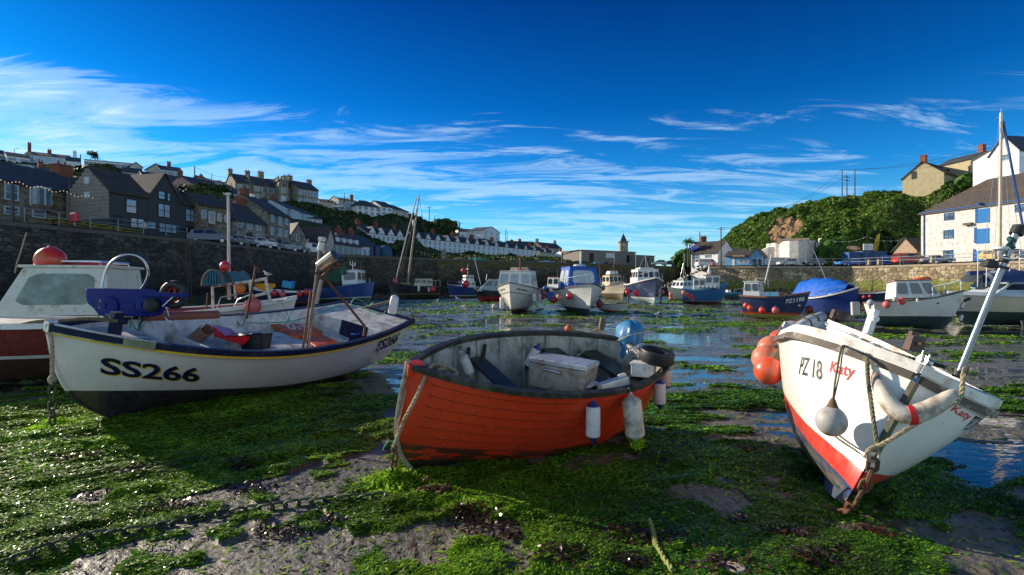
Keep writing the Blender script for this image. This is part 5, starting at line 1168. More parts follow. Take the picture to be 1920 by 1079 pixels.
# 5 sailing boat
p,e=mkboat('black hulled ketch with a leaning wooden mast and weathered wheelhouse',777,76,-158,7.6,2.7,1.95,((0,(.02,.02,.015)),(.75,(.4,.33,.05)),(.82,(.010,.014,.03))),rimc=wood,deckm=creamp,name='sailing_boat',heel=2,hb=2.75)
cabin(e,-2.6,.2,1.8,1.5,1.95,3.0,rf=.3,m=creamp,side=3,front=2);mb=MB();mb.box((1.6,0,2.3),(2.2,1.1,.35),taper=(.9,.8));mb.build('coach_roof',mat('mossy_deck',(.25,.27,.12),rough=.7,dirt=((.1,.13,.03),.5,3)),e,bevel=.04)
Mi=p['M'].inverted();q=lambda px,py,d=76:Mi@P(px,py,d)
stick(e,'mast',[q(764,534),q(776,440),q(786,366)],[.17,.14,.09],mat('varnished_spar',(.33,.26,.18),rough=.6))
stick(e,'furled_sail',[q(741,530,75),q(762,445,75.5),q(781,372,76)],.09,mat('sail_cloth',(.5,.47,.42),rough=.8))
mb=MB();mb.tube([q(747,522,75),q(780,400)],.03,5);mb.tube([q(752,522,75),q(783,385)],.025,5);mb.tube([q(812,520,77),q(786,372)],.025,5);mb.tube([q(768,512),q(786,372)],.02,5);mb.build('rigging',wood,e)
mb=MB();mb.lathe([(.2,-.5),(.24,0),(.2,.5)],10,0,Matrix.Translation(q(776,419)));mb.build('radar',white_p,e,smooth=True)
rail(e,sheerpts(p,.55,.98,5,1)+sheerpts(p,.6,.98,4,-1)[::-1],.7,m=wood,r=.035);rail(e,sheerpts(p,.02,.3,4,1)+[],.8,m=creamp,r=.04)
hb(741,527,73.5,.42,pinkb,'red buoy under the bow of the black sailing boat',cap=False);hb(811,543,74,.42,redb,'red buoy at the stern of the black sailing boat',cap=False)
f=fender('fender',P(785,533,73.6),1.1,.17,fw,fw,'white fender on the side of the black sailing boat',blue=False);f=fender('fender',P(804,539,74),.7,.14,fw,fw,'short white fender at the stern of the black sailing boat',blue=False)
# 6 blue and white cruiser by the wall
p,e=mkboat('navy cabin cruiser with a stepped white cabin lying below the far wall',871,88,-150,6.4,2.9,1.9,((0,(.02,.02,.02)),(.35,(.6,.6,.58)),(.5,(.015,.06,.22))),rimc=cabw,name='cabin_cruiser',hb=2.4)
cabin(e,-1.6,1.5,2.2,1.9,1.95,2.9,rf=.8,side=3,front=3,wz=(.3,.75));cabin(e,-1.4,.3,1.8,1.5,2.9,3.9,rf=.3,side=2,front=3,name='upper_wheelhouse')
mb=MB();mb.tube([(-.6,0,3.9),(-.6,0,5.9)],.05,6);mb.box((-.6,0,5.0),(.3,.5,.15));mb.build('mast',white_p,e);pulpit(p,e,.6,.6)
hb(873,533,84,.6,redb,'large pink red buoy on the navy cruiser below the far wall',cap=False);hb(869,508,85,.42,mat('orange_red',(.55,.06,.05)),'red dinghy buoy on the roof of the navy cruiser',cap=False)
# 7 grey canopy boat red bottom
p,e=mkboat('grey cuddy boat with red bottom and dark collar beside the white gold striped boat',921,60,-175,4.0,2.2,1.25,((0,(.35,.01,.02)),(.62,(.02,.02,.024))),rimc=black_r,rimh=.2,name='cuddy_boat')
cabin(e,-1.3,1.6,1.7,1.3,1.25,2.6,rf=1.3,side=2,front=1,m=mat('grey_canopy',(.33,.38,.40),rough=.5),wz=(.45,.85),roofo=.0)
mb=MB();mb.tube([(1.2,0,1.9),(2.0,0,5.2)],.04,5);mb.tube([(.6,0,2.5),(.5,0,3.2)],.04,5);mb.build('aerial',stain,e)
mb=MB();mb.box((-2.1,0,.9),(.4,.5,1.1));mb.build('outboard_engine',black_r,e,bevel=.05)
# 8 white boat with gold line, bow on
def bowon(px,d,off=0): return math.degrees(math.atan2(-d,-(px-960)/F*d))+off
p,e=mkboat('white launch with gold waterline and four windows facing the camera',973,34.5,bowon(973,34,-10),6.6,2.75,1.55,((0,(.012,.014,.016)),(.28,(.55,.3,.03)),(.36,(.72,.70,.64))),rimc=mat('dark_line',(.06,.04,.03)),rimh=.05,name='harbour_launch',hb=2.0,em=.5,pb=3.0)
cabin(e,-1.2,1.7,2.25,1.95,1.6,2.72,rf=.15,side=3,front=3,wz=(.28,.84),m=mat('launch_white',(.70,.69,.65),rough=.35,dirt=((.4,.34,.25),.2,4)),gm=mat('pale_glass',(.25,.33,.36),rough=.12,spec=.7))
mb=MB();mb.box((-.3,0,2.88),(1.0,1.1,.28));mb.build('roof_locker',creamp,e,bevel=.03);mb=MB();mb.tube([(.6,.2,2.7),(.6,.2,3.7)],.06,8);mb.build('mast',rust,e)
mb=MB();mb.tube([(.7+.3*math.cos(a_),.2+.3*math.sin(a_),2.80) for a_ in np.linspace(0,2*PI,18)[:-1]],.05,6,closed=True);mb.build('life_ring',mat('orange_ring',(.6,.1,.03)),e)
for sd,(u,v,w_,z_) in ((-1,(.80,.77,.90,.90)),): pass
text_hull(p,1,'Bay Melody',[(.93,.80),(.80,.80),(.80,.87),(.93,.87)],off=.012).build('name',black_r,e);text_hull(p,-1,'Bay Melody',[(.80,.80),(.93,.80),(.93,.87),(.80,.87)],off=.012).build('name',black_r,e)
mb=MB()
for sd in (1,-1): rim(p,.03,0,.02,dz=0,n=30,sides=(sd,),s=.78,t0=.1)
rim(p,.03,0,.02,dz=0,n=30,s=.70).build('trim_line',black_r,e)
fender('fender',P(941,556,32.8),.85,.14,fw,fw,'white fender at the left side of the gold striped launch',blue=False);fender('fender',P(1002,550,32.6),.55,.13,fw,fw,'short fat white fender at the right bow of the launch',blue=False);fender('fender',P(1012,551,33.6),.5,.12,fw,fw,'narrow white fender at the right quarter of the launch',blue=False)
# 9 small blue boat with red topped wheelhouse
p,e=mkboat('blue boat with white wheelhouse and red roof behind the two white launches',1046,62,-130,5.2,2.4,1.45,((0,(.03,.03,.04)),(.3,(.015,.08,.42)),(1.2,(.65,.65,.63))),rimc=cabw,rimh=.14,name='fishing_boat')
cabin(e,-.6,1.1,1.7,1.5,1.5,2.9,rf=.1,side=1,front=2,roofm=mat('red_roof_paint',(.5,.05,.05)));mb=MB();mb.tube([(-.4,.4,2.9),(-.4,.4,4.4)],.05,5);mb.tube([(-.4,-.3,2.9),(-.4,-.3,4.0)],.04,5);mb.build('aerial',rust,e)
# 10 white boat with blue canopy bow on
p,e=mkboat('white launch with blue canopy and plastic windscreen, bow towards the camera',1084,33,bowon(1084,33,14),6.2,2.8,1.5,((0,(.01,.05,.08)),(.42,(.74,.73,.68))),rimc=mat('dark_line',(0,0,0)),rimh=.06,name='launch',hb=1.95,em=.5,pb=2.9,heel=-2)
bcan=mat('blue_canopy',(.012,.10,.42),rough=.6,bump=.3,bscale=6)
cabin(e,-1.6,1.3,2.1,1.7,1.52,2.95,rf=.45,side=2,front=1,m=bcan,gm=mat('milky_screen',(.45,.5,.52),rough=.3),wz=(.30,.86),roofm=bcan)
mb=MB();mb.tube([(0+.35*math.cos(a_),.35*math.sin(a_),3.08) for a_ in np.linspace(0,2*PI,18)[:-1]],.07,7,closed=True);mb.build('life_ring',mat('pale_ring',(.5,.52,.5)),e,smooth=True)
buoy('roof_float',P(1090,502,33),.26,blueb,'blue float on the canopy of the launch',cap=False)
stick(e,'mast',[(-.2,.1,3.0),(-.2,.1,4.0)],.06,white_p);pulpit(p,e,.55,.55)
for x,y,r_,m_,l in ((1067,556,.2,redb,'bright red buoy on the left bow of the blue canopy launch'),(1105,564.5,.2,mat('salmon_buoy',(.62,.16,.11),rough=.5),'salmon buoy on the right bow of the blue canopy launch'),(1048,558,.2,paleb,'faded orange buoy left of the blue canopy launch'),(1038,563,.2,darkb,'dark red buoy furthest left of the blue canopy launch'),(1124,570,.22,darkb,'dark buoy beside the blue canopy launch over the tender')): hb(x,y,31.2,r_,m_,l)
for x,y,m_,l in ((1020,549,paleb,'upper pale pink buoy between the two white launches'),(1018,558,redb,'lower red buoy between the two white launches'),(1022,541,blueb,'blue buoy between the two white launches'),(1027,545,darkb,'dark red buoy hanging by the blue fishing boat')): hb(x,y,35.5,.15,m_,l)
# 11 tender
p,e=mkboat('tiny white dinghy with red bottom lying behind the orange dinghy',1147,34,-35,1.9,1.1,.52,((0,(.4,.03,.03)),(.14,(.66,.66,.64))),open_=1,name='tender',rimh=.03,heel=-6)
# 12 cream trawler
p,e=mkboat('cream trawler with yellow trimmed wheelhouse and stern gallows by the far wall',1152,74,bowon(1152,74,22),7.4,3.3,1.9,((0,(.10,.07,.04)),(.95,CR)),rimc=wood,name='fishing_trawler',hb=2.6,heel=2)
c=cabin(e,-2.2,1.0,2.1,1.7,2.0,3.5,rf=.5,side=2,front=3,m=creamp,roofm=mat('yellow_trim',(.45,.32,.04)));mb=MB();mb.box((-.6,0,3.9),(1.6,1.4,.5),taper=(.8,.8));mb.build('roof_cowl',white_p,e,bevel=.05)
mb=MB();mb.tube([(-2.6,-1.1,2.),(-2.6,-1.1,5.2),(-2.6,1.1,5.2),(-2.6,1.1,2.)],.08,6);mb.tube([(-2.6,.9,5.2),(-2.6,1.6,5.9)],.05,5);mb.build('gallows',rust,e);mb=MB();mb.tube([(.9,0,3.6),(.4,0,5.0),(-.4,0,3.9)],.05,5);mb.build('mast',rust,e);pulpit(p,e,.5,.7)
for x,y,m_,l in ((1131,541,redb,'red buoy low on the left bow of the cream trawler'),(1131,538,mat('green_float',(.02,.3,.2)),'green float on the left bow of the cream trawler'),(1163,539,redb,'small red buoy on the right bow of the cream trawler')): hb(x,y,71.5,.3,m_,l,cap=False)
# 13 navy and white cruiser on legs
p,e=mkboat('navy and white motor cruiser standing upright on two legs',1210,51,bowon(1210,51,16),7.0,3.2,1.85,((0,(.3,.42,.42)),(.42,(.62,.64,.62)),(.56,(.007,.035,.12))),rimc=cabw,rimh=.1,name='motor_cruiser',hb=2.45,em=.5,pb=2.8,dz=.12)
cabin(e,-1.6,1.3,2.3,2.0,1.95,3.25,rf=.35,side=3,front=4,wz=(.42,.84));mb=MB();mb.box((-.2,0,3.38),(1.8,1.6,.2),taper=(.8,.8));mb.build('roof_hatch',cabw,e,bevel=.03)
mb=MB();mb.tube([(.2,0,3.3),(-.1,0,4.7),(-.6,-.5,3.4)],.04,5);mb.tube([(-.1,0,4.7),(-.6,.5,3.4)],.04,5);mb.tube([(-.3,-.9,3.3),(-.3,-.9,5.0)],.03,5);mb.build('radar_mast',stain,e);pulpit(p,e,.5,.65);rail(e,sheerpts(p,.02,.4,4,1)+sheerpts(p,.0,.1,2,1)[:0],.7,r=.02)
for y_ in (-1.65,1.65):
    mb=MB();mb.tube([(-.2,y_,1.3),(-.2,y_,-.12)],.07,7);mb.build('beaching_leg',wood,e)
for x,y,r_,m_,l in ((1193.5,550.5,.28,mat('bright_red_buoy',(.75,.02,.03),rough=.35),'bright red buoy at the left bow of the navy cruiser on legs'),(1176.5,548,.24,redb,'red buoy at the left beam of the navy cruiser on legs'),(1174,542,.18,pinkb,'pink buoy above the beam buoy of the navy cruiser'),(1183,546,.14,darkb,'dark small buoy between the red buoys of the navy cruiser'),(1242,548,.2,pinkb,'pink buoy at the right side of the navy cruiser on legs')): hb(x,y,48,r_,m_,l,cap=False)
fender('fender',P(1236.5,542,48.6),.8,.13,fw,fw,'white fender on the right bow of the navy cruiser on legs',blue=False)
# 14 small cream cruiser
p,e=mkboat('small cream cruiser with three dark windows left of the blue fishing boat',1281,63,bowon(1281,63,-40),5.6,2.5,1.4,((0,(.30,.24,.10)),(.3,(.62,.60,.50))),rimc=cabw,name='small_cruiser')
cabin(e,-1.2,1.2,1.9,1.6,1.42,2.5,rf=.35,side=3,front=3);mb=MB();mb.box((0,0,2.75),(1,.8,.3),taper=(.7,.7));mb.build('roof_raft',mat('grey_raft',(.3,.32,.28)),e,bevel=.03);mb=MB();mb.tube([(0,0,2.9),(-.2,0,5.9)],.04,5);mb.tube([(.6,0,2.6),(0,0,4.6),(-.7,0,2.6)],.03,5);mb.build('mast',stain,e);pulpit(p,e,.6,.5)
hb(1258,553,61,.25,paleb,'upper orange buoy at the bow of the small cream cruiser',cap=False);hb(1258,559.5,61,.25,mat('orange_float',(0,0,0)),'lower orange buoy at the bow of the small cream cruiser',cap=False)
# 15 blue fishing boat, white wheelhouse
p,e=mkboat('mid blue fishing boat with white wheelhouse forward and pink topped roof',1321,47,-18,3.9,2.1,1.45,((0,(.09,.02,.02)),(.33,(.5,.5,.48)),(.37,(.02,.13,.33))),rimc=mat('light_blue_rim',(.03,.28,.45)),rimh=.12,name='fishing_boat',hb=2.1)
cabin(e,.0,1.2,1.5,1.45,1.5,2.7,rf=-.1,side=2,front=2,roofm=mat('pink_roof',(.5,.2,.22)),wz=(.45,.85),roofo=.2)
cabin(e,-1.0,-.0,1.3,1.3,1.4,2.4,rf=0,side=2,front=0,name='deck_shelter');mb=MB();mb.lathe([(.1,0),(.17,.15),(.17,.3),(.08,.5),(.04,.9)],10,0,Matrix.Translation((.4,0,2.8)));mb.build('radar',white_p,e,smooth=True)
mb=MB()
for k in range(5): mb.sphere((.9-.33*k,-1.15+.05*k,1.62),(.22,.14,.12),8)
mb.build('bow_fender_sock',mat('weathered_sock',(.35,.4,.4),rough=.9),e,smooth=True)
for i,(x,y,r_,m_) in enumerate(((1282,549,.2,paleb),(1287,552,.2,pinkb),(1294,555,.2,redb),(1300,560.5,.13,redb))): hb(x,y,45,r_,m_,('leftmost pale','second pink','third red','smallest red, rightmost')[i]+' buoy in the row at the stern of the mid blue boat',cap=False)
# 16 turquoise open boat
p,e=mkboat('turquoise open boat lying beyond the mid blue fishing boat',1382,70,6,4.4,1.9,1.0,((0,(.3,.1,.05)),(.25,(.014,.07,.12)),(.72,(.02,.25,.33))),rimc=mat('light_blue_rim',(0,0,0)),rimh=.12,open_=1,name='open_boat',heel=-4)
mb=MB();mb.box((-1.2,0,1.15),(.5,.6,.5));mb.build('engine_box',fw,e,bevel=.03);rail(e,[(.0,.6,1.0),(1.2,.5,1.1)],.5,r=.03)
# 17 PZ1198
p,e=mkboat('blue fishing boat PZ1198 with red and yellow bottom and varnished gunwale',1453,27.6,-38,3.3,1.7,1.22,((0,(.42,.40,.10)),(.26,(.62,.05,.02)),(.36,(.014,.035,.12))),rimc=mat('varnished_gunwale',(.22,.09,.05),rough=.4),rimh=.09,open_=1,name='fishing_boat',deckm=mat('turquoise_inside',(.04,.25,.30),rough=.6,dirt=((.2,.1,.05),.3,5)),hb=1.5,heel=-3)
text_hull(p,-1,'PZ1198',[(.70,.66),(.95,.69),(.95,.86),(.70,.83)],off=.012,maxlen=.2).build('number',white_p,e)
mb=MB();text_quad(mb,'+',[1.15,-.40,.70],[1.3,-.33,.70],[1.3,-.33,.80],[1.15,-.40,.80],off=.03);mb=MB();q0=onhull(p,.90,.55,-1,.02)
mb.box(q0,(.16,.02,.035),rz=.6);mb.box(q0,(.04,.022,.11),rz=.6);mb.build('white_cross',white_p,e)
Mi=p['M'].inverted();q=lambda px,py,d:Mi@P(px,py,d)
cabin(e,-1.5,-.6,1.15,1.05,1.1,2.0,rf=.15,rb=.05,side=2,front=2,wz=(.45,.88))
mb=MB();mb.tube([q(1411,553,28.5),q(1418,522,28.5),q(1440,524,28.3),q(1441,540,28.3)],.035,7);mb.build('gallows',mat('grey_mast',(.5,.48,.42),rough=.5),e,smooth=True);mb=MB();mb.tube([q(1433,536,28.2),q(1447,478,28.2)],.04,7);mb.build('mast',mat('grey_mast',(.5,.48,.42),rough=.5),e,smooth=True)
T=Matrix.Translation(q(1463,548,27.0))
mb=MB();mb.tube([q(1463+5.2*math.cos(a_),547.5+5.2*math.sin(a_),27) for a_ in np.linspace(0,2*PI,16)[:-1]],.045,7,closed=True);mb.build('hauler_wheel',black_r,e,smooth=True);mb=MB();mb.box(q(1448,552,27),(.7,.25,.22));mb.tube([q(1440,550,27),q(1462,548,27)],.03,6);mb.build('pot_hauler',mat('pale_blue_metal',(.1,.3,.42),rough=.5),e,bevel=.02);mb=MB();mb.tube(curvepts([q(1431,526,27),q(1441,530,27),q(1452,541,27)],4),.02,6);mb.build('bent_arm',wood,e)
for i,(x,y,r_,m_) in enumerate(((1399,573,.15,mat('orange_red_b',(.62,.08,.05),rough=.45)),(1406.5,578,.15,mat('orange_red_b',(0,0,0))),(1429,582,.165,mat('bright_orange_red',(.75,.06,.03),rough=.4)),(1454,582,.165,mat('rose_buoy',(.6,.13,.12),rough=.5)))): hb(x,y,(27.4,27,26.3,25.6)[i],r_,m_,('leftmost orange','second orange','bright orange third','rose coloured fourth')[i]+' buoy in the row on the side of boat PZ1198')
hb(1465,557,27,.17,mat('bright_orange_red',(0,0,0)),'orange red buoy lying inside boat PZ1198',cap=False);hb(1408,549,28.5,.12,redb,'small red buoy at the stern of boat PZ1198',cap=False)
hb(1517,581,26.6,.2,darkb,'dark red buoy between PZ1198 and the tarp covered boat',cap=False)
# 18 blue tarp boat
p,e=mkboat('blue motorboat with a bright blue tarpaulin stretched over its frame',1558,28.5,bowon(1560,28,48),3.7,1.95,1.30,((0,(.015,.03,.07)),(.42,(.015,.055,.27))),rimc=cabw,rimh=.08,name='motorboat',heel=7,hb=1.75)
tarp=mat('bright_blue_tarp',(.012,.12,.55),rough=.45,bump=.8,bscale=3.5);G=[]
for i,t in enumerate(np.linspace(.02,.86,14)):
    a_=Vector(hull(p,t,1,1));b_=Vector(hull(p,t,1,-1));row=[];hh=.92*math.sin(PI*min(1,.18+t*.9))**.7
    for j in range(11):
        f=j/10;w_=1-abs(2*f-1)**1.6;row.append(list(a_.lerp(b_,f)+Vector((0,0,hh*w_+.07*math.sin(i*1.9+j*1.3)*w_+.05))))
    G.append(row)
MB().grid(np.array(G),flip=True).build('tarpaulin',tarp,e,smooth=True,angle=60);pulpit(p,e,.5,.3)
lash([(1548,524,28),(1525,470,28.3),(1512,450,28.5)],r=.025,m=stain,label='thin pale whip mast leaning over the blue tarpaulin boat',name='whip_mast',cat='mast')
hb(1608.5,574,27.2,.17,redb,'red buoy hung from a rope loop at the bow of the tarp covered boat');hb(1605,552,28,.1,redb,'small red buoy by the rail of the tarp covered boat',cap=False)
# 19 navy workboat behind
p,e=mkboat('low navy workboat seen between the tarp boat and the white cruiser',1625,46,5,5.0,2.2,1.05,((0,(.05,.012,.012)),(.4,(.012,.03,.09))),open_=1,name='workboat')
hb(1620,557,44,.13,redb,'left small red buoy on the low navy workboat',cap=False);hb(1631,556,44,.13,redb,'right small red buoy on the low navy workboat',cap=False)
# 20 white cabin cruiser
p,e=mkboat('white cabin cruiser with dark green bottom and rounded windows leaning on the mud',1720,22.2,-17,3.55,1.6,1.22,((0,(.012,.04,.045)),(.50,(.70,.68,.62))),rimc=mat('brown_cap_rail',(.12,.09,.07),rough=.6),rimh=.05,name='cabin_cruiser',heel=-5,pit=-1,hb=1.62,hs=1.15,em=.5,r1=.55,r2=.25)
cabin(e,-.95,.75,1.15,1.0,1.28,2.02,rf=.38,rb=.08,side=3,front=2,wz=(.22,.86),m=mat('cruiser_white',(.66,.65,.62),rough=.4,dirt=((.35,.3,.25),.25,5)),gm=mat('cruiser_glass',(.14,.15,.14),rough=.15,spec=.7),roofm=mat('brown_roof_edge',(.3,.2,.16)))
mb=MB();mb.tube([(.25+.28*math.cos(a_),-.1+.22*math.sin(a_),2.14) for a_ in np.linspace(0,2*PI,20)[:-1]],.05,8,closed=True);mb.build('life_ring',mat('orange_ring',(0,0,0)),e,smooth=True)
stick(e,'aerial',[(.05,.2,2.1),(.02,.2,2.55)],.02,white_p)
mb=MB();q=sheerpts(p,.60,.97,4,-1);q2=sheerpts(p,.60,.97,4,1)[::-1];rail(e,q+q2,.42,m=white_p,r=.018)
for t in (.44,.66):
    mb=MB();c_=onhull(p,t,.80,-1,.012);mb.sphere(c_,(.055,.012,.035),10);mb.build('porthole',black_r,e,smooth=True)
for i,(x,y,r_,m_) in enumerate(((1662.5,571.5,.15,mat('rose_buoy',(0,0,0))),(1691,565,.15,mat('red_salmon',(.65,.1,.09),rough=.45)),(1678,562,.095,gb),(1632,568,.13,mat('grey_blue_buoy',(.35,.4,.42),rough=.5)))): hb(x,y,21.0,r_,m_,('rose buoy under the after rail','brighter salmon buoy amidships','small grey buoy between the two pink ones','grey buoy at the stern')[i]+' of the white cabin cruiser',cap=False)
fender('fender',P(1720,560,20.8),.34,.045,fw,fw,'slim white fender below the window of the white cabin cruiser',blue=False)
mb=MB();mb.box((-2.3,0,.85),(.3,.25,.6));mb.build('outboard_engine',mat('pale_grey',(.45,.45,.43)),e,bevel=.03)
# 21 catamaran yacht
p,e=mkboat('cream catamaran yacht with a black shark painted on its hull, far right',1925,23,172,6.4,2.6,1.38,((0,(.02,.05,.05)),(.62,(.66,.60,.46))),rimc=mat('pale_blue_trim',(.45,.52,.58),rough=.4),rimh=.16,name='catamaran_yacht',em=.5,hb=1.5,hs=1.35,dz=.05)
cabin(e,-1.8,2.0,2.0,1.2,1.4,1.95,rf=1.0,side=3,front=2,wz=(.35,.8),m=mat('pale_blue_trim',(0,0,0)),roofo=0)
mb=MB()
mb.prism([(-.2,-.32),(.35,-.34),(.42,.1),(-.3,.12)],-.05,.05,0,Matrix.Translation((.55,1.0,.18))@Matrix.Rotation(R(90),4,'X'));mb.build('keel_fin',mat('dark_keel',(.03,.04,.04)),e)
mb=MB();G=[[(x,1.0*math.cos(a_),1.95+.62*math.sin(a_)*(1-.25*abs(x-.9))) for a_ in np.linspace(0,PI,12)] for x in np.linspace(.5,1.9,6)];MB().grid(np.array(G)).build('spray_hood',mat('navy_canvas',(.012,.035,.13),rough=.7,bump=.3,bscale=5),e,smooth=True)
MB().grid(np.array(G)*np.array([.6,.93,.93])+np.array([.95,0,.13])).build('hood_window',mat('grey_window',(.35,.36,.38),rough=.3),e,smooth=True)
Mi=p['M'].inverted();q=lambda px,py,d=23:Mi@P(px,py,d)
stick(e,'mast',[q(1874,552,24),q(1875.5,380,24),q(1877,212,24)],[.075,.07,.06],mat('tan_mast',(.52,.43,.30),rough=.45))
stick(e,'jib_spar',[q(1881,228,24),q(1900,330,23.6),q(1919,432,23.2)],.05,mat('blue_sail_cover',(.02,.07,.22),rough=.7))
mb=MB();mb.tube([q(1872,220,24),q(1866,222,24)],.02,5);mb.tube([q(1877,212,24),q(1877,204,24)],.015,5)
for x0,y0,x1,y1 in ((1873,228,1838,555),(1875,230,1862,560),(1879,232,1903,560),(1874,330,1852,385),(1880,235,1925,540)): mb.tube([q(x0,y0,24),q(x1,y1,23.6)],.008,4)
mb.build('rigging',steel,e)
for x in (1833,1849,1892,1911):
    mb=MB();mb.tube([q(x,538,22.6),q(x+1,470 if x in(1833,1911) else 500,22.6)],.018,6);mb.build('stanchion',white_p,e)
mb=MB();mb.tube([q(1815,513,23),q(1875,510,23)],.10,8);mb.tube([q(1850,518,23),q(1880,502,23)],.11,8);mb.build('boom_cover',mat('navy_canvas',(0,0,0)),e,smooth=True)
stick(e,'lifeline',[q(1800,535,22.5),q(1860,532,22.5),q(1930,534,22.5)],.01,steel)
# shark silhouette on the hull
mb=MB();sh=[(0,.5),(.1,.45),(.2,.55),(.35,.62),(.5,.66),(.58,.68),(.56,1.0),(.66,.7),(.82,.62),(.97,.5),(1,.46),(.93,.38),(.8,.34),(.78,.18),(.7,.34),(.5,.36),(.3,.42),(.15,.44),(.06,.2),(.08,.42)]
sh=[(0.,1.),(.08,.62),(.10,.56),(.28,.60),(.45,.66),(.52,.68),(.52,1.05),(.64,.68),(.80,.62),(.95,.52),(1.,.44),(.9,.36),(.84,.34),(.80,.1),(.74,.33),(.5,.38),(.3,.44),(.12,.46),(.05,.3),(.02,.34),(.07,.52)]
c0=[];
for u,v in sh:
    t=.60-.165*u;t=t;c0.append(onhull(p,t,.66+.20*v,1,.012))
cen=sum(c0,Vector())/len(c0)
bmx=bmesh.new();vs_=[bmx.verts.new(v) for v in c0];bmx.faces.new(vs_);bmesh.ops.triangulate(bmx,faces=bmx.faces[:]);me=bpy.data.meshes.new('shark_emblem');bmx.to_mesh(me);bmx.free();me.materials.append(black_r);o=bpy.data.objects.new('shark_emblem',me);C.objects.link(o);o.parent=e
fender('fender',P(1820,560,21.6),.3,.07,mat('navy_fender',(.02,.03,.06),rough=.5),black_r,'navy fender lying at the bow of the cream catamaran',tilt=(0,R(70)),blue=False)
for x,y,l in ((1806,567,'upper white fender between the cruiser and the catamaran'),(1804,590,'lower white fender with red tip near the cruiser stem')): fender('fender',P(x,y,22),.3,.07,fw,mat('red_tip',(.5,.04,.04)),l,tilt=(0,.3),blue=False)
# 22 blue covered boat behind the catamaran
p,e=mkboat('boat under light blue covers behind the mast at the far right',1912,34,175,6,2.2,1.3,((0,(.03,.03,.03)),(.4,(.6,.6,.55))),rimc=cabw,name='moored_boat')
G=[[(x,1.0*math.cos(a_),1.45+.9*math.sin(a_)*(1-.12*abs(x))) for a_ in np.linspace(0,PI,10)] for x in np.linspace(-2.4,2.4,8)];MB().grid(np.array(G)).build('boat_cover',mat('light_blue_cover',(.03,.22,.38),rough=.6,bump=.3,bscale=5),e,smooth=True)
# gulls on the mud
def gull(px,py,d,h,yaw,label,s=1.):
    z=P(px,py,d);T=Matrix.Translation(z)@Matrix.Rotation(yaw,4,'Z')@Matrix.Scale(h/.4,4)
    e=empty('gull',M=T,label=label,cat='gull')
    mb=MB();mb.tube([(-.16,0,.22),(-.08,0,.235),(0,0,.23),(.08,0,.245),(.12,0,.29),(.14,0,.335),(.165,0,.355),(.195,0,.35)],[.012,.045,.07,.066,.045,.034,.038,.02],10);mb.build('body',mat('gull_white',(.7,.69,.66),rough=.7),e,smooth=True)
    for sd in (1,-1):
        mb=MB();mb.tube([(.06,sd*.055,.26),(-.06,sd*.065,.25),(-.2,sd*.02,.225)],[.025,.035,.006],8);mb.build('wing',mat('gull_grey',(.28,.29,.3),rough=.7),e,smooth=True)
        mb=MB();mb.tube([(.02,sd*.03,.18),(.03,sd*.03,0),(.07,sd*.035,.0)],.007,5);mb.build('leg',mat('gull_leg',(.5,.3,.2)),e)
    mb=MB();mb.tube([(.19,0,.35),(.24,0,.335)],[.012,.004],6);mb.build('beak',mat('gull_beak',(.6,.4,.05)),e)
gull(1231,597.5,27.5,.38,.5,'white gull standing on the mud beside a pale buoy');gull(868,583,36,.45,-.6,'gull standing on the mud left of the gold striped launch');gull(858,565,52,.5,2.8,'gull feeding on the far mud near the black sailing boat');gull(818,570,46,.45,.2,'grey gull walking on the mud right of the black sailing boat')
gull(529,578,10.75,.33*.75,.2,'gull perched on the far gunwale of boat SS266') ;gull(503,524,17.2,.3,-2.8,'grey gull perched on the end of the pipe gantry')
buoy('stray_buoy',P(1246,594,28.5)-Vector((0,0,.02)),.17,mat('stray_cream',(.5,.4,.32),rough=.6),'pale stray buoy lying on the mud beside the gull',cap=False)
buoy('stray_buoy',P(927,575,39),.2,mat('stray_grey',(.5,.5,.48),rough=.6),'grey white buoy lying on the mud left of the launch',cap=False)
buoy('stray_buoy',P(1066,617,20.5),.15,mat('orange_ring',(0,0,0)),'half buried orange red buoy behind the orange dinghy',cap=False)
mb=MB();mb.lathe([(.02,0),(.10,.02),(.07,.06),(.0,.07)],12,0,Matrix.Translation(P(1375,1078,3.33)));single('stray_float',mb,creamp,P(1375,1078,3.33),'cream cap of a buried float at the bottom edge','float',smooth=True)
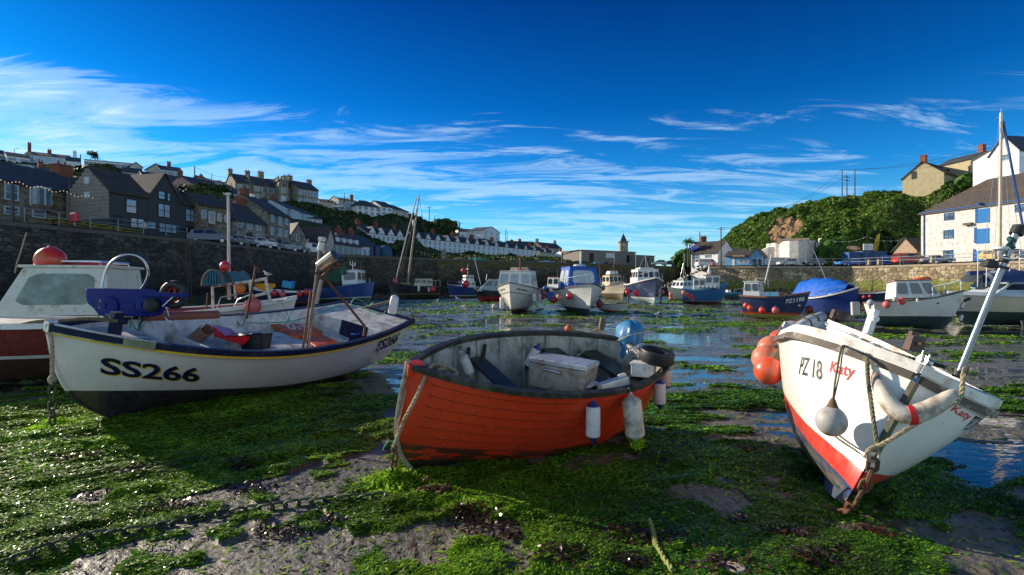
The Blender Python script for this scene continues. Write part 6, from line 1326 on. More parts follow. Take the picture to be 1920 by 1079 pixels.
# ---------------- buildings ----------------
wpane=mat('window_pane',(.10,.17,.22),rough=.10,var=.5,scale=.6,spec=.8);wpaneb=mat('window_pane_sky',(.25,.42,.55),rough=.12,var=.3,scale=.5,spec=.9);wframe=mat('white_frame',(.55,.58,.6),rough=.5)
wdark=mat('dark_opening',(.012,.012,.012),rough=.5)
def hmat(name,col,rough=.85,bump=.0,scale=1.2,dirt=None,**k): return mat(name,col,rough=rough,scale=scale,dirt=dirt,bump=bump,bscale=8,detail=6,**k)
def masonry(name,col,sc=(2.2,4.5),con=.5):
    if name in _m:return _m[name]
    m=bpy.data.materials.new(name);_m[name]=m;m.use_nodes=True;nt=m.node_tree;b=nt.nodes['Principled BSDF']
    tc=N(nt,'ShaderNodeTexCoord');mp=N(nt,'ShaderNodeMapping');mp.inputs['Scale'].default_value=(sc[0],sc[0],sc[1]);nt.links.new(tc.outputs['Object'],mp.inputs[0])
    v=N(nt,'ShaderNodeTexVoronoi');v.inputs['Scale'].default_value=1.;nt.links.new(mp.outputs[0],v.inputs['Vector']);s=N(nt,'ShaderNodeSeparateColor');nt.links.new(v.outputs['Color'],s.inputs[0])
    c=ramp(nt,s.outputs[0],[(0,tuple(x*(1-con) for x in col)),(1,tuple(min(1,x*(1+con)) for x in col))])
    n=N(nt,'ShaderNodeTexNoise');n.inputs['Scale'].default_value=.5;n.inputs['Detail'].default_value=6;nt.links.new(tc.outputs['Object'],n.inputs['Vector'])
    c=mixc(nt,ramp(nt,n.outputs[0],[(.4,0),(.7,.5)]),c,tuple(x*.5 for x in col));nt.links.new(c,b.inputs['Base Color']);b.inputs['Roughness'].default_value=.85;b.inputs['Specular IOR Level'].default_value=.2
    bp=N(nt,'ShaderNodeBump');bp.inputs['Strength'].default_value=.5;bp.inputs['Distance'].default_value=.05;nt.links.new(v.outputs['Distance'],bp.inputs['Height']);nt.links.new(bp.outputs[0],b.inputs['Normal']);return m
def roofmat(name,col,moss=None):
    if name in _m:return _m[name]
    m=bpy.data.materials.new(name);_m[name]=m;m.use_nodes=True;nt=m.node_tree;b=nt.nodes['Principled BSDF']
    tc=N(nt,'ShaderNodeTexCoord');br=N(nt,'ShaderNodeTexBrick');mp=N(nt,'ShaderNodeMapping');mp.inputs['Scale'].default_value=(1,.35,1);nt.links.new(tc.outputs['Object'],mp.inputs[0]);nt.links.new(mp.outputs[0],br.inputs['Vector'])
    br.inputs['Scale'].default_value=3.2;br.inputs['Color1'].default_value=tuple(x*1.25 for x in col)+(1,);br.inputs['Color2'].default_value=tuple(x*.75 for x in col)+(1,);br.inputs['Mortar'].default_value=tuple(x*.4 for x in col)+(1,);br.inputs['Mortar Size'].default_value=.012
    n=N(nt,'ShaderNodeTexNoise');n.inputs['Scale'].default_value=.6;n.inputs['Detail'].default_value=8;nt.links.new(tc.outputs['Object'],n.inputs['Vector'])
    c=mixc(nt,ramp(nt,n.outputs[0],[(.45,0),(.7,.5)]),br.outputs[0],tuple(x*.5 for x in col))
    if moss: c=mixc(nt,ramp(nt,n.outputs[0],[(.5,0),(.64,.8)]),c,moss)
    nt.links.new(c,b.inputs['Base Color']);b.inputs['Roughness'].default_value=.7;return m
slate=roofmat('dark_slate',(.065,.07,.08));slate2=roofmat('brown_slate',(.075,.06,.05));mossr=roofmat('lichen_slate',(.06,.055,.045),(.13,.07,.025))
pstone=masonry('pub_stone',(.19,.15,.105));gstone=masonry('grey_stone',(.24,.215,.17));tstone=masonry('terrace_stone',(.26,.225,.165))
blk=hmat('black_boards',(.055,.057,.06),scale=1.5);silv=mat('silvered_boards',(.30,.27,.22),rough=.8,scale=3,dirt=((.12,.1,.08),.4,3))
whr=hmat('white_render',(.76,.77,.78),dirt=((.4,.4,.38),.25,1.5));crr=hmat('cream_render',(.50,.44,.34));pkr=hmat('pink_render',(.50,.30,.25));blr=hmat('pale_blue_render',(.40,.50,.58));gyr=hmat('grey_render',(.33,.33,.32));brick=hmat('red_brick',(.22,.07,.04));yelr=hmat('yellow_render',(.5,.42,.2))
def house(label,xl,yl,xr,yr,dl,zb,rise,depth,wm,rm,gable=0,wins=(),grid=None,chim=(),cat='house',name='house',dr=None,ov=.3,frame=None,hip=0,group=None,pane=None,sub=False,extra=None,roof=True,doors=()):
    """facade eave from pixel (xl,yl) to (xr,yr); dl metres away at the left end; level eaves fix the right end"""
    dr=dr or dl*(YH-yl)/(YH-yr);A=P(xl,yl,dl);B=P(xr,yr,dr);ze=A.z
    A=Vector((A.x,A.y,zb));B=Vector((B.x,B.y,zb));ex=(B-A).normalized();W_=(B-A).length;ey=Vector((-ex.y,ex.x,0));H=ze-zb
    M=Matrix(((ex.x,ey.x,0,A.x),(ex.y,ey.y,0,A.y),(0,0,1,zb),(0,0,0,1)))
    e=empty(name,M=M,label=label,cat=cat,group=group);D=depth;foot=3. 
    mb=MB();q=[(0,0,-foot),(W_,0,-foot),(W_,D,-foot),(0,D,-foot),(0,0,H),(W_,0,H),(W_,D,H),(0,D,H)]
    fs=[(0,1,5,4),(2,3,7,6)]
    if not roof: fs+=[(1,2,6,5),(3,0,4,7),(4,5,6,7)]
    elif gable: q+=[(W_/2,0,H+rise),(W_/2,D,H+rise)];fs=[(0,1,5,8,4),(2,3,7,9,6),(1,2,6,5),(3,0,4,7)]
    elif hip: fs+=[(1,2,6,5),(3,0,4,7)]
    else: q+=[(0,D/2,H+rise),(W_,D/2,H+rise)];fs+=[(1,2,6,9,5),(3,0,4,8,7)]
    mb.add(q,fs);wl_=mb.build('wall',wm,e)
    mb=MB();t=.12
    def slab(a,b,c,d):
        a,b,c,d=[Vector(v) for v in (a,b,c,d)];n=(b-a).cross(d-a).normalized()
        if n.z<0:n=-n
        u=[a,b,c,d];mb.add([v+n*.02 for v in u]+[v+n*(t+.02) for v in u],[(3,2,1,0),(4,5,6,7),(0,1,5,4),(1,2,6,5),(2,3,7,6),(3,0,4,7)])
    rf=None
    if roof:
        if gable:
            k=ov*rise/(W_/2);slab((-ov,-ov,H-k),(-ov,D,H-k),(W_/2,D,H+rise),(W_/2,-ov,H+rise));slab((W_+ov,-ov,H-k),(W_/2,-ov,H+rise),(W_/2,D,H+rise),(W_+ov,D,H-k))
        elif hip:
            h=hip;k=ov*rise/(D/2);mb.add([(-ov,-ov,H-k),(W_+ov,-ov,H-k),(W_+ov,D+ov,H-k),(-ov,D+ov,H-k),(h,D/2,H+rise),(W_-h,D/2,H+rise),(-ov,-ov,H-k-.15),(W_+ov,-ov,H-k-.15),(W_+ov,D+ov,H-k-.15),(-ov,D+ov,H-k-.15)],[(0,1,5,4),(1,2,5),(2,3,4,5),(3,0,4),(6,7,1,0),(7,8,2,1),(8,9,3,2),(9,6,0,3)])
        else:
            k=ov*rise/(D/2);slab((-.15,-ov,H-k),(W_+.15,-ov,H-k),(W_+.15,D/2,H+rise),(-.15,D/2,H+rise));slab((-.15,D/2,H+rise),(W_+.15,D/2,H+rise),(W_+.15,D+ov,H-k),(-.15,D+ov,H-k))
        rf=mb.build('roof',rm,e)
    for c in chim:
        u,v,s,h=c[:4];cm=c[4] if len(c)>4 else brick;zt=H+rise*(1-abs(v*2-1) if not gable else 1-abs(u*2-1))
        c_=MB().box((u*W_,v*D,zt+h/2-.3),(s,s*.8,h+.6)).box((u*W_,v*D,zt+h),(s*1.15,s*.95,.12)).build('chimney',cm,rf or e)
        for kx in (-.25,.25): MB().lathe([(.12,0),(.1,.45)],8,0,Matrix.Translation((u*W_+kx*s,v*D,zt+h+.05))).build('chimney_pot',brick,c_)
    def win(u0,u1,z0,z1,kind='w',p_=None):
        fm=frame or wframe;w_=u1-u0;h=z1-z0;p_=p_ or pane or wpane
        if kind=='d': return MB().box(((u0+u1)/2,-.03,(z0+z1)/2),(w_,.06,h)).build('door',p_ if p_!=wpane else hmat('door_dark',(.03,.05,.07)),wl_)
        if kind=='o': return MB().box(((u0+u1)/2,-.015,(z0+z1)/2),(w_,.05,h)).build('opening',wdark,wl_)
        g=MB().box(((u0+u1)/2,-.02,(z0+z1)/2),(w_*.9,.04,h*.92)).build('window',p_,wl_)
        f=.10 if w_>.7 else .07;mb=MB()
        for z in (z0,z1,(z0+z1)/2): mb.box(((u0+u1)/2,-.05,z),(w_+f,.10,f if z!=(z0+z1)/2 else f*.6))
        n=1 if w_<1.3 else int(w_/.7)
        for i in range(n+1): mb.box((u0+w_*i/n,-.045,(z0+z1)/2),(f if i in(0,n) else f*.6,.09,h-f))
        mb.build('frame',fm,g);return g
    def toloc(px,py):
        k=(px-960)/F;u=(k*A.y-A.x)/(ex.x-k*ex.y);Yv=A.y+u*ex.y;return u,CH+(YH-py)/F*Yv-zb
    for w_ in wins:
        x0,y0,x1,y1=w_[:4];u0,_a=toloc(x0,y0);u1,_b=toloc(x1,y1);zt=toloc((x0+x1)/2,y0)[1];zb_=toloc((x0+x1)/2,y1)[1];win(u0,u1,zb_,zt,w_[4] if len(w_)>4 else 'w',w_[5] if len(w_)>5 else None)
    if grid:
        n,rows,ww=grid[:3];us=grid[3] if len(grid)>3 else None
        for (z0,z1) in rows:
            for i in range(n):
                c=(i+.5)/n*W_;win(c-ww/2,c+ww/2,z0*H,z1*H)
    return e,dict(W=W_,H=H,D=D,A=A,ex=ex,ey=ey,zb=zb,dr=dr,wall=wl_,toloc=toloc,roof=rf,win=win)
Q=6.6
# row on the left quay
h,i=house('long dark stone pub with slate roof and bay window, nearest on the left quay',-70,325.5,175,367.6,45.5,Q,2.3,6.5,pstone,slate,wins=[(9,347,33,375),(56,354,94,387),(126,366,144,389),(8,389,34,402),(61,395,84,408),(-50,345,-30,368)],chim=[(.93,.5,1.5,1.0)],name='pub',cat='pub')
u0,_=i['toloc'](95,400);u1,_=i['toloc'](114,400);mb=MB()
mb.prism([(u0,-i['zb']*0+.0),(u1,0),(u1,1.6)]+[((u0+u1)/2+(u1-u0)/2*math.cos(a_),1.6+(u1-u0)/2*math.sin(a_)) for a_ in np.linspace(.2,PI-.2,7)]+[(u0,1.6)],-.02,.05,0,Matrix.Rotation(R(90),4,'X'));mb.build('arched_door',wdark,i['wall'])
u0,zt=i['toloc'](56,352);u1,zb_=i['toloc'](94,388);mb=MB();mb.prism([(u0,0),(u1,0),(u1-.35,-.6),(u0+.35,-.6)],zb_-.5,zb_,0);mb.build('bay_base',wood,i['wall'])
mb=MB();mb.prism([(u0,0),(u1,0),(u1-.35,-.6),(u0+.35,-.6)],zt,zt+.2,0)
for a_,b_ in (((u0,0),(u0+.35,-.6)),((u0+.35,-.6),(u1-.35,-.6)),((u1-.35,-.6),(u1,0))):
    for f in (0,.5,1): mb.box((a_[0]*(1-f)+b_[0]*f,a_[1]*(1-f)+b_[1]*f,(zt+zb_)/2),(.12,.12,zt-zb_))
mb.build('bay_frame',wframe,i['wall']);mb=MB();mb.prism([(u0+.03,0),(u1-.03,0),(u1-.38,-.56),(u0+.38,-.56)],zb_,zt,0);mb.build('bay_window',wpane,i['wall'])
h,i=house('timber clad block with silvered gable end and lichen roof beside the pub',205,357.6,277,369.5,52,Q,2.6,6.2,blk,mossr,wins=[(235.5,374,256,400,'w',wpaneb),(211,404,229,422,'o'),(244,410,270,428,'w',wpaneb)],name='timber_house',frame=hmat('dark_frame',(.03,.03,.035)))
W_,H,D=i['W'],i['H'],i['D']
mb=MB();n=14
for k in range(n):
    z0=1.9+(H-1.9+2.45)*k/n;z1=z0+(H-1.9+2.45)/n;zc=(z0+z1)/2;hw=D/2 if zc<H else D/2*(1-(zc-H)/2.6)
    mb.box((-.05,D/2,zc),(.06,2*hw-.02,(z1-z0)-.03),ry=R(-6))
mb.build('gable_cladding',silv,i['wall']);MB().box((-.09,D/2,H+1.2),(.1,.7,.7)).build('gable_window',wframe,i['wall']);MB().box((-.09,D/2,H-.3),(.1,.7,.6)).build('gable_window',wframe,i['wall'])
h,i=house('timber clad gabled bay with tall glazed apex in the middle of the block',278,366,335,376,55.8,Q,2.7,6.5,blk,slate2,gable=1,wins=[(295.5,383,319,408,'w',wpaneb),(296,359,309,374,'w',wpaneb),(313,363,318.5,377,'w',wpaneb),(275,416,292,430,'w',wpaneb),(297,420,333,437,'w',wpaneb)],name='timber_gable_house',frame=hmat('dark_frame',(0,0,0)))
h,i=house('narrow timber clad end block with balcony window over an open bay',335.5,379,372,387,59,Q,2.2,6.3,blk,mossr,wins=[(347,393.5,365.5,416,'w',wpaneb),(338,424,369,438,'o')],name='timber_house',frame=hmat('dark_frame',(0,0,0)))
h,i=house('brown stone net loft with arched upper window and mossy roof',373.5,383,433,392,61,Q,1.6,6,pstone,mossr,wins=[(378,395,386,409),(391.5,398,402,419),(408,401,414.5,415),(421,404,426,417),(377,431,384,440),(390,430,403,441,'o')],name='stone_house')
h,i=house('low stone cottage with dark roof and three white sash windows',434.5,410.5,498,421,66,Q,2.7,7,gstone,slate,wins=[(445,414,453.5,426),(464,417,471,429),(481,420.5,488,432),(446,435,453,446),(462,437,473,447,'d'),(481,440,488,451)],chim=[(.9,.5,1.0,.9)],name='stone_house')
h,i=house('three storey stone warehouse with white sashes and a steep gable end',501,397.5,543.5,409,73,Q,2.5,7.5,gstone,slate2,wins=[(508.5,403,513,417),(522.5,407,528,423),(534.5,409.5,539,422),(508,427,513,441),(522.5,430,528,444),(534,432,539,445),(507.5,448,512,456),(520,449,530,456,'o')],chim=[(.12,.5,1.0,.9)],name='stone_house')
h,i=house('tiny stone chapel front with pointed white window',544,441,573,443.5,80,Q,2.0,8,gstone,slate,gable=1,wins=[(555.5,439,560.5,452)],name='chapel',cat='chapel')
h,i=house('cream bungalow with brown roof beyond the tiny chapel',574,446.5,611,450,86,Q,1.4,8,crr,slate2,wins=[(583,455,590,463),(598,454,606,462)]);
h,i=house('cream gable with blue window facing the harbour beyond the chapel',611.5,449.5,626,451.5,86,Q,2.2,7,crr,slate2,gable=1,wins=[(616,451,621,461)])
h,i=house('grey cottage row with white roof dormers behind the parked cars',627,456,678,463,92,Q,2.,7,gyr,slate,grid=(5,((.15,.8),),.9),chim=[(.3,.5,1,.8),(.8,.5,1,.8)],name='cottage')
for k in range(4):
    u=(k+.5)/4.2*i['W']+.5;mb=MB();mb.box((u,1.0,i['H']+.8),(.9,1.4,.9));MB().add([(u-.6,.25,i['H']+1.2),(u+.6,.25,i['H']+1.2),(u,.25,i['H']+1.8),(u-.6,2.4,i['H']+1.2),(u+.6,2.4,i['H']+1.2),(u,2.4,i['H']+1.8)],[(0,1,2),(0,2,5,3),(1,4,5,2)]).build('dormer_roof',slate,i['roof']);mb.build('dormer',whr,i['roof'])
h,i=house('white cottage pair with dark gables at the end of the left quay',658,458,707,464,100,Q,2.4,7,whr,slate,grid=(5,((.12,.75),),.9),chim=[(.1,.5,1,.9),(.55,.5,1,.9)],name='cottage')
# hillside houses, upper left
def hz(py,d): return CH+(YH-py)/F*d
HB=[] # ground samples
def hh(label,xl,yl,xr,yr,dl,yb,*a,**k):
    zb=hz(yb,dl);h,i=house(label,xl,yl,xr,yr,dl,zb,*a,**k)
    A=i['A'];B=A+i['ex']*i['W']
    for q in (A,B): HB.append((q.x,q.y,zb+.2));HB.append((q.x+i['ey'].x*i['D'],q.y+i['ey'].y*i['D'],zb+.5));HB.append((q.x-i['ey'].x*5,q.y-i['ey'].y*5,zb-.9))
    return h,i
blp=wpaneb
hh('small white balcony house at the very left of the skyline',-30,284,11,290,140,301,1.6,8,whr,slate,grid=(3,((.3,.8),),1.5),name='house')
hh('low pale bungalow with long dark roof second on the skyline',12,291,56,297,140,304,1.5,8,whr,slate,grid=(2,((.3,.7),),1.6),name='bungalow')
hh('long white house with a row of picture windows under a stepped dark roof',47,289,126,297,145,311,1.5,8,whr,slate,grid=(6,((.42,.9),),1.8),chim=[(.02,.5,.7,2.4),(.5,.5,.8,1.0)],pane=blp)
hh('small white cottage with chimney right of the stepped roof house',124,301,150,304,140,318,1.6,7,whr,slate,grid=(2,((.3,.6),),.9),chim=[(.6,.5,.8,1.6,whr)])
hh('long white bungalow with a shallow dark roof on the skyline',158,299.5,243,307,142,323,.7,8,whr,slate,grid=(5,((.45,.85),),2.0),name='bungalow')
hh('cream wing of the long bungalow with a low gable',243.5,311,266,314,140,324,1.1,8,crr,slate,gable=1,wins=[(247,313,255,320,'w',blp)])
hh('cream house with a broad gable on the skyline',273,319,313,320,140,332,1.7,8,crr,slate,gable=1,wins=[])
hh('dark roofed house with a brick chimney and glazed gable on the skyline',300,317,341,322,138,333,1.6,8,blr,slate,grid=(3,((.3,.8),),1.4),chim=[(.5,.5,.9,1.2)])
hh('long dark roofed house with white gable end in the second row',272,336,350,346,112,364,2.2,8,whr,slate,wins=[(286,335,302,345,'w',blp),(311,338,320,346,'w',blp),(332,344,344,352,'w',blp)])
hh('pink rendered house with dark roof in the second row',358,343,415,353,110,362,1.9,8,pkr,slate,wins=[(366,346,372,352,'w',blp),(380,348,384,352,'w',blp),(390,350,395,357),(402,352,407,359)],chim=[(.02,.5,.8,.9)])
hh('low white roofed outbuilding behind the timber block',216,332,268,344,105,347,1.0,7,whr,slate,grid=(5,((.1,.6),),1.0),name='bungalow')
hh('small house with white end gable behind the pub roof',73,322,130,330,100,336,1.3,7,blr,slate,grid=(3,((.2,.8),),1.2),chim=[(.25,.5,.8,1.2)])
hh('long dark house peeping over the pink house roof',370,337,418,343,135,352,1.0,8,gyr,slate,grid=(3,((.2,.8),),1.2),chim=[(.3,.5,.7,1.0)])
hh('flat roofed garage row below the stepped roof house',14,306,57,309,126,315,.5,6,blr,slate,grid=(5,((.1,.7),),1.3),name='garage_row')
hh('small white cottage tucked under the long bungalow',196,322,224,325,124,331,1.3,6,whr,slate,grid=(3,((.25,.75),),.9),chim=[(.5,.5,.6,.8)])
hh('white gabled cottage above the timber block roof',228,322,262,325,122,331,1.5,6,crr,slate,grid=(3,((.25,.75),),.9))
hh('grey cottage with pale ridge between the stone loft and the hill terrace',418,377,450,381,94,392,1.7,6,gyr,slate,grid=(3,((.3,.8),),.8),chim=[(.8,.5,.6,1.0,whr)])
hh('stone cottage with dark roof left of the brown roofed house',388,370,419,374,97,385,1.6,6,gstone,slate,grid=(3,((.3,.8),),.8),chim=[(.2,.5,.6,.8)])
hh('low white cottage at the foot of the stepped blue houses',577,409,604,412,106,420,1.2,6,whr,slate,grid=(3,((.2,.75),),.8))
hh('slate roofed villa with dormer above the pink house',425,362,445,364,120,374,1.6,6,crr,slate,grid=(2,((.3,.8),),.9))
# castle terrace
cs=dict(name='terrace_house');rows=((.14,.40),(.60,.86))
g='stone terrace on the hill with the crenellated tower'
hh('stone terrace end house with a tall left gable on the hill',441,341,475,345.5,136,372,2.8,8.5,tstone,slate,grid=(2,rows,1.2),chim=[(.02,.5,1.,1.1,gstone),(.98,.5,1.2,1.3,gstone)],group=g,**cs)
hh('second house of the hill terrace, between two stone chimneys',475.5,345.6,501,349,137.5,376,2.8,8.5,tstone,slate,grid=(2,rows,1.2),chim=[(.95,.5,1.4,1.6,gstone)],group=g,**cs)
hh('third house of the hill terrace, left of the crenellated tower',501.5,349,523,352,139,380,2.6,8.5,tstone,slate,grid=(2,rows,1.2),group=g,**cs)
h,i=hh('square crenellated stone tower in the hill terrace',523,338,541,340,137,382,0,5,tstone,slate,wins=[(527.5,352,531,363),(533,353,536,363),(527,368,536,378,'w',blp),(531,344,534,349,'o')],roof=False,name='castle_tower',cat='tower')
mb=MB();W_,H,D=i['W'],i['H'],i['D'];mb.box((W_/2,D/2,H+.1),(W_+.7,D+.7,.5))
for k in range(5):
    for y in (-.25,D+.25): mb.box((-.2+(W_+.4)*k/4,y,H+.65),(.38,.3,.7))
    for x in (-.25,W_+.25): mb.box((x,D*k/4,H+.65),(.3,.38,.7))
mb.build('battlement',tstone,h)
h,i=hh('lower crenellated wing behind the tower on the hill terrace',500,340,523,342,146,352,0,5,tstone,slate,roof=False,name='castle_wing',cat='tower')
mb=MB();W_,H,D=i['W'],i['H'],i['D']
for k in range(8): mb.box((W_*k/7,-.05,H+.3),(.42,.4,.8))
mb.build('battlement',tstone,h)
hh('hill terrace house just right of the tower with a big chimney',541.5,352.5,558,355,140,380,2.4,8.5,tstone,slate,grid=(2,rows,1.2),chim=[(.5,.5,1.5,1.5,gstone)],group=g,**cs)
hh('long right end of the hill stone terrace with eight sash windows',558.5,352,597,358,138,383,2.5,9,tstone,slate,grid=(4,rows,1.1),chim=[(.02,.5,1.2,1.2,gstone),(.97,.5,1.2,.9,gstone)],group=g,**cs)
# mid slope
hh('brown roofed house with small gable below the hill terrace',462,388,541,397,98,402,2.3,8,crr,slate2,wins=[(474,392,487,398,'w',blp),(520,396,530,402)],chim=[(.3,.4,.6,1.2,whr)])
hh('pale blue stepped house with dormers descending the slope',536,389,562,395,102,410,1.6,7,blr,slate,grid=(3,((.15,.5),(.6,.9)),.9),chim=[(.1,.5,.7,.7)])
hh('lower pale blue house with two dormers on the slope',562,398,588,404,103,415,1.4,7,blr,slate,grid=(3,((.2,.75),),.9))
# villas on the skyline
hh('cream villa with three small windows first right of the castle terrace',598,377,634,380,175,391,1.3,9,crr,slate,wins=[(614,376,618,380,'o'),(621,376,624,380,'o')],chim=[(.95,.5,1,1.2)],name='villa')
hh('grey villa with double bay windows on the skyline',634.5,374,668,378,175,397,1.3,9,gyr,slate,grid=(5,((.15,.45),(.6,.9)),1.1),name='villa')
hh('white villa with veranda and chimney on the skyline',669,384,714,389,175,404,2.4,9,whr,slate,grid=(4,((.1,.45),(.58,.9)),1.3),chim=[(.02,.5,1,1.4)],hip=3,name='villa')
hh('white gabled villa fourth along the skyline',714.5,387,736,390,180,404,2.4,9,whr,slate,grid=(2,((.1,.4),(.55,.85)),1.2),name='villa')
hh('cream villa with hipped roof lowest on the skyline',737,391,766,397,185,408,2.2,9,crr,slate,hip=3,grid=(2,((.4,.75),),1.2),name='villa')
# white terrace
def terr(label,xl,yl,xr,yr,dl,yb,wm=whr,n=4,first=False):
    h,i=hh(label,xl,yl,xr,yr,dl,yb,2.6,9,wm,slate,grid=(n,((.10,.42),(.54,.84)),1.0),name='terrace_house',group='white gabled terrace along the waterfront',chim=[(.98,.5,1.3,1.4)]+([(.02,.5,1.4,1.5)] if first else []))
    W_,H=i['W'],i['H']
    for k in (.25,.75) if W_>7 else (.5,):
        c=k*W_;MB().add([(c-1.5,-.35,H-.1),(c+1.5,-.35,H-.1),(c,-.35,H+1.9)],[(0,1,2)]).build('gablet',whr,i['wall'])
        MB().add([(c-1.8,-.5,H-.35),(c,-.5,H+2.05),(c+1.8,-.5,H-.35),(c-1.8,2.4,H-.35),(c,4.,H+2.05),(c+1.8,2.4,H-.35)],[(0,1,4,3),(1,2,5,4)]).build('gablet_roof',slate,i['roof'])
    return h,i
xs=[688,723,757,792,829,866,902,939,976,1009];eav=[436,440.5,444.5,449,453,457,460,463,466]
lab=['first, with the tall white gable end','second from the left','third, behind the leaning mast','fourth, right of the leaning mast','fifth from the left','sixth, with blue door surround','seventh from the left','eighth, above the gold striped launch','last white pair before the yellow one']
d_=158.
for k in range(9):
    y0=436+ (xs[k]-688)*(470-436)/(1009-688);y1=436+(xs[k+1]-688)*(470-436)/(1009-688)
    y0=lambda x:532-96*(1-(x-688)/321*.354)
    dd=158*96/(532-y0(xs[k])) if False else 158*96/(96*(1-(xs[k]-688)/321*.354))
    terr('white terraced pair with gablets, '+lab[k],xs[k]+.3,y0(xs[k]),xs[k+1]-.3,y0(xs[k+1]),dd,532-69*(1-(xs[k]-688)/321*.354)+0,first=(k==0))
terr('pale yellow terraced pair at the right end of the white terrace',1013,472,1042,475,245,486,wm=yelr)
hh('tall grey stone house with end chimneys behind the yellow pair',1016,463,1053,466,262,486,2.6,8,gstone,slate,grid=(4,((.3,.5),(.65,.9)),1.),chim=[(.05,.5,1.3,1.6,gstone),(.95,.5,1.3,1.6,gstone)])
hh('long dark roofed house above the right end of the white terrace',955,461,1008,463,262,474,2.8,9,gyr,slate,grid=(4,((.3,.7),),1.2),chim=[(.5,.5,1.4,1.2)])
hh('modern white house with stepped roofs and a glazed gable on the far hill',862,434,905,436,235,450,1.6,9,whr,slate,grid=(4,((.2,.6),),1.8),name='modern_house')
hh('glass gabled right half of the modern white house on the hill',905,432,937,437,232,448,2.2,9,whr,slate,gable=1,grid=(3,((.1,.4),(.6,.95)),1.8),name='modern_house',pane=blp)
hh('small white house right of the grey stone house on the far quay',1059,476,1083,477,225,487,1.4,8,whr,slate,grid=(3,((.3,.7),),1.2),chim=[(.1,.5,1,1.)])
# far quay
zq=6.4;conc=hmat('concrete_block',(.24,.22,.19),bump=.2,scale=.8)
def blockb(label,xl,xr,yt,d0,d1,dep,wins,cat='building'):
    return house(label,xl,yt,xr,yt+.1,d0,zq-.2,0,dep,conc,slate,roof=False,name='stone_block_building',cat=cat,wins=wins,dr=d1)
h,i=blockb('flat roofed grey stone block on the far quay with white notice board',1090,1191,470,140,150,9,[(1105,475,1113,492,'o'),(1136,475,1152,484,'d',whr),(1175,479,1188,493,'o')])
MB().box((i['W']/2,i['D']/2,i['H']+.12),(i['W']+.5,i['D']+.5,.24)).build('roof_slab',hmat('slab_grey',(.3,.28,.24)),h)
h,i=blockb('smaller flat roofed stone block right of the notice board building',1191.5,1227,479.5,147,152,8,[(1207,484,1216,496,'o')])
MB().box((i['W']/2,i['D']/2,i['H']+.1),(i['W']+.4,i['D']+.4,.2)).build('roof_slab',hmat('slab_grey',(0,0,0)),h)
# clock tower
h,i=house('square stone clock tower with pointed spire beyond the quay block',1163,454,1177.5,454,200,zq,0,3.,masonry('tower_stone',(.42,.33,.22)),slate,roof=False,name='clock_tower',cat='tower',wins=[(1168.5,457,1171.5,460,'d',wframe)],dr=200)
W_,H,D=i['W'],i['H'],i['D'];MB().box((W_/2,W_/2,H+.1),(W_+.6,W_+.6,.35)).build('parapet',gstone,h)
mb=MB();mb.add([(.3,.3,H),(W_-.3,.3,H),(W_-.3,W_-.3,H),(.3,W_-.3,H),(.5,.5,H+.9),(W_-.5,.5,H+.9),(W_-.5,W_-.5,H+.9),(.5,W_-.5,H+.9),(W_/2,W_/2,H+3.6)],[(0,1,5,4),(1,2,6,5),(2,3,7,6),(3,0,4,7),(4,5,8),(5,6,8),(6,7,8),(7,4,8)]);mb.build('spire',slate,h);mb=MB();mb.tube([(W_/2,W_/2,H+3.5),(W_/2,W_/2,H+5.2)],.07,5);mb.build('flagpole',steel,h)
mb=MB();mb.lathe([(.55,0),(.55,.06)],16,0,Matrix.Translation((W_/2,-.02,H-1.2))@Matrix.Rotation(R(90),4,'X'));mb.build('clock_face',wframe,h)
# ---------------- right hand side ----------------
RZ=5.1
h,i=house('white warehouse with hipped brown roof and blue loading doors on the right quay',1727,399,2080,352,90,RZ,5.0,13,mat('whitewashed_stone',(.64,.63,.60),rough=.9,scale=3,dirt=((.40,.35,.27),.45,1.6),bump=.5,bscale=5),roofmat('warehouse_slate',(.085,.07,.06),(.12,.09,.05)),hip=6,frame=hmat('blue_joinery',(.02,.10,.30)),name='warehouse',cat='warehouse',
 wins=[(1771,400,1788.5,412.5),(1770,432,1787.5,447),(1769.5,470,1786.5,488),(1904,384,1921,397),(1904,421,1921,438),(1833,391.5,1856,418,'d',hmat('blue_door',(.02,.16,.42))),(1831,429,1855,457,'d',hmat('blue_door',(0,0,0))),(1825,470,1856,493,'d',hmat('blue_door',(0,0,0)))],ov=.35)
W_=i['W'];u,_=i['toloc'](1733,450);MB().tube([(u,-.1,0),(u,-.1,i['H'])],.09,6).build('drainpipe',hmat('blue_joinery',(0,0,0)),i['wall'])
mb=MB();mb.box((W_/2,-.38,i['H']-.12),(W_,.12,.16));mb.build('gutter',hmat('blue_joinery',(0,0,0)),i['wall'])
for x,y in ((1833,391.5),(1831,429),(1829,470)):
    u0,z0=i['toloc'](x-4,y-2);u1,z1=i['toloc'](x,y+ (27 if y<460 else 22));MB().box(((u0+u1)/2,-.04,(z0+z1)/2),(u1-u0,.1,z0-z1)).build('door_reveal',hmat('blue_joinery',(0,0,0)),i['wall'])
u,z=i['toloc'](1817,420.5);MB().box((u,-.3,z),(1.2,.5,.35)).build('flood_light',hmat('lamp_body',(.12,.1,.08)),i['wall'])
u,z=i['toloc'](1842,386);MB().box((u,-.5,z+.3),(.25,1.,.25)).build('hoist_beam',hmat('blue_joinery',(0,0,0)),i['wall'])
h,i=house('wooden boarded hut with a grey lower wall left of the warehouse',1675,471,1719,471.5,101,RZ,2.4,6,mat('weathered_boards',(.42,.30,.20),rough=.8,scale=3,dirt=((.25,.2,.16),.4,2)),slate2,gable=1,name='hut',cat='hut',dr=97,wins=[(1687,481,1694,488,'o'),(1703,480,1710,487,'o')])
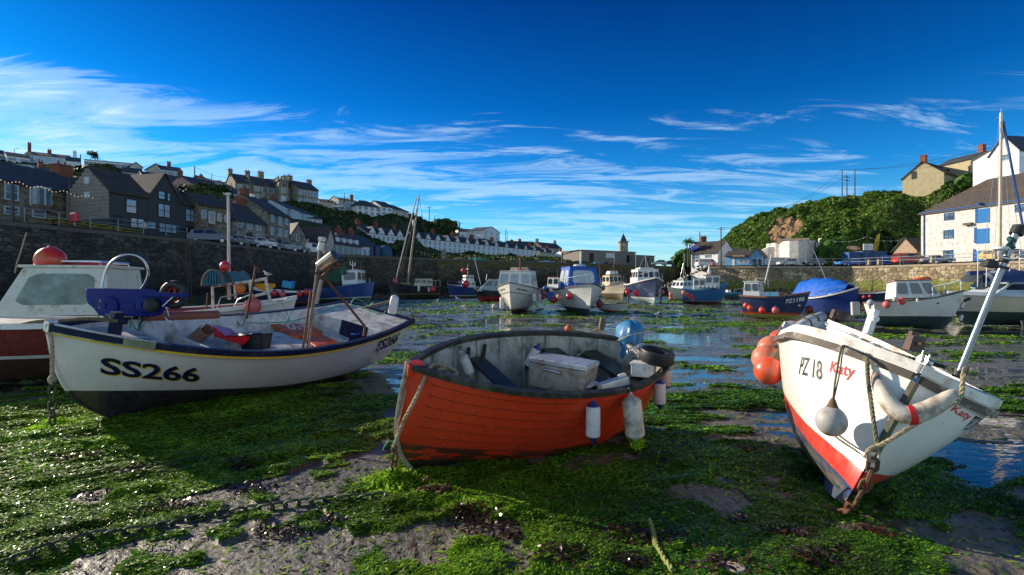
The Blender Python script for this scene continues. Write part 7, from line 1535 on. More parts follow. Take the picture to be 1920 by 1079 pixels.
MB().box((i['W']/2,-.05,1.2),(i['W']-.1,.08,2.6)).build('grey_cladding',gyr,i['wall'])
# kiln
h=empty('lime_kiln',loc=P(1490,500,104),label='big white rounded stone kiln wall with a square stump at its right end',cat='kiln')
km=mat('whitewash_rough',(.72,.69,.61),rough=.9,scale=2,dirt=((.45,.38,.26),.4,1.6),bump=.8,bscale=3)
def kstrip(pts,y0s,name,th=1.5,z0=RZ-.4):
    mb=MB();n=len(pts);F_=[];Bk=[]
    for (px,d),yt in zip(pts,y0s):
        a=P(px,yt,d);F_.append(a);Bk.append(a+Vector((.2,th,0)))
    G=np.array([[list(Vector((a.x,a.y,z0))) for a in F_],[list(a) for a in F_],[list(b) for b in Bk],[list(Vector((b.x,b.y,z0))) for b in Bk]]);mb.grid(G,flip=True);mb.build(name,km,h,world=True)
kstrip([(1425,113.0),(1440,112.0),(1461,111.0)],[472,464,462],'low_wall')
kstrip([(1461,111.0),(1468,107.5),(1480,105.2),(1497,104.2),(1513,105.2),(1526,108.0),(1530,111.0)],[454,453,452,451.5,451,451,452],'round_front',th=6)
kstrip([(1530,109.0),(1540,108.0),(1541,108.0),(1549,107.5),(1550,107.5),(1561,107.0)],[455,455,446.5,446,480,483],'stump')
mb=MB();a=P(1462,451.5,109);b=P(1518,449.5,107);mb.tube([a,b],.35,4);mb.build('parapet_board',hmat('tan_board',(.4,.3,.2)),h,world=True)
single('garden_wall',MB().box(P(1447,496,104),(7.0,.5,2.8),rz=-.05),km,P(1447,500,102),'low cream wall in front of the kiln left of the white car','wall')
# blue shop, cottages left of the hill
lb=mat('light_blue_boards',(.13,.36,.58),rough=.6,dirt=((.3,.4,.45),.3,3))
h,i=house('light blue timber shop with dark roof and long sign on the right quay',1360,481,1405,482,107,RZ,1.1,5,lb,slate2,name='shop',cat='shop',dr=104,wins=[(1386,487,1404,494,'w'),(1373,486,1378,502,'d',whr)],frame=whr)
u0,z0=i['toloc'](1373,477);u1,z1=i['toloc'](1399,484);sgn=MB().box(((u0+u1)/2,-.35,(z0+z1)/2),(u1-u0,.1,z0-z1)).build('sign_board',mat('navy_sign',(.02,.04,.09)),i['wall']);mb=MB();text_quad(mb,'Harbour Shop',(u0+.2,-.41,z1+.15),(u1-.2,-.41,z1+.15),(u1-.2,-.41,z0-.1),(u0+.2,-.41,z0-.1),off=.01);mb.build('lettering',mat('gold_letter',(.6,.4,.12)),sgn)
h,i=house('blue painted gable of the shop facing the quay, decorated above the door',1405,481.5,1431,482,104,RZ,1.5,5,lb,slate2,gable=1,name='shop',cat='shop',dr=102.5,wins=[(1411,487,1418,502,'d'),(1422,487,1427,502,'o')])
h,i=house('white cottage with brown slate roof and blue side behind the white van',1296,476,1346,476.5,128,RZ,2.9,7,whr,slate2,name='cottage',wins=[(1300,478,1311,486),(1322,478,1333,483)],dr=122)
h,i=house('dark slate house with white gable and brick chimney behind the canopy',1310,466,1345,466,150,RZ,2.2,9,gyr,slate2,name='house',dr=150,chim=[(.55,.5,1.6,1.6)])
h,i=house('black roofed low store between the cottage and the blue shop',1345,474,1395,475,135,RZ,1.2,9,blr,slate,name='store',cat='building',dr=130)
mb=MB();a=P(1297,469,130);mb.add([P(1294,471,128),P(1317,466,126),P(1310,457,132),P(1296,462,134)],[(0,1,2,3)]);mb.tube([P(1312,472,128),P(1312,435,128)],.12,6);single('sail_canopy',mb,mat('royal_blue_cloth',(.01,.04,.3)),a,'royal blue sail canopy beside the white cottage','canopy')
h,i=house('blue painted wooden kiosk with pitched roof at the end of the far quay',1259,484,1279,484,143,6.2,1.0,2.6,mat('kiosk_blue',(.01,.07,.26),rough=.5),mat('kiosk_blue',(0,0,0)),gable=1,name='kiosk',cat='kiosk',dr=142)
# hilltop houses
def hh2(*a,**k): 
    return hh(*a,**k)
RB=[];_hb=HB;HBL=list(HB);HB.clear()
ocr=hmat('ochre_render',(.42,.36,.21),dirt=((.25,.22,.15),.3,1.5))
h,i=hh2('cream rendered house with black windows and brick chimneys on the right hilltop',1692,336,1770,331,125,350,3.4,9,ocr,slate2,gable=1,name='house',wins=[(1709,322,1719,336,'o')],chim=[(.5,.05,1.2,1.4)],dr=118)
h,i=hh2('long cream wing of the hilltop house with a black roof',1757,313,1820,310,126,343,1.9,8,ocr,slate,name='house',wins=[(1770,318,1780,332,'o')],chim=[(.9,.5,1.1,1.6)],dr=118)
h,i=hh2('white gabled house at the right edge of the hilltop',1856,293,1911,288,100,318,3.2,9,whr,slate,gable=1,name='house',wins=[(1879,290,1894,301,'w')],dr=95)
h,i=hh2('white side wing of the right edge hilltop house',1911,282,1990,279,95.5,318,1.5,9,whr,slate,name='house',wins=[(1917,285,1924,297)],dr=96)
HBR=list(HB);HB.clear()
# ---------------- terrain ----------------
def rbf(pts):
    p=np.array(pts,float);_,u=np.unique(np.round(p[:,:2]/1.5),axis=0,return_index=True);p=p[u];n=len(p)
    D=np.hypot(p[:,None,0]-p[:,0],p[:,None,1]-p[:,1]);Am=np.zeros((n+3,n+3));Am[:n,:n]=-D-np.eye(n)*.8*-1;Pm=np.c_[np.ones(n),p[:,:2]/100];Am[:n,n:]=Pm;Am[n:,:n]=Pm.T
    w_=np.linalg.solve(Am,np.r_[p[:,2],0,0,0])
    def f(x,y):
        x=np.asarray(x,float);y=np.asarray(y,float);sh=x.shape;x=x.ravel();y=y.ravel();o=w_[n]+w_[n+1]*x/100+w_[n+2]*y/100
        for k in range(n): o=o-w_[k]*np.hypot(x-p[k,0],y-p[k,1])
        return o.reshape(sh)
    return f
def ctl(l): return [tuple(P(px,py,d)) for px,py,d in l]
SK=ctl([(-160,285,190),(0,300,190),(120,312,190),(240,318,190),(330,330,190),(420,350,190),(520,372,200),(600,388,215),(700,400,220),(770,403,215),(800,415,222),(850,425,245),(900,438,255),(960,452,270),(1010,466,280),(1060,486,280),(1100,489,280)])
SK+=ctl([(640,408,168),(700,414,168),(760,418,172),(620,430,150),(700,432,165),(780,436,180),(860,444,205),(600,440,120),(940,459,230)])
base=[(x-8,y+6,6.5) for x,y,_ in [( -60,16,0),(-52,38,0),(-52,58,0),(-49,75,0),(-46,92,0),(-38,104,0),(-20,120,0)]]+[(-90,60,14),(-30,130,9),(-10,150,10.5),(10,165,10),(30,185,9),(40,230,8),(70,260,7),(90,300,6),(110,300,5),(110,200,4),(60,200,6.2),(80,240,6),(-5,120,7.5),(-25,112,7.5),(-35,104,7.2),(5,138,8),(25,160,9),(-20,320,24),(-100,300,45),(-250,200,60),(-300,80,60),(-200,20,50)]
LP=HBL+SK+base;fL=rbf(LP)
xs_=np.linspace(-320,110,220);ys_=np.linspace(14,320,190);X,Y=np.meshgrid(xs_,ys_);Z=fL(X,Y)
Z=Z+(fbm(X*.12,Y*.12,3,61)-.5)*1.2
# keep the terrain behind the quayside row
def leftmask(X,Y):
    xb=np.interp(Y,[14,38,58,80,92,104,118,139,330],[-62,-54,-50,-48,-44,-36,-6,40,40]);return X<xb
cutL=np.interp(Y,[14,38,58,80,92,104,118,139,330],[-62,-54,-50,-48,-44,-36,-6,60,90])
Z=np.where(X>cutL,np.minimum(Z,5.6-(X-cutL)*.3),Z)
mb=MB();mb.grid(np.stack([X,Y,Z],-1));hg=mb.build('hillside',mat('hillside_green',(.028,.042,.014),rough=.9,scale=.5,dirt=((.05,.04,.02),.3,.2)),smooth=True);tag(hg,'dark green hillside behind the left quay',kind='structure')
ZL=Z
def sampleZ(x,y): return fL(x,y)+(fbm(x*.12,y*.12,3,61)-.5)*1.2
def scrub(name,n,xr,yr,fn,keep,size,cols,label,dome=1.6,seed=1,avoid=None):
    r=np.random.default_rng(seed);x=xr[0]+(xr[1]-xr[0])*r.random(n);y=yr[0]+(yr[1]-yr[0])*r.random(n);k=keep(x,y);x,y=x[k],y[k]
    z=fn(x,y);b=fbm(x*.33,y*.33,3,seed+70);b2=fbm(x*.9,y*.9,2,seed+80);hgt=dome*np.clip((b-.38)*3.2,0,1.3)+dome*.5*np.clip(b2-.4,0,1)
    if avoid is not None:
        a=np.array(avoid);dmin=np.min((x[:,None]-a[:,0])**2+(y[:,None]-a[:,1])**2,1);hgt*=np.clip((dmin-9)/40,0.02,1)
    pts=np.stack([x,y,z+hgt*np.sqrt(r.random(len(x)))],1)
    o=leaves(name,pts,size,cols,seed=seed+5,aspect=1.0);return tag(o,label,kind='stuff')
GL=[leafmat('scrub_dark',(.026,.055,.016),.6,.2,.2),leafmat('scrub_mid',(.045,.09,.022),.6,.2,.2),leafmat('scrub_olive',(.075,.09,.03),.6,.2,.2)]
scrub('scrub',60000,(-150,75),(90,270),sampleZ,lambda x,y:((y>158+(x+45)/57.3*87+9)|(x<-46-(y-110)*.05))&(x<np.interp(y,[90,104,118,139,330],[-44,-36,-6,60,90])-2)&(x/y>-.62),.55,GL,'dark scrub covering the left hillside between the houses',dome=1.3,seed=1,avoid=[q[:2] for q in HBL])
scrub('scrub',14000,(-150,-40),(50,150),sampleZ,lambda x,y:(x<-50-(y-58)*.1)&(x/y>-1.05),.4,GL,'patches of garden scrub between the upper left houses',dome=1.4,seed=2,avoid=[q[:2] for q in HBL])
scrub('scrub',26000,(-60,60),(112,250),sampleZ,lambda x,y:(y<158+(x+45)/57.3*87-1)&(x<np.interp(y,[90,104,118,139,330],[-44,-36,-6,60,90])-3),.4,GL,'low garden scrub below the white terrace',dome=.35,seed=21,avoid=[q[:2] for q in HBL])
# right hill
RO=ctl([(1330,478,150),(1352,462,150),(1367,441,150),(1396,416,150),(1411,404,148),(1440,392,146),(1470,388,144),(1500,386,142),(1544,367,140),(1568,373,140),(1648,358,136),(1690,352,134),(1797,334,126),(1856,317,118),(1920,302,112),(2050,285,105),(2200,270,100)])
RBs=ctl([(1330,494,130),(1395,494,122),(1430,494,117),(1561,494,113),(1640,494,112),(1727,490,110),(1800,485,108),(1560,484,116)])
RM=ctl([(1420,470,126),(1460,455,124),(1500,462,120),(1560,455,120),(1620,440,121),(1700,430,120),(1760,410,116),(1850,385,112),(1450,420,136),(1520,410,134),(1620,395,131),(1720,378,127),(1400,450,138)])
BH=[(x*1.0,y+22,z-4) for x,y,z in RO]+[(x,y+55,z-14) for x,y,z in RO]+[(160,60,20),(170,90,30),(140,70,9),(128,80,6)]
RP=RO+RBs+RM+BH+HBR
fR_=rbf(RP)
fR=lambda x,y: fR_(x,y)-1.4*smooth(3,12,fR_(x,y))+(fbm(x*.16,y*.16,3,66)-.5)*1.5
yfr=lambda x: np.interp(x,[45,60,90,110,128,170],[130,118,112,106,95,60])
X,Y=np.meshgrid(np.linspace(40,230,150),np.linspace(0,1,110));Y=yfr(X)+Y*(190-yfr(X));Z=fR(X,Y);Z[0]=4.6;Z=np.where(X<62,np.minimum(Z,30-(62-X)*.6),Z)
mb=MB();mb.grid(np.stack([X,Y,Z],-1));hg=mb.build('hillside',mat('hillside_earth',(.07,.075,.03),rough=.95,scale=.4,dirt=((.32,.20,.10),.05,.2)),smooth=True);tag(hg,'sunlit green hillside behind the right quay',kind='structure')
GR=[leafmat('bush_dark',(.05,.12,.018),.55,.25,.25),leafmat('bush_mid',(.11,.235,.028),.55,.3,.25),leafmat('bush_light',(.19,.33,.045),.55,.35,.25),leafmat('bush_olive',(.15,.18,.04),.55,.3,.25)]
def slip(x,y): # bare earth slip
    px=960+F*x/y;z=fR(x,y);py=YH-F*(z-CH)/y
    return (((px-1472)/36)**2+((py-436+ (px-1472)*.25)/24)**2)<1.0+.7*(fbm(px/9,py/9,2,5)-.5)
def rk(x,y): return (y>yfr(x)+.5)&(x/y>.36)&(x/y<1.12)&(y<165)&~slip(x,y)
scrub('bushes',230000,(46,150),(95,160),fR,rk,.26,GR,'dense sunlit bushes covering the right hillside',dome=1.5,seed=7,avoid=[q[:2] for q in HBR])
# sandy slip face
X,Y=np.meshgrid(np.linspace(56,76,50),np.linspace(114,140,50));px=960+F*X/Y;Z=fR(X,Y);py=YH-F*(Z-CH)/Y
sl_=slip(X,Y);mb=MB();G_=np.stack([X,Y,Z+.35+ (fbm(X*.8,Y*.8,4,9)-.5)*1.6],-1);vid={}
for i in range(49):
    for j in range(49):
        if sl_[i,j]: mb.add([G_[i,j],G_[i,j+1],G_[i+1,j+1],G_[i+1,j]],[(0,1,2,3)])
tag(mb.build('earth_slip',mat('bare_earth',(.34,.20,.09),rough=.95,scale=.6,dirt=((.16,.11,.05),.5,.5),bump=.6,bscale=2)),'bare orange earth slip on the right hillside',kind='structure')
# dark ivy mass behind the containers
def bush(label,px,py,d,rx,ry,rz,n,cols,size=.3,name='bush',cat='bush',seed=1):
    c=P(px,py,d);r=np.random.default_rng(seed);a=r.normal(size=(n,3));a/=np.linalg.norm(a,axis=1)[:,None];k=.72+.3*r.random(n)
    k*=1+.22*np.sin(a[:,0]*5+seed)*np.cos(a[:,2]*6+a[:,1]*4);o=leaves(name,a*k[:,None]*np.array([rx,ry,rz]),size,cols,seed=seed);o.location=c;return tag(o,label,cat)
bush('large rounded ivy clad mound right of the kiln',1590,478,107,6.5,3,4.9,15000,GR[:2],.3,seed=11)
bush('dark ivy hanging over the store yard behind the yellow flag',1640,470,108,5.5,2.5,3.8,8000,GR[:1]+GL[:1],.3,seed=12)
bush('round evergreen bush beside the hilltop house wing',1815,340,112,2.2,1.5,1.6,2500,GR[:2],.22,seed=13)
bush('bushy dark shrub on the slope below the pink house',380,372,97,5.5,3,2.5,4000,GL,.3,seed=14)
bush('dark hedge shrub in front of the long white bungalow',185,322,125,5.5,2,1.6,2500,GL,.3,seed=15)
bush('dark shrub between the parked cars and the white terrace',735,466,125,1.6,1.2,1.0,1200,GL,.3,seed=16)
bush('palm-like shrub in the garden of the second terraced pair',748,460,128,1.2,1,1.2,800,GL,.25,seed=17)
bush('green bush below the palm tree beside the canopy',1287,486,132,3.2,2,2.6,2600,GR[:2],.3,seed=18)
bush('rounded dark bush in the hedge behind the far modern house',830,424,235,7,4,3,1500,GL,.6,seed=19)
# ---------------- vehicles ----------------
tyre_m=mat('tyre_rubber',(.02,.02,.02),rough=.8);cglass=mat('car_glass',(.02,.03,.04),rough=.05,spec=.9);alloy=mat('wheel_alloy',(.4,.4,.42),rough=.35,metal=.7);lampw=mat('headlamp_glass',(.6,.6,.6),rough=.1);lampr=mat('tail_lamp_red',(.45,.01,.01),rough=.2);plate_y=mat('plate_yellow',(.6,.45,.03));chrome=mat('dark_trim',(.03,.03,.03),rough=.4)
PROF={'hatch':(3.9,[(0,.35),(0,.62),(.05,.85),(.25,.95),(.55,1.32),(1.0,1.45),(2.0,1.47),(2.55,1.30),(3.05,.96),(3.75,.80),(3.9,.6),(3.9,.33)],(.45,2.9)),
'suv':(4.5,[(0,.4),(0,.75),(.04,1.0),(.15,1.12),(.45,1.58),(.9,1.66),(2.5,1.64),(3.0,1.45),(3.45,1.08),(4.3,.92),(4.5,.7),(4.5,.38)],(.3,3.3)),
'van':(4.9,[(0,.4),(0,1.0),(.05,1.2),(.12,1.85),(.3,1.95),(3.2,1.93),(3.6,1.8),(4.2,1.15),(4.75,.95),(4.9,.7),(4.9,.36)],(.1,4.15)),
'coupe':(4.3,[(0,.35),(0,.7),(.1,.88),(.7,.94),(1.3,1.28),(1.7,1.36),(2.2,1.33),(3.0,.93),(4.0,.80),(4.3,.6),(4.3,.32)],(.75,2.95))}
def car(label,pos,yaw,kind,paint,cat='car',group=None,name='parked_car',sign=None,belt=None):
    L_,pr,(g0,g1)=PROF[kind];w_=1.76 if kind!='van' else 1.9;e=empty(name,M=Matrix.Translation(pos)@Matrix.Rotation(yaw,4,'Z'),label=label,cat=cat,group=group)
    pm=mat('car_paint_'+str(abs(hash(paint))%9999) if False else 'car_paint_%.2f_%.2f_%.2f'%paint,paint,rough=.25,var=.05,coat=.6)
    bz={'hatch':.92,'suv':1.08,'van':1.2,'coupe':.9}[kind]
    def row(y,tuck): return [(x-L_/2,y*(1-(tuck*max(0,z-bz)/.6)),z) for x,z in pr]
    mb=MB();G=np.array([row(w_/2*.0+w_/2*k,.16) for k in (-1,-.93,-.5,0,.5,.93,1)]);G[0,:,1]=G[0,:,1];G[0,:,2]=G[0,:,2]*.985+.01;G[-1,:,2]=G[-1,:,2]*.985+.01
    mb.grid(G,flip=True);n=len(pr)
    for q,fl in ((G[0],True),(G[-1],False)):
        f=tuple(range(n));mb.add(q.tolist(),[f if not fl else f[::-1]])
    mb.build('body',pm,e,smooth=True,angle=35)
    ztop=max(z for _,z in pr);xs_=[x for x,z in pr];zs_=[z for x,z in pr]
    def zat(x): return np.interp(x,[a for a,b in pr[2:-1]],[b for a,b in pr[2:-1]])
    def gpoly(x0,x1,sd,nm):
        pts=[];xx=np.linspace(x0,x1,9);up_=[(x,max(bz+.02,zat(x)-.09)) for x in xx];lo=[(x1,bz+.02),(x0,bz+.02)]
        y=lambda z: sd*(w_/2*(1-.16*max(0,z-bz)/.6)+.012);pl=[(x-L_/2,y(z),z) for x,z in up_+lo];m_=MB();m_.add(pl,[tuple(range(len(pl)))[::(1 if sd<0 else -1)]]);m_.build('window',cglass,e)
    mid=(g0+g1)/2
    for sd in (1,-1):
        if kind=='van': gpoly(2.95,3.95,sd,'');(gpoly(1.6,2.75,sd,'') if belt!='panel' else 0)
        else:
            gpoly(g0+.35,mid-.05,sd,'');gpoly(mid+.05,g1-.2,sd,'')
        MB().box((L_/2-.12,sd*(w_/2-.2),bz-.22),(.28,.35,.15)).build('headlight',lampw,e,bevel=.03);MB().box((-L_/2+.05,sd*(w_/2-.14),bz-.15),(.14,.24,.22)).build('tail_light',lampr,e,bevel=.03)
        for x in (.85,L_-.85):
            T=Matrix.Translation((x-L_/2,sd*(w_/2-.1),.32))@Matrix.Rotation(R(90),4,'X');t_=MB().lathe([(.2,-.11),(.31,-.11),(.33,-.06),(.33,.06),(.31,.11),(.2,.11)],18,0,T).build('wheel',tyre_m,e,smooth=True);MB().lathe([(.21,-.115),(.05,-.10),(.05,.10),(.21,.115)],12,0,T).build('rim',alloy,t_,smooth=True)
        MB().box((g1-.55-L_/2,sd*(w_/2+.07),bz+.08),(.1,.14,.12)).build('mirror',pm,e,bevel=.02)
    # windscreens
    def scr(i0,i1,off):
        (xa,za),(xb,zb_)=i0,i1;hw=lambda z: w_/2*(1-.16*max(0,z-bz)/.6)-.12;dx_=xb-xa;dz_=zb_-za;n_=math.hypot(dx_,dz_);nx,nz=-dz_/n_*off,dx_/n_*off
        f=lambda t,s:(xa+dx_*t+nx-L_/2,s*hw(za+dz_*t),za+dz_*t+nz);m_=MB();m_.add([f(.08,-1),f(.08,1),f(.9,1),f(.9,-1)],[(0,1,2,3)]);m_.build('windscreen',cglass,e)
    if kind=='hatch': scr((3.05,.96),(2.55,1.30),-.012);scr((.25,.95),(.55,1.32),.012)
    if kind=='suv': scr((3.45,1.08),(3.0,1.45),-.012);scr((.15,1.12),(.45,1.58),.012)
    if kind=='van': scr((4.2,1.15),(3.6,1.8),-.012);scr((.05,1.2),(.12,1.85),.012)
    if kind=='coupe': scr((3.0,.93),(2.2,1.33),-.012);scr((.7,.94),(1.3,1.28),.012)
    MB().box((-L_/2-.01,0,.6),(.02,.52,.12)).build('number_plate',plate_y,e)
    if sign:
        sg=MB().box((-.6,-w_/2*.97,1.45),(2.9,.03,.42)).build('red_panel',mat('red_sign_panel',(.6,.03,.03)),e);mb=MB();text_quad(mb,sign,(-1.9,-w_/2*.97-.02,1.32),(.7,-w_/2*.97-.02,1.32),(.7,-w_/2*.97-.02,1.58),(-1.9,-w_/2*.97-.02,1.58),off=.008);mb.build('lettering',white_p,sg)
    return e
def qpos(px,d,z): p=P(px,500,d);return Vector((p.x,p.y,z))
def wd(px,poly):
    k=(px-960)/F
    for (x0,y0,_),(x1,y1,_) in zip(poly,poly[1:]):
        den=(x1-x0)-k*(y1-y0)
        if abs(den)<1e-9: continue
        t=(k*y0-x0)/den
        if -.02<=t<=1.02: return y0+t*(y1-y0)
    return 60.
qd=math.atan2(25,2.4)
cg='cars parked along the left quay'
for px,d,kind,c,lb,yw in ((395,55.5,'suv',(.012,.03,.11),'dark blue estate car nearest of the left quay row',0),(437,61,'hatch',(.02,.03,.05),'black car half hidden behind the blue estate',0),(450,62.5,'hatch',(.015,.04,.14),'small blue car between the black car and the silver ones',0),(468,64,'hatch',(.45,.47,.5),'silver blue hatchback just right of the pale mast',0),(488,65.5,'suv',(.55,.57,.6),'pale silver estate with sloping roof, fourth along',0),(509,69,'hatch',(.02,.05,.08),'dark teal hatchback behind the silver estate',0),(536,73,'suv',(.16,.2,.25),'grey blue people carrier in the middle of the row',0),(558,76,'hatch',(.03,.04,.06),'charcoal hatchback right of the grey people carrier',0)):
    car(lb,qpos(px,wd(px,LQ)*1.045+1.2,Q+.12),R(18),kind,c,group=cg)
car('white van parked beyond the charcoal hatchback',qpos(577,wd(577,LQ)*1.05+1,Q+.1),R(35),'van',(.6,.6,.6),cat='van',name='parked_van',belt='panel')
car('small red car behind the white van on the left quay',qpos(592,wd(592,LQ)*1.05+1,Q+.1),R(30),'hatch',(.4,.02,.03),group=cg)
car('white car parked on the terrace road in front of the cream villa',P(634,391.5,168),0,'hatch',(.6,.6,.6));car('silver car on the road below the castle terrace end',P(594,387,160),0,'hatch',(.35,.37,.4))
car('silver hatchback on the far quay left of the blue kiosk',qpos(1236,136,6.7),R(170),'hatch',(.42,.42,.38));car('dark blue car squeezed between silver hatchback and kiosk',qpos(1255,139,6.7),R(170),'hatch',(.03,.08,.2))
rg='cars parked along the right quay'
car('white van with red side panel sign parked below the white cottage',qpos(1325,116,5.55),R(8),'van',(.65,.65,.65),cat='van',name='parked_van',sign='Fish Deli',belt='panel')
car('white hatchback in front of the lime kiln',qpos(1478,100.5,5.38),R(176),'hatch',(.62,.62,.6),group=rg);car('black car right of the white hatchback, under the kiln stump',qpos(1527,99,5.33),R(178),'hatch',(.015,.018,.025),group=rg)
car('bright blue coupe in front of the blue containers',qpos(1592,95.6,5.22),R(178),'coupe',(.02,.22,.62),group=rg)
car('red passenger van parked in front of the wooden hut',qpos(1706,88,5.17),R(-6),'van',(.42,.012,.015),cat='van',name='parked_van')
car('car under a pale dust cover beside the warehouse corner',qpos(1757,83.5,5.17),R(-20),'coupe',(.2,.24,.32),group=rg)
car('yellow pickup beyond the tall tan mast on the right quay',qpos(1875,75,5.18),R(-75),'suv',(.55,.33,.02),group=rg);car('black car at the right edge of the right quay',qpos(1908,73,5.2),R(-70),'suv',(.03,.03,.035),group=rg)
# ---------------- quay furniture ----------------
galv=mat('grey_rail_paint',(.24,.27,.29),rough=.5,metal=.3);yl=mat('yellow_bench',(.42,.32,.03))
def railing(label,pts,h=1.05,sp=2.2,r=.035,m=None,rails=(1.,.55)):
    e=empty('railing',loc=pts[0],label=label,cat='railing');v=[Vector(p) for p in pts]
    for f in rails: MB().tube([q+Vector((0,0,h*f)) for q in v],r*.8,6).build('rail_bar',m or galv,e,world=True)
    n=0
    for a,b in zip(v,v[1:]):
        k=max(1,int((b-a).length/sp))
        for i in range(k+1):
            if n<60: q=a.lerp(b,i/k);MB().tube([q-Vector((0,0,.1)),q+Vector((0,0,h+.03))],r,6).build('rail_post',m or galv,e,world=True);n+=1
    return e
railing('dark handrail along the edge of the left quay in front of the pub',[(-43.6,28,6.85),(-39.1,38,6.85),(-34.9,55,6.85)])
railing('galvanised railing along the right quay in front of the cars',[(49,97.7,5.45),(60.8,92,5.15),(65.1,82,5.1),(67.2,74.6,5.1),(70,65.6,5.15),(73.5,51,5.15)],h=1.2,r=.05)
def bench(label,px,d,yaw,g='picnic benches outside the pub'):
    e=empty('picnic_bench',M=Matrix.Translation(qpos(px,max(d,wd(px,LQ)+2.),Q+.1))@Matrix.Rotation(yaw,4,'Z'),label=label,cat='picnic bench',group=g)
    MB().box((0,0,.75),(1.8,.75,.06)).build('bench_top',yl,e)
    for y in (-.75,.75): MB().box((0,y,.45),(1.8,.25,.05)).build('seat',yl,e)
    for x in (-.7,.7): mb=MB();mb.tube([(x,-.7,0),(x,0,.74),(x,.7,0)],.045,5);mb.build('leg_frame',wood,e)
for i,(px,d) in enumerate(((118,43.5),(148,46),(178,48),(200,49.5),(222,51.5),(245,53))):
    bench('yellow edged picnic bench, '+('nearest the red board','second in the row','third in the row','fourth in the row','fifth in the row','last before the timber gable')[i],px,d,1.3)
e=empty('lifebuoy_board',loc=qpos(140,41.5,Q),label='red lifebuoy housing on a post at the quay edge before the pub',cat='lifebuoy housing')
MB().box(P(140,408,41.5),(.85,.3,.8),rz=-.4).build('housing',mat('red_grp',(.5,.02,.05),rough=.4),e,world=True,bevel=.12);MB().tube([qpos(140,41.5,Q),qpos(140,41.5,Q+.5)],.06,6).build('post',galv,e,world=True)
mb=MB();c=P(142,408,41.3);mb.tube([c+Vector((-.12,0,.16)),c+Vector((.12,-.03,0)),c+Vector((-.12,0,-.16))],.025,5);mb.build('arrow',black_r,e,world=True)
def lamp_post(label,px,d,z0,py1,r=.06,arm=0,m=None,name='lamp_post'):
    a=qpos(px,d,z0);t=P(px,py1,d);e=empty(name,loc=a,label=label,cat='lamp post');MB().tube([a,t],[r,r*.6],8).build('post',m or galv,e,world=True,smooth=True)
    if arm:
        b=t+Vector((arm,0,.25));MB().tube([t,b],r*.5,6).build('arm',m or galv,e,world=True);MB().box(b,(.5,.25,.12)).build('lantern',galv,e,world=True,bevel=.03)
    return e
lamp_post('tall dark post at the left edge in front of the pub',23.5,42,Q,346,.16,m=chrome);lamp_post('rust coloured post before the right end of the pub',130,43,Q,338,.05,m=rust)
lamp_post('thin lamp post on the skyline left of the stepped house',27,150,hz(300,150),280,.1,arm=1.1);lamp_post('tall lamp post in front of the hill terrace',468,125,hz(378,125),340,.1,arm=-.8,name='lamp_post')
def tpole(label,px,d,py0,py1,cross=0,r=.14):
    a=P(px,py0,d);t=P(px,py1,d);e=empty('telegraph_pole',loc=a,label=label,cat='telegraph pole');MB().tube([a-Vector((0,0,1)),t],[r,r*.75],8).build('pole',mat('tarred_pole',(.05,.04,.03),rough=.8),e,world=True)
    for k in range(cross): MB().box(t-Vector((0,0,.5+.9*k)),(2.2,.12,.12),rz=.3).build('cross_arm',mat('tarred_pole',(0,0,0)),e,world=True)
    return t
t1=tpole('left wooden pole of the three on the right hill crest',1579,139,373,319,0);t2=tpole('middle short pole with cross arms on the hill crest',1588,137,371,329,2);t3=tpole('right wooden pole of the three on the right hill crest',1603,136,366,318,0)
t4=tpole('pole standing behind the long white bungalow on the left skyline',151,150,320,290,0,.16);t5=tpole('tall pole on the skyline above the pink house',365,140,340,312,0,.16);t6=tpole('thin pole right of the tall pole on the left skyline',397,142,345,326,0,.1)
t7=tpole('pole on the scrub ridge above the white terrace, tallest',805,215,417,388,1,.16);t8=tpole('second pole on the scrub ridge',791,215,413,402,0,.14);t9=tpole('third thin pole on the scrub ridge',815,215,420,404,0,.12);ta=tpole('pole on the far end of the ridge above the terrace',948,250,447,430,0,.16);tb_=tpole('shorter pole beside the ridge end pole',951,250,448,434,0,.14)
t10=tpole('telegraph pole beside the white cottage on the right',1352,118,498,426,1,.16);t11=tpole('small pole on the roofline above the cream villa',646,176,375,362,0,.12)
t12=tpole('thin pole in front of the light blue shop',1413.5,97,502,455,0,.07)
def wire(label,a,b,sag,r=.035,n=14):
    a,b=Vector(a),Vector(b);pts=[a.lerp(b,i/n)-Vector((0,0,sag*4*(i/n)*(1-i/n))) for i in range(n+1)];return single('overhead_wire',MB().tube(pts,r,4),chrome,a,label,'wire')
wire('overhead wire from the left crest pole up to the right edge',t1,P(1990,236,100),2.0);wire('second overhead wire from the crest poles to the right edge',t3,P(1990,248,98),1.8)
wire('overhead wire falling left from the crest poles',t1,P(1470,388,135),1.2,.03);wire('lower wire falling left from the middle crest pole',t2,P(1440,398,135),1.2,.03)
wire('wire from the tall left skyline pole to the castle terrace',t5,P(428,333,136),.8,.03);wire('wire from the bungalow pole along the left skyline',t4,t5,1.5,.03);wire('long wire from the villa roof pole to the ridge pole',t11,t7,2.5,.03);wire('long wire from the ridge pole down to the terrace end',t7,ta,3.,.03);wire('wire from the ridge end down to the grey stone house',ta,P(1052,461,250),2.,.03);wire('wire from the castle terrace to the villa pole',P(598,352,150),t11,1.5,.03)
wire('wire from the cottage pole into the hillside bushes',t10,P(1400,413,125),.8,.03)
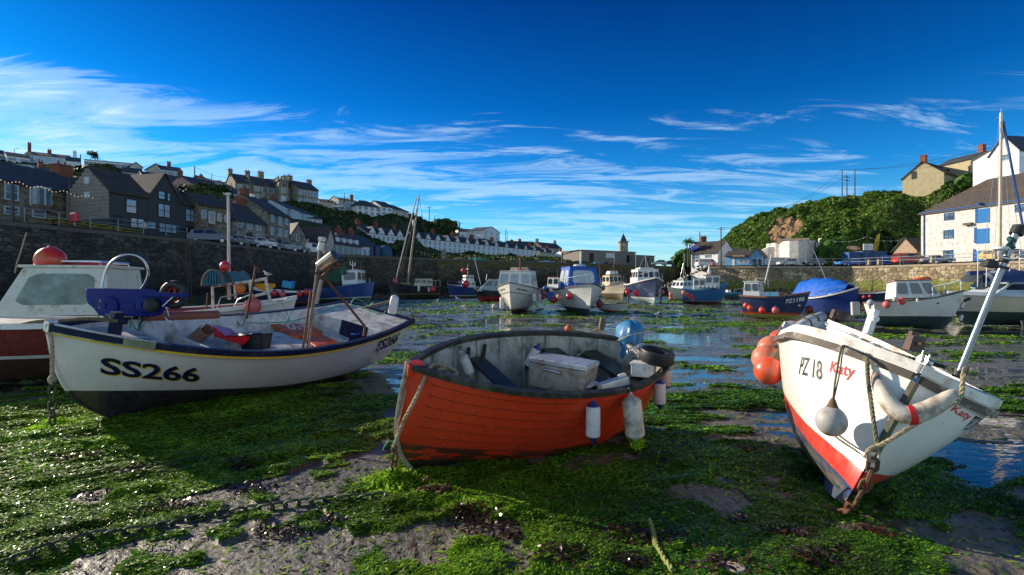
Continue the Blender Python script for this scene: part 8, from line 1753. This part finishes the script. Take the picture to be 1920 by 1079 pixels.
# string lights over the store yard
mb=MB();a=P(1560,452,100);b=P(1626,444,98);c=P(1690,450,97)
for u,v in ((a,b),(b,c)):
    pts=[u.lerp(v,i/10)-Vector((0,0,.5*4*(i/10)*(1-i/10))) for i in range(11)];mb.tube(pts,.02,4)
    for q in pts[1::2]: mb.sphere(q-Vector((0,0,.1)),.08,6)
single('festoon_string',mb,mat('festoon_white',(.55,.55,.5)),a,'string of festoon bulbs across the store yard by the mound','string lights')
lamp_post('yard pole carrying the festoon string',1626,98,5.1,437,.05,m=chrome,name='yard_pole')
mb=MB()
for k in range(26):
    f=k/25;c=P(2+172*f,338+34*f+3*math.sin(f*25),43+9*f);mb.sphere(c,.035,6)
pts=[P(2+172*f,337+34*f+3*math.sin(f*25),43+9*f) for f in np.linspace(0,1,40)];mb.tube(pts,.012,4,1)
single('festoon_string',mb,[mat('warm_bulb',(1,.75,.45),emit=.6),chrome],P(90,355,46),'string of small warm bulbs along the pub eaves','string lights')
# containers, boards, flag
cb=mat('container_blue',(.012,.09,.27),rough=.5,dirt=((.1,.08,.06),.25,2))
def container(label,px0,px1,d,yt,yb,dep=2.4):
    a=P(px0,yb,d);b=P(px1,yt,d);e=empty('container',loc=a,label=label,cat='container');w_=b.x-a.x;h=b.z-a.z;MB().box(((a.x+b.x)/2,d+dep/2,(a.z+b.z)/2),(w_,dep,h)).build('body',cb,e,world=True)
    mb=MB();n=int(w_/.28)
    for k in range(n): mb.box((a.x+(k+.5)*w_/n,d-.02,(a.z+b.z)/2),(.12,.08,h-.3))
    for z in (a.z+.06,b.z-.06): mb.box(((a.x+b.x)/2,d-.03,z),(w_,.12,.12))
    mb.build('corrugated_side',cb,e,world=True);return e
container('left shorter blue container behind the blue coupe',1592,1615,100,473,500);container('right long blue container under the white board',1617,1663,100,471,500,4)
e=empty('paddleboard',loc=P(1601,468,99.9),label='orange and white paddleboard lying on top of the left container',cat='paddleboard')
mb=MB();n=20;pl=[(1.3*math.cos(a_),.48*math.sin(a_)*abs(math.sin(a_))**.2) for a_ in np.linspace(0,2*PI,n+1)[:-1]];T=Matrix.Translation(P(1601,465.5,99.8))@Matrix.Rotation(R(90),4,'X')@Matrix.Rotation(-.08,4,'Z');mb.prism(pl,-.06,.06,0,T);mb.build('board',mat('board_orange',(.62,.17,.05),rough=.4),e,world=True)
MB().prism([(x*.6-.15,y*.62) for x,y in pl],.06,.08,0,T).build('deck_pad',mat('board_white',(.6,.55,.45)),e,world=True)
e=empty('notice_board',loc=P(1628,466,99.8),label='white board with faint blue emblem on top of the right container',cat='board');MB().box(P(1628,463.5,99.8),(1.95,.12,1.25)).build('panel',whr,e,world=True)
mb=MB();mb.tube([P(1622,464,99.7),P(1628,460.5,99.7),P(1634,464,99.7)],.04,4);mb.tube([P(1622,466.5,99.7),P(1634,466.5,99.7)],.03,4);mb.build('emblem',mat('faint_blue',(.2,.35,.55)),e,world=True)
e=empty('feather_flag',loc=P(1640,471,99.6),label='yellow feather flag with dark lettering above the containers',cat='flag');F0=[P(1639,470,99.6),P(1641,452,99.6),P(1645,441,99.6),P(1650,438,99.6),P(1649,450,99.6),P(1646,470,99.6)]
mb=MB();k=len(F0);mb.add(F0+[q+Vector((0,.03,0)) for q in F0],[tuple(range(k)),tuple(range(2*k-1,k-1,-1))]+[(i,(i+1)%k,(i+1)%k+k,i+k) for i in range(k)]);fl_=mb.build('flag_cloth',mat('flag_yellow',(.6,.45,.01)),e,world=True);mb=MB();text_quad(mb,'KAYAK',P(1645.5,469,99.55),P(1648,448,99.55),P(1644,447,99.55),P(1641.5,469,99.55),off=.02);o=mb.build('lettering',black_r,e,world=True)
MB().tube([P(1639,490,99.6),P(1638.5,470,99.6),P(1641,450,99.6),P(1649,437.5,99.6)],.03,5).build('flag_pole',chrome,e,world=True)
mb=MB()
for k in range(5): mb.sphere(P(1662,481+4.5*k,97),(1.15,.4,.2),10)
single('kayak_stack',mb,mat('kayak_blue',(.01,.14,.42),rough=.4),P(1662,500,97),'rack of blue kayaks left of the red van','kayaks',smooth=True)
for k,(px,lb) in enumerate(((1630,'stone bollard by the blue containers'),(1648,'stone bollard left of the red van'),(1748,'stone bollard right of the red van'))):
    single('stone_bollard',MB().box(qpos(px,93 if px<1640 else 90.5 if px<1700 else 82,5.65),(.5,.5,1.1),taper=(.8,.8)),mat('coping_warm',(0,0,0)),qpos(px,93 if px<1640 else 90.5 if px<1700 else 82,5.1),lb,'bollard',bevel=.05)
single('orange_buoy_sign',MB().sphere(P(1337.5,496,103),(.36,.25,.42),12),mat('orange_ring',(0,0,0)),P(1337.5,496,103),'orange lifebuoy housing at the corner of the right quay','lifebuoy',smooth=True)
# things on the far quay
for px,lb,m_ in ((1117,'blue barrel left of the far block door',blueb),(1122,'light blue barrel second in the group',mat('light_blue_plastic',(0,0,0))),(1128,'grey barrel third in the group',conc),(1136,'royal blue crate right of the barrels',blue_d)):
    single('barrel',MB().lathe([(.5,0),(.55,.4),(.55,.8),(.5,1.2)],12,0,Matrix.Translation(qpos(px,134,6.3))),m_,qpos(px,134,6.3),lb,'barrel',smooth=True)
mb=MB();G=[]
single('net_heap',MB().sphere(qpos(894,110,6.5),(2.6,1.2,.9),10),mat('turquoise_net',(.02,.35,.28),rough=.9,bump=.6),qpos(894,110,6.5),'turquoise fishing net heap on the far quay','net',smooth=True)
single('net_heap',MB().sphere(qpos(862,107,6.4),(2.2,1.2,.9),10),mat('olive_net',(.12,.11,.04),rough=.9,bump=.6),qpos(862,107,6.4),'olive fishing net heap left of the turquoise one','net',smooth=True)
single('tarped_boat',MB().sphere(qpos(1023,128,6.7),(3.2,1.2,.9),10),mat('pale_blue_cover',(.12,.3,.55),rough=.7),qpos(1023,128,6.4),'small boat under a pale blue cover on the far quay','boat',smooth=True)
single('quay_post',MB().box(qpos(832,100,7.4),(.9,.9,2.2),taper=(.9,.9)),gstone,qpos(832,100,6.4),'square stone pillar at the left end of the far quay','pillar')
mb=MB();a=qpos(1054,135,6.4);mb.tube([a,a+Vector((0,0,3.6))],.22,6);mb.tube([a+Vector((0,0,3.)),a+Vector((4.6,0,4.4))],.12,5);mb.tube([a+Vector((0,0,3.6)),a+Vector((4.6,0,4.4))],.05,5);single('derrick_crane',mb,chrome,a,'small dark derrick crane on the far quay','crane')
for px,d,z,lb in ((1152,131,6.4,'lamp standard in front of the far stone block'),):
    lamp_post(lb,px,d,z,470,.07)
# glossy blue tarp heaps at the foot of the white terrace
single('covered_heap',MB().sphere(qpos(722,93,7.2),(1.4,1,1.7),10),mat('dark_blue_net',(.03,.09,.16),rough=.8,bump=.5),qpos(722,93,6.6),'dark blue covered heap on the left quay corner','heap',smooth=True)
for px,lb in ((700,'blue fish bin stack left of the covered heap'),(708,'second blue fish bin stack by the covered heap')):
    single('bin_stack',MB().box(qpos(px,91.5,7.6),(1.1,1.1,1.9)).box(qpos(px,91.5,8.6),(1.2,1.2,.12)),mat('navy_bin',(.015,.05,.12),rough=.5),qpos(px,91.5,6.6),lb,'bins',bevel=.05)
# ladders on the left wall
def ladder(label,px,d,z0,z1):
    a=qpos(px,d,z0);nx=Vector((.97,-.2,0));a=a+nx*.25;mb=MB()
    for s in (-.25,.25): mb.tube([a+Vector((.05,s,0)),a+Vector((-.25,s,z1-z0))],.04,5)
    for k in range(int((z1-z0)/.35)): f=(k+.5)*.35/(z1-z0);c=a+Vector((.05-.3*f,0,(z1-z0)*f));mb.tube([c+Vector((0,-.25,0)),c+Vector((0,.25,0))],.025,4)
    single('wall_ladder',mb,rust,a,label,'ladder')
ladder('rusty iron ladder on the left wall right of the wheelbarrow handle',352,51.5,.3,6.4)
ladder('rusty iron ladder on the left wall behind the red potting boat',478,69,.3,6.4)
# palm
e=empty('palm_tree',loc=P(1291,497,128),label='thin palm tree with round head beside the blue canopy',cat='palm tree');a=P(1291,500,128);t=P(1291,456,128)
for dx in (-.35,.35): MB().tube([a+Vector((dx*.3,0,0)),t+Vector((dx,0,-.4))],[.16,.1],7).build('trunk',wood,e,world=True)
r_=np.random.default_rng(3);pp=[];mb=MB()
for k in range(110):
    v=r_.normal(size=3);v/=np.linalg.norm(v);L_=1.15+.5*r_.random();b=t+Vector((.35*(1 if k%2 else -1),0,.2));d1=Vector(v)*L_*.6+Vector((0,0,.15));d2=Vector(v)*L_*1.15-Vector((0,0,.25));s=Vector(v).orthogonal().normalized()*.09
    mb.add([b-s*.3,b+s*.3,b+d1+s,b+d1-s,b+d2],[(0,1,2,3),(3,2,4)])
mb.build('crown',GR[0],e,world=True)
# bare skyline tree
def tree(label,px,d,yb,yt,rad,seed=1,lm=None,n=1800):
    a=P(px,yb,d);h=(yb-yt)/F*d;e=empty('tree',loc=a,label=label,cat='tree');r=np.random.default_rng(seed);mb=MB();tips=[]
    def br(p,v,L_,rr,k):
        q=p+v*L_;mb.tube([p,p.lerp(q,.5)+Vector(r.normal(size=3))*L_*.05,q],[rr,rr*.8,rr*.6],5)
        if k==0: tips.append(q);return
        for _ in range(3): br(q,(v+Vector(r.normal(size=3))*.55).normalized(),L_*.68,rr*.55,k-1)
    br(a,Vector((.1,0,1)).normalized(),h*.36,h*.035,4);mb.build('trunk',wood,e,world=True)
    t=np.array([list(q-a) for q in tips]);pts=np.repeat(t,max(1,n//len(t)),0);pts=pts+r.normal(size=pts.shape)*rad*.13;o=leaves('crown',pts,.16,lm or GL[1:2],parent=e,seed=seed);return e
tree('small sparse tree on the skyline behind the long white bungalow',170,152,305,285,2.2,5,n=400)
# person by the blue shop and on the quay
def person(label,pos,yaw,top,leg,h=1.72,hair=(.05,.03,.02),pose=0):
    e=empty('person',M=Matrix.Translation(pos)@Matrix.Rotation(yaw,4,'Z')@Matrix.Scale(h/1.75,4),label=label,cat='person')
    sk=mat('skin',(.5,.3,.22),rough=.6)
    me=bpy.data.meshes.new('body');V=[(0,0,.95),(0,0,1.2),(0,0,1.42),(0,0,1.52),(0,.01,1.64),(.18,0,1.40),(.25,.03,1.12),(.24,-.12,.90),(-.18,0,1.40),(-.25,.03,1.12),(-.24,-.1,.90),(.09,0,.9),(.11,-.04,.5),(.12,.02,.06),(.12,-.13,.03),(-.09,0,.9),(-.1,.04,.5),(-.11,.08,.06),(-.11,-.06,.03),(0,0,1.74)]
    E_=[(0,1),(1,2),(2,3),(3,4),(2,5),(5,6),(6,7),(2,8),(8,9),(9,10),(0,11),(11,12),(12,13),(13,14),(0,15),(15,16),(16,17),(17,18),(4,19)]
    rr=[.14,.13,.15,.055,.095,.065,.048,.035,.065,.048,.035,.09,.065,.045,.04,.09,.065,.045,.04,.07]
    me.from_pydata(V,E_,[]);o=bpy.data.objects.new('body',me);C.objects.link(o);o.parent=e;sm=o.modifiers.new('skin','SKIN');
    for i,v in enumerate(me.skin_vertices[0].data if me.skin_vertices else []): v.radius=(rr[i],rr[i])
    if not me.skin_vertices:
        bm=bmesh.new();bm.from_mesh(me);ly=bm.verts.layers.skin.verify()
        bm.verts.ensure_lookup_table()
        for i,v in enumerate(bm.verts): v[ly].radius=(rr[i],rr[i]);v[ly].use_root=(i==0)
        bm.to_mesh(me);bm.free()
    o.modifiers.new('sub','SUBSURF').levels=1;me.materials.append(sk)
    mb=MB();mb.tube([(0,0,.92),(0,0,1.15),(0,0,1.38),(0,0,1.47)],[.175,.165,.185,.09],12);mb.tube([(.17,0,1.41),(.26,.03,1.12),(.25,-.09,.95)],[.085,.065,.05],8);mb.tube([(-.17,0,1.41),(-.26,.03,1.12),(-.25,-.08,.95)],[.085,.065,.05],8);mb.build('jacket',mat('cloth_%.2f%.2f%.2f'%top,top,rough=.85),e,smooth=True)
    mb=MB();mb.tube([(.08,0,.95),(.11,-.04,.5),(.12,.02,.1)],[.12,.085,.065],9);mb.tube([(-.08,0,.95),(-.1,.04,.5),(-.11,.08,.1)],[.12,.085,.065],9);mb.build('trousers',mat('cloth_%.2f%.2f%.2f'%leg,leg,rough=.85),e,smooth=True)
    MB().sphere((0,.02,1.70),(.095,.105,.09),12).build('hair',mat('hair_dark',hair,rough=.7),e,smooth=True);return e
person('person in a dark red jacket standing by the decorated gable of the blue shop',qpos(1423,96.3,5.12),.4,(.2,.03,.03),(.05,.06,.1))
person('person in a pale top on the quay outside the timber gable shop',qpos(272,52.3,Q),1.2,(.5,.45,.4),(.04,.05,.08))
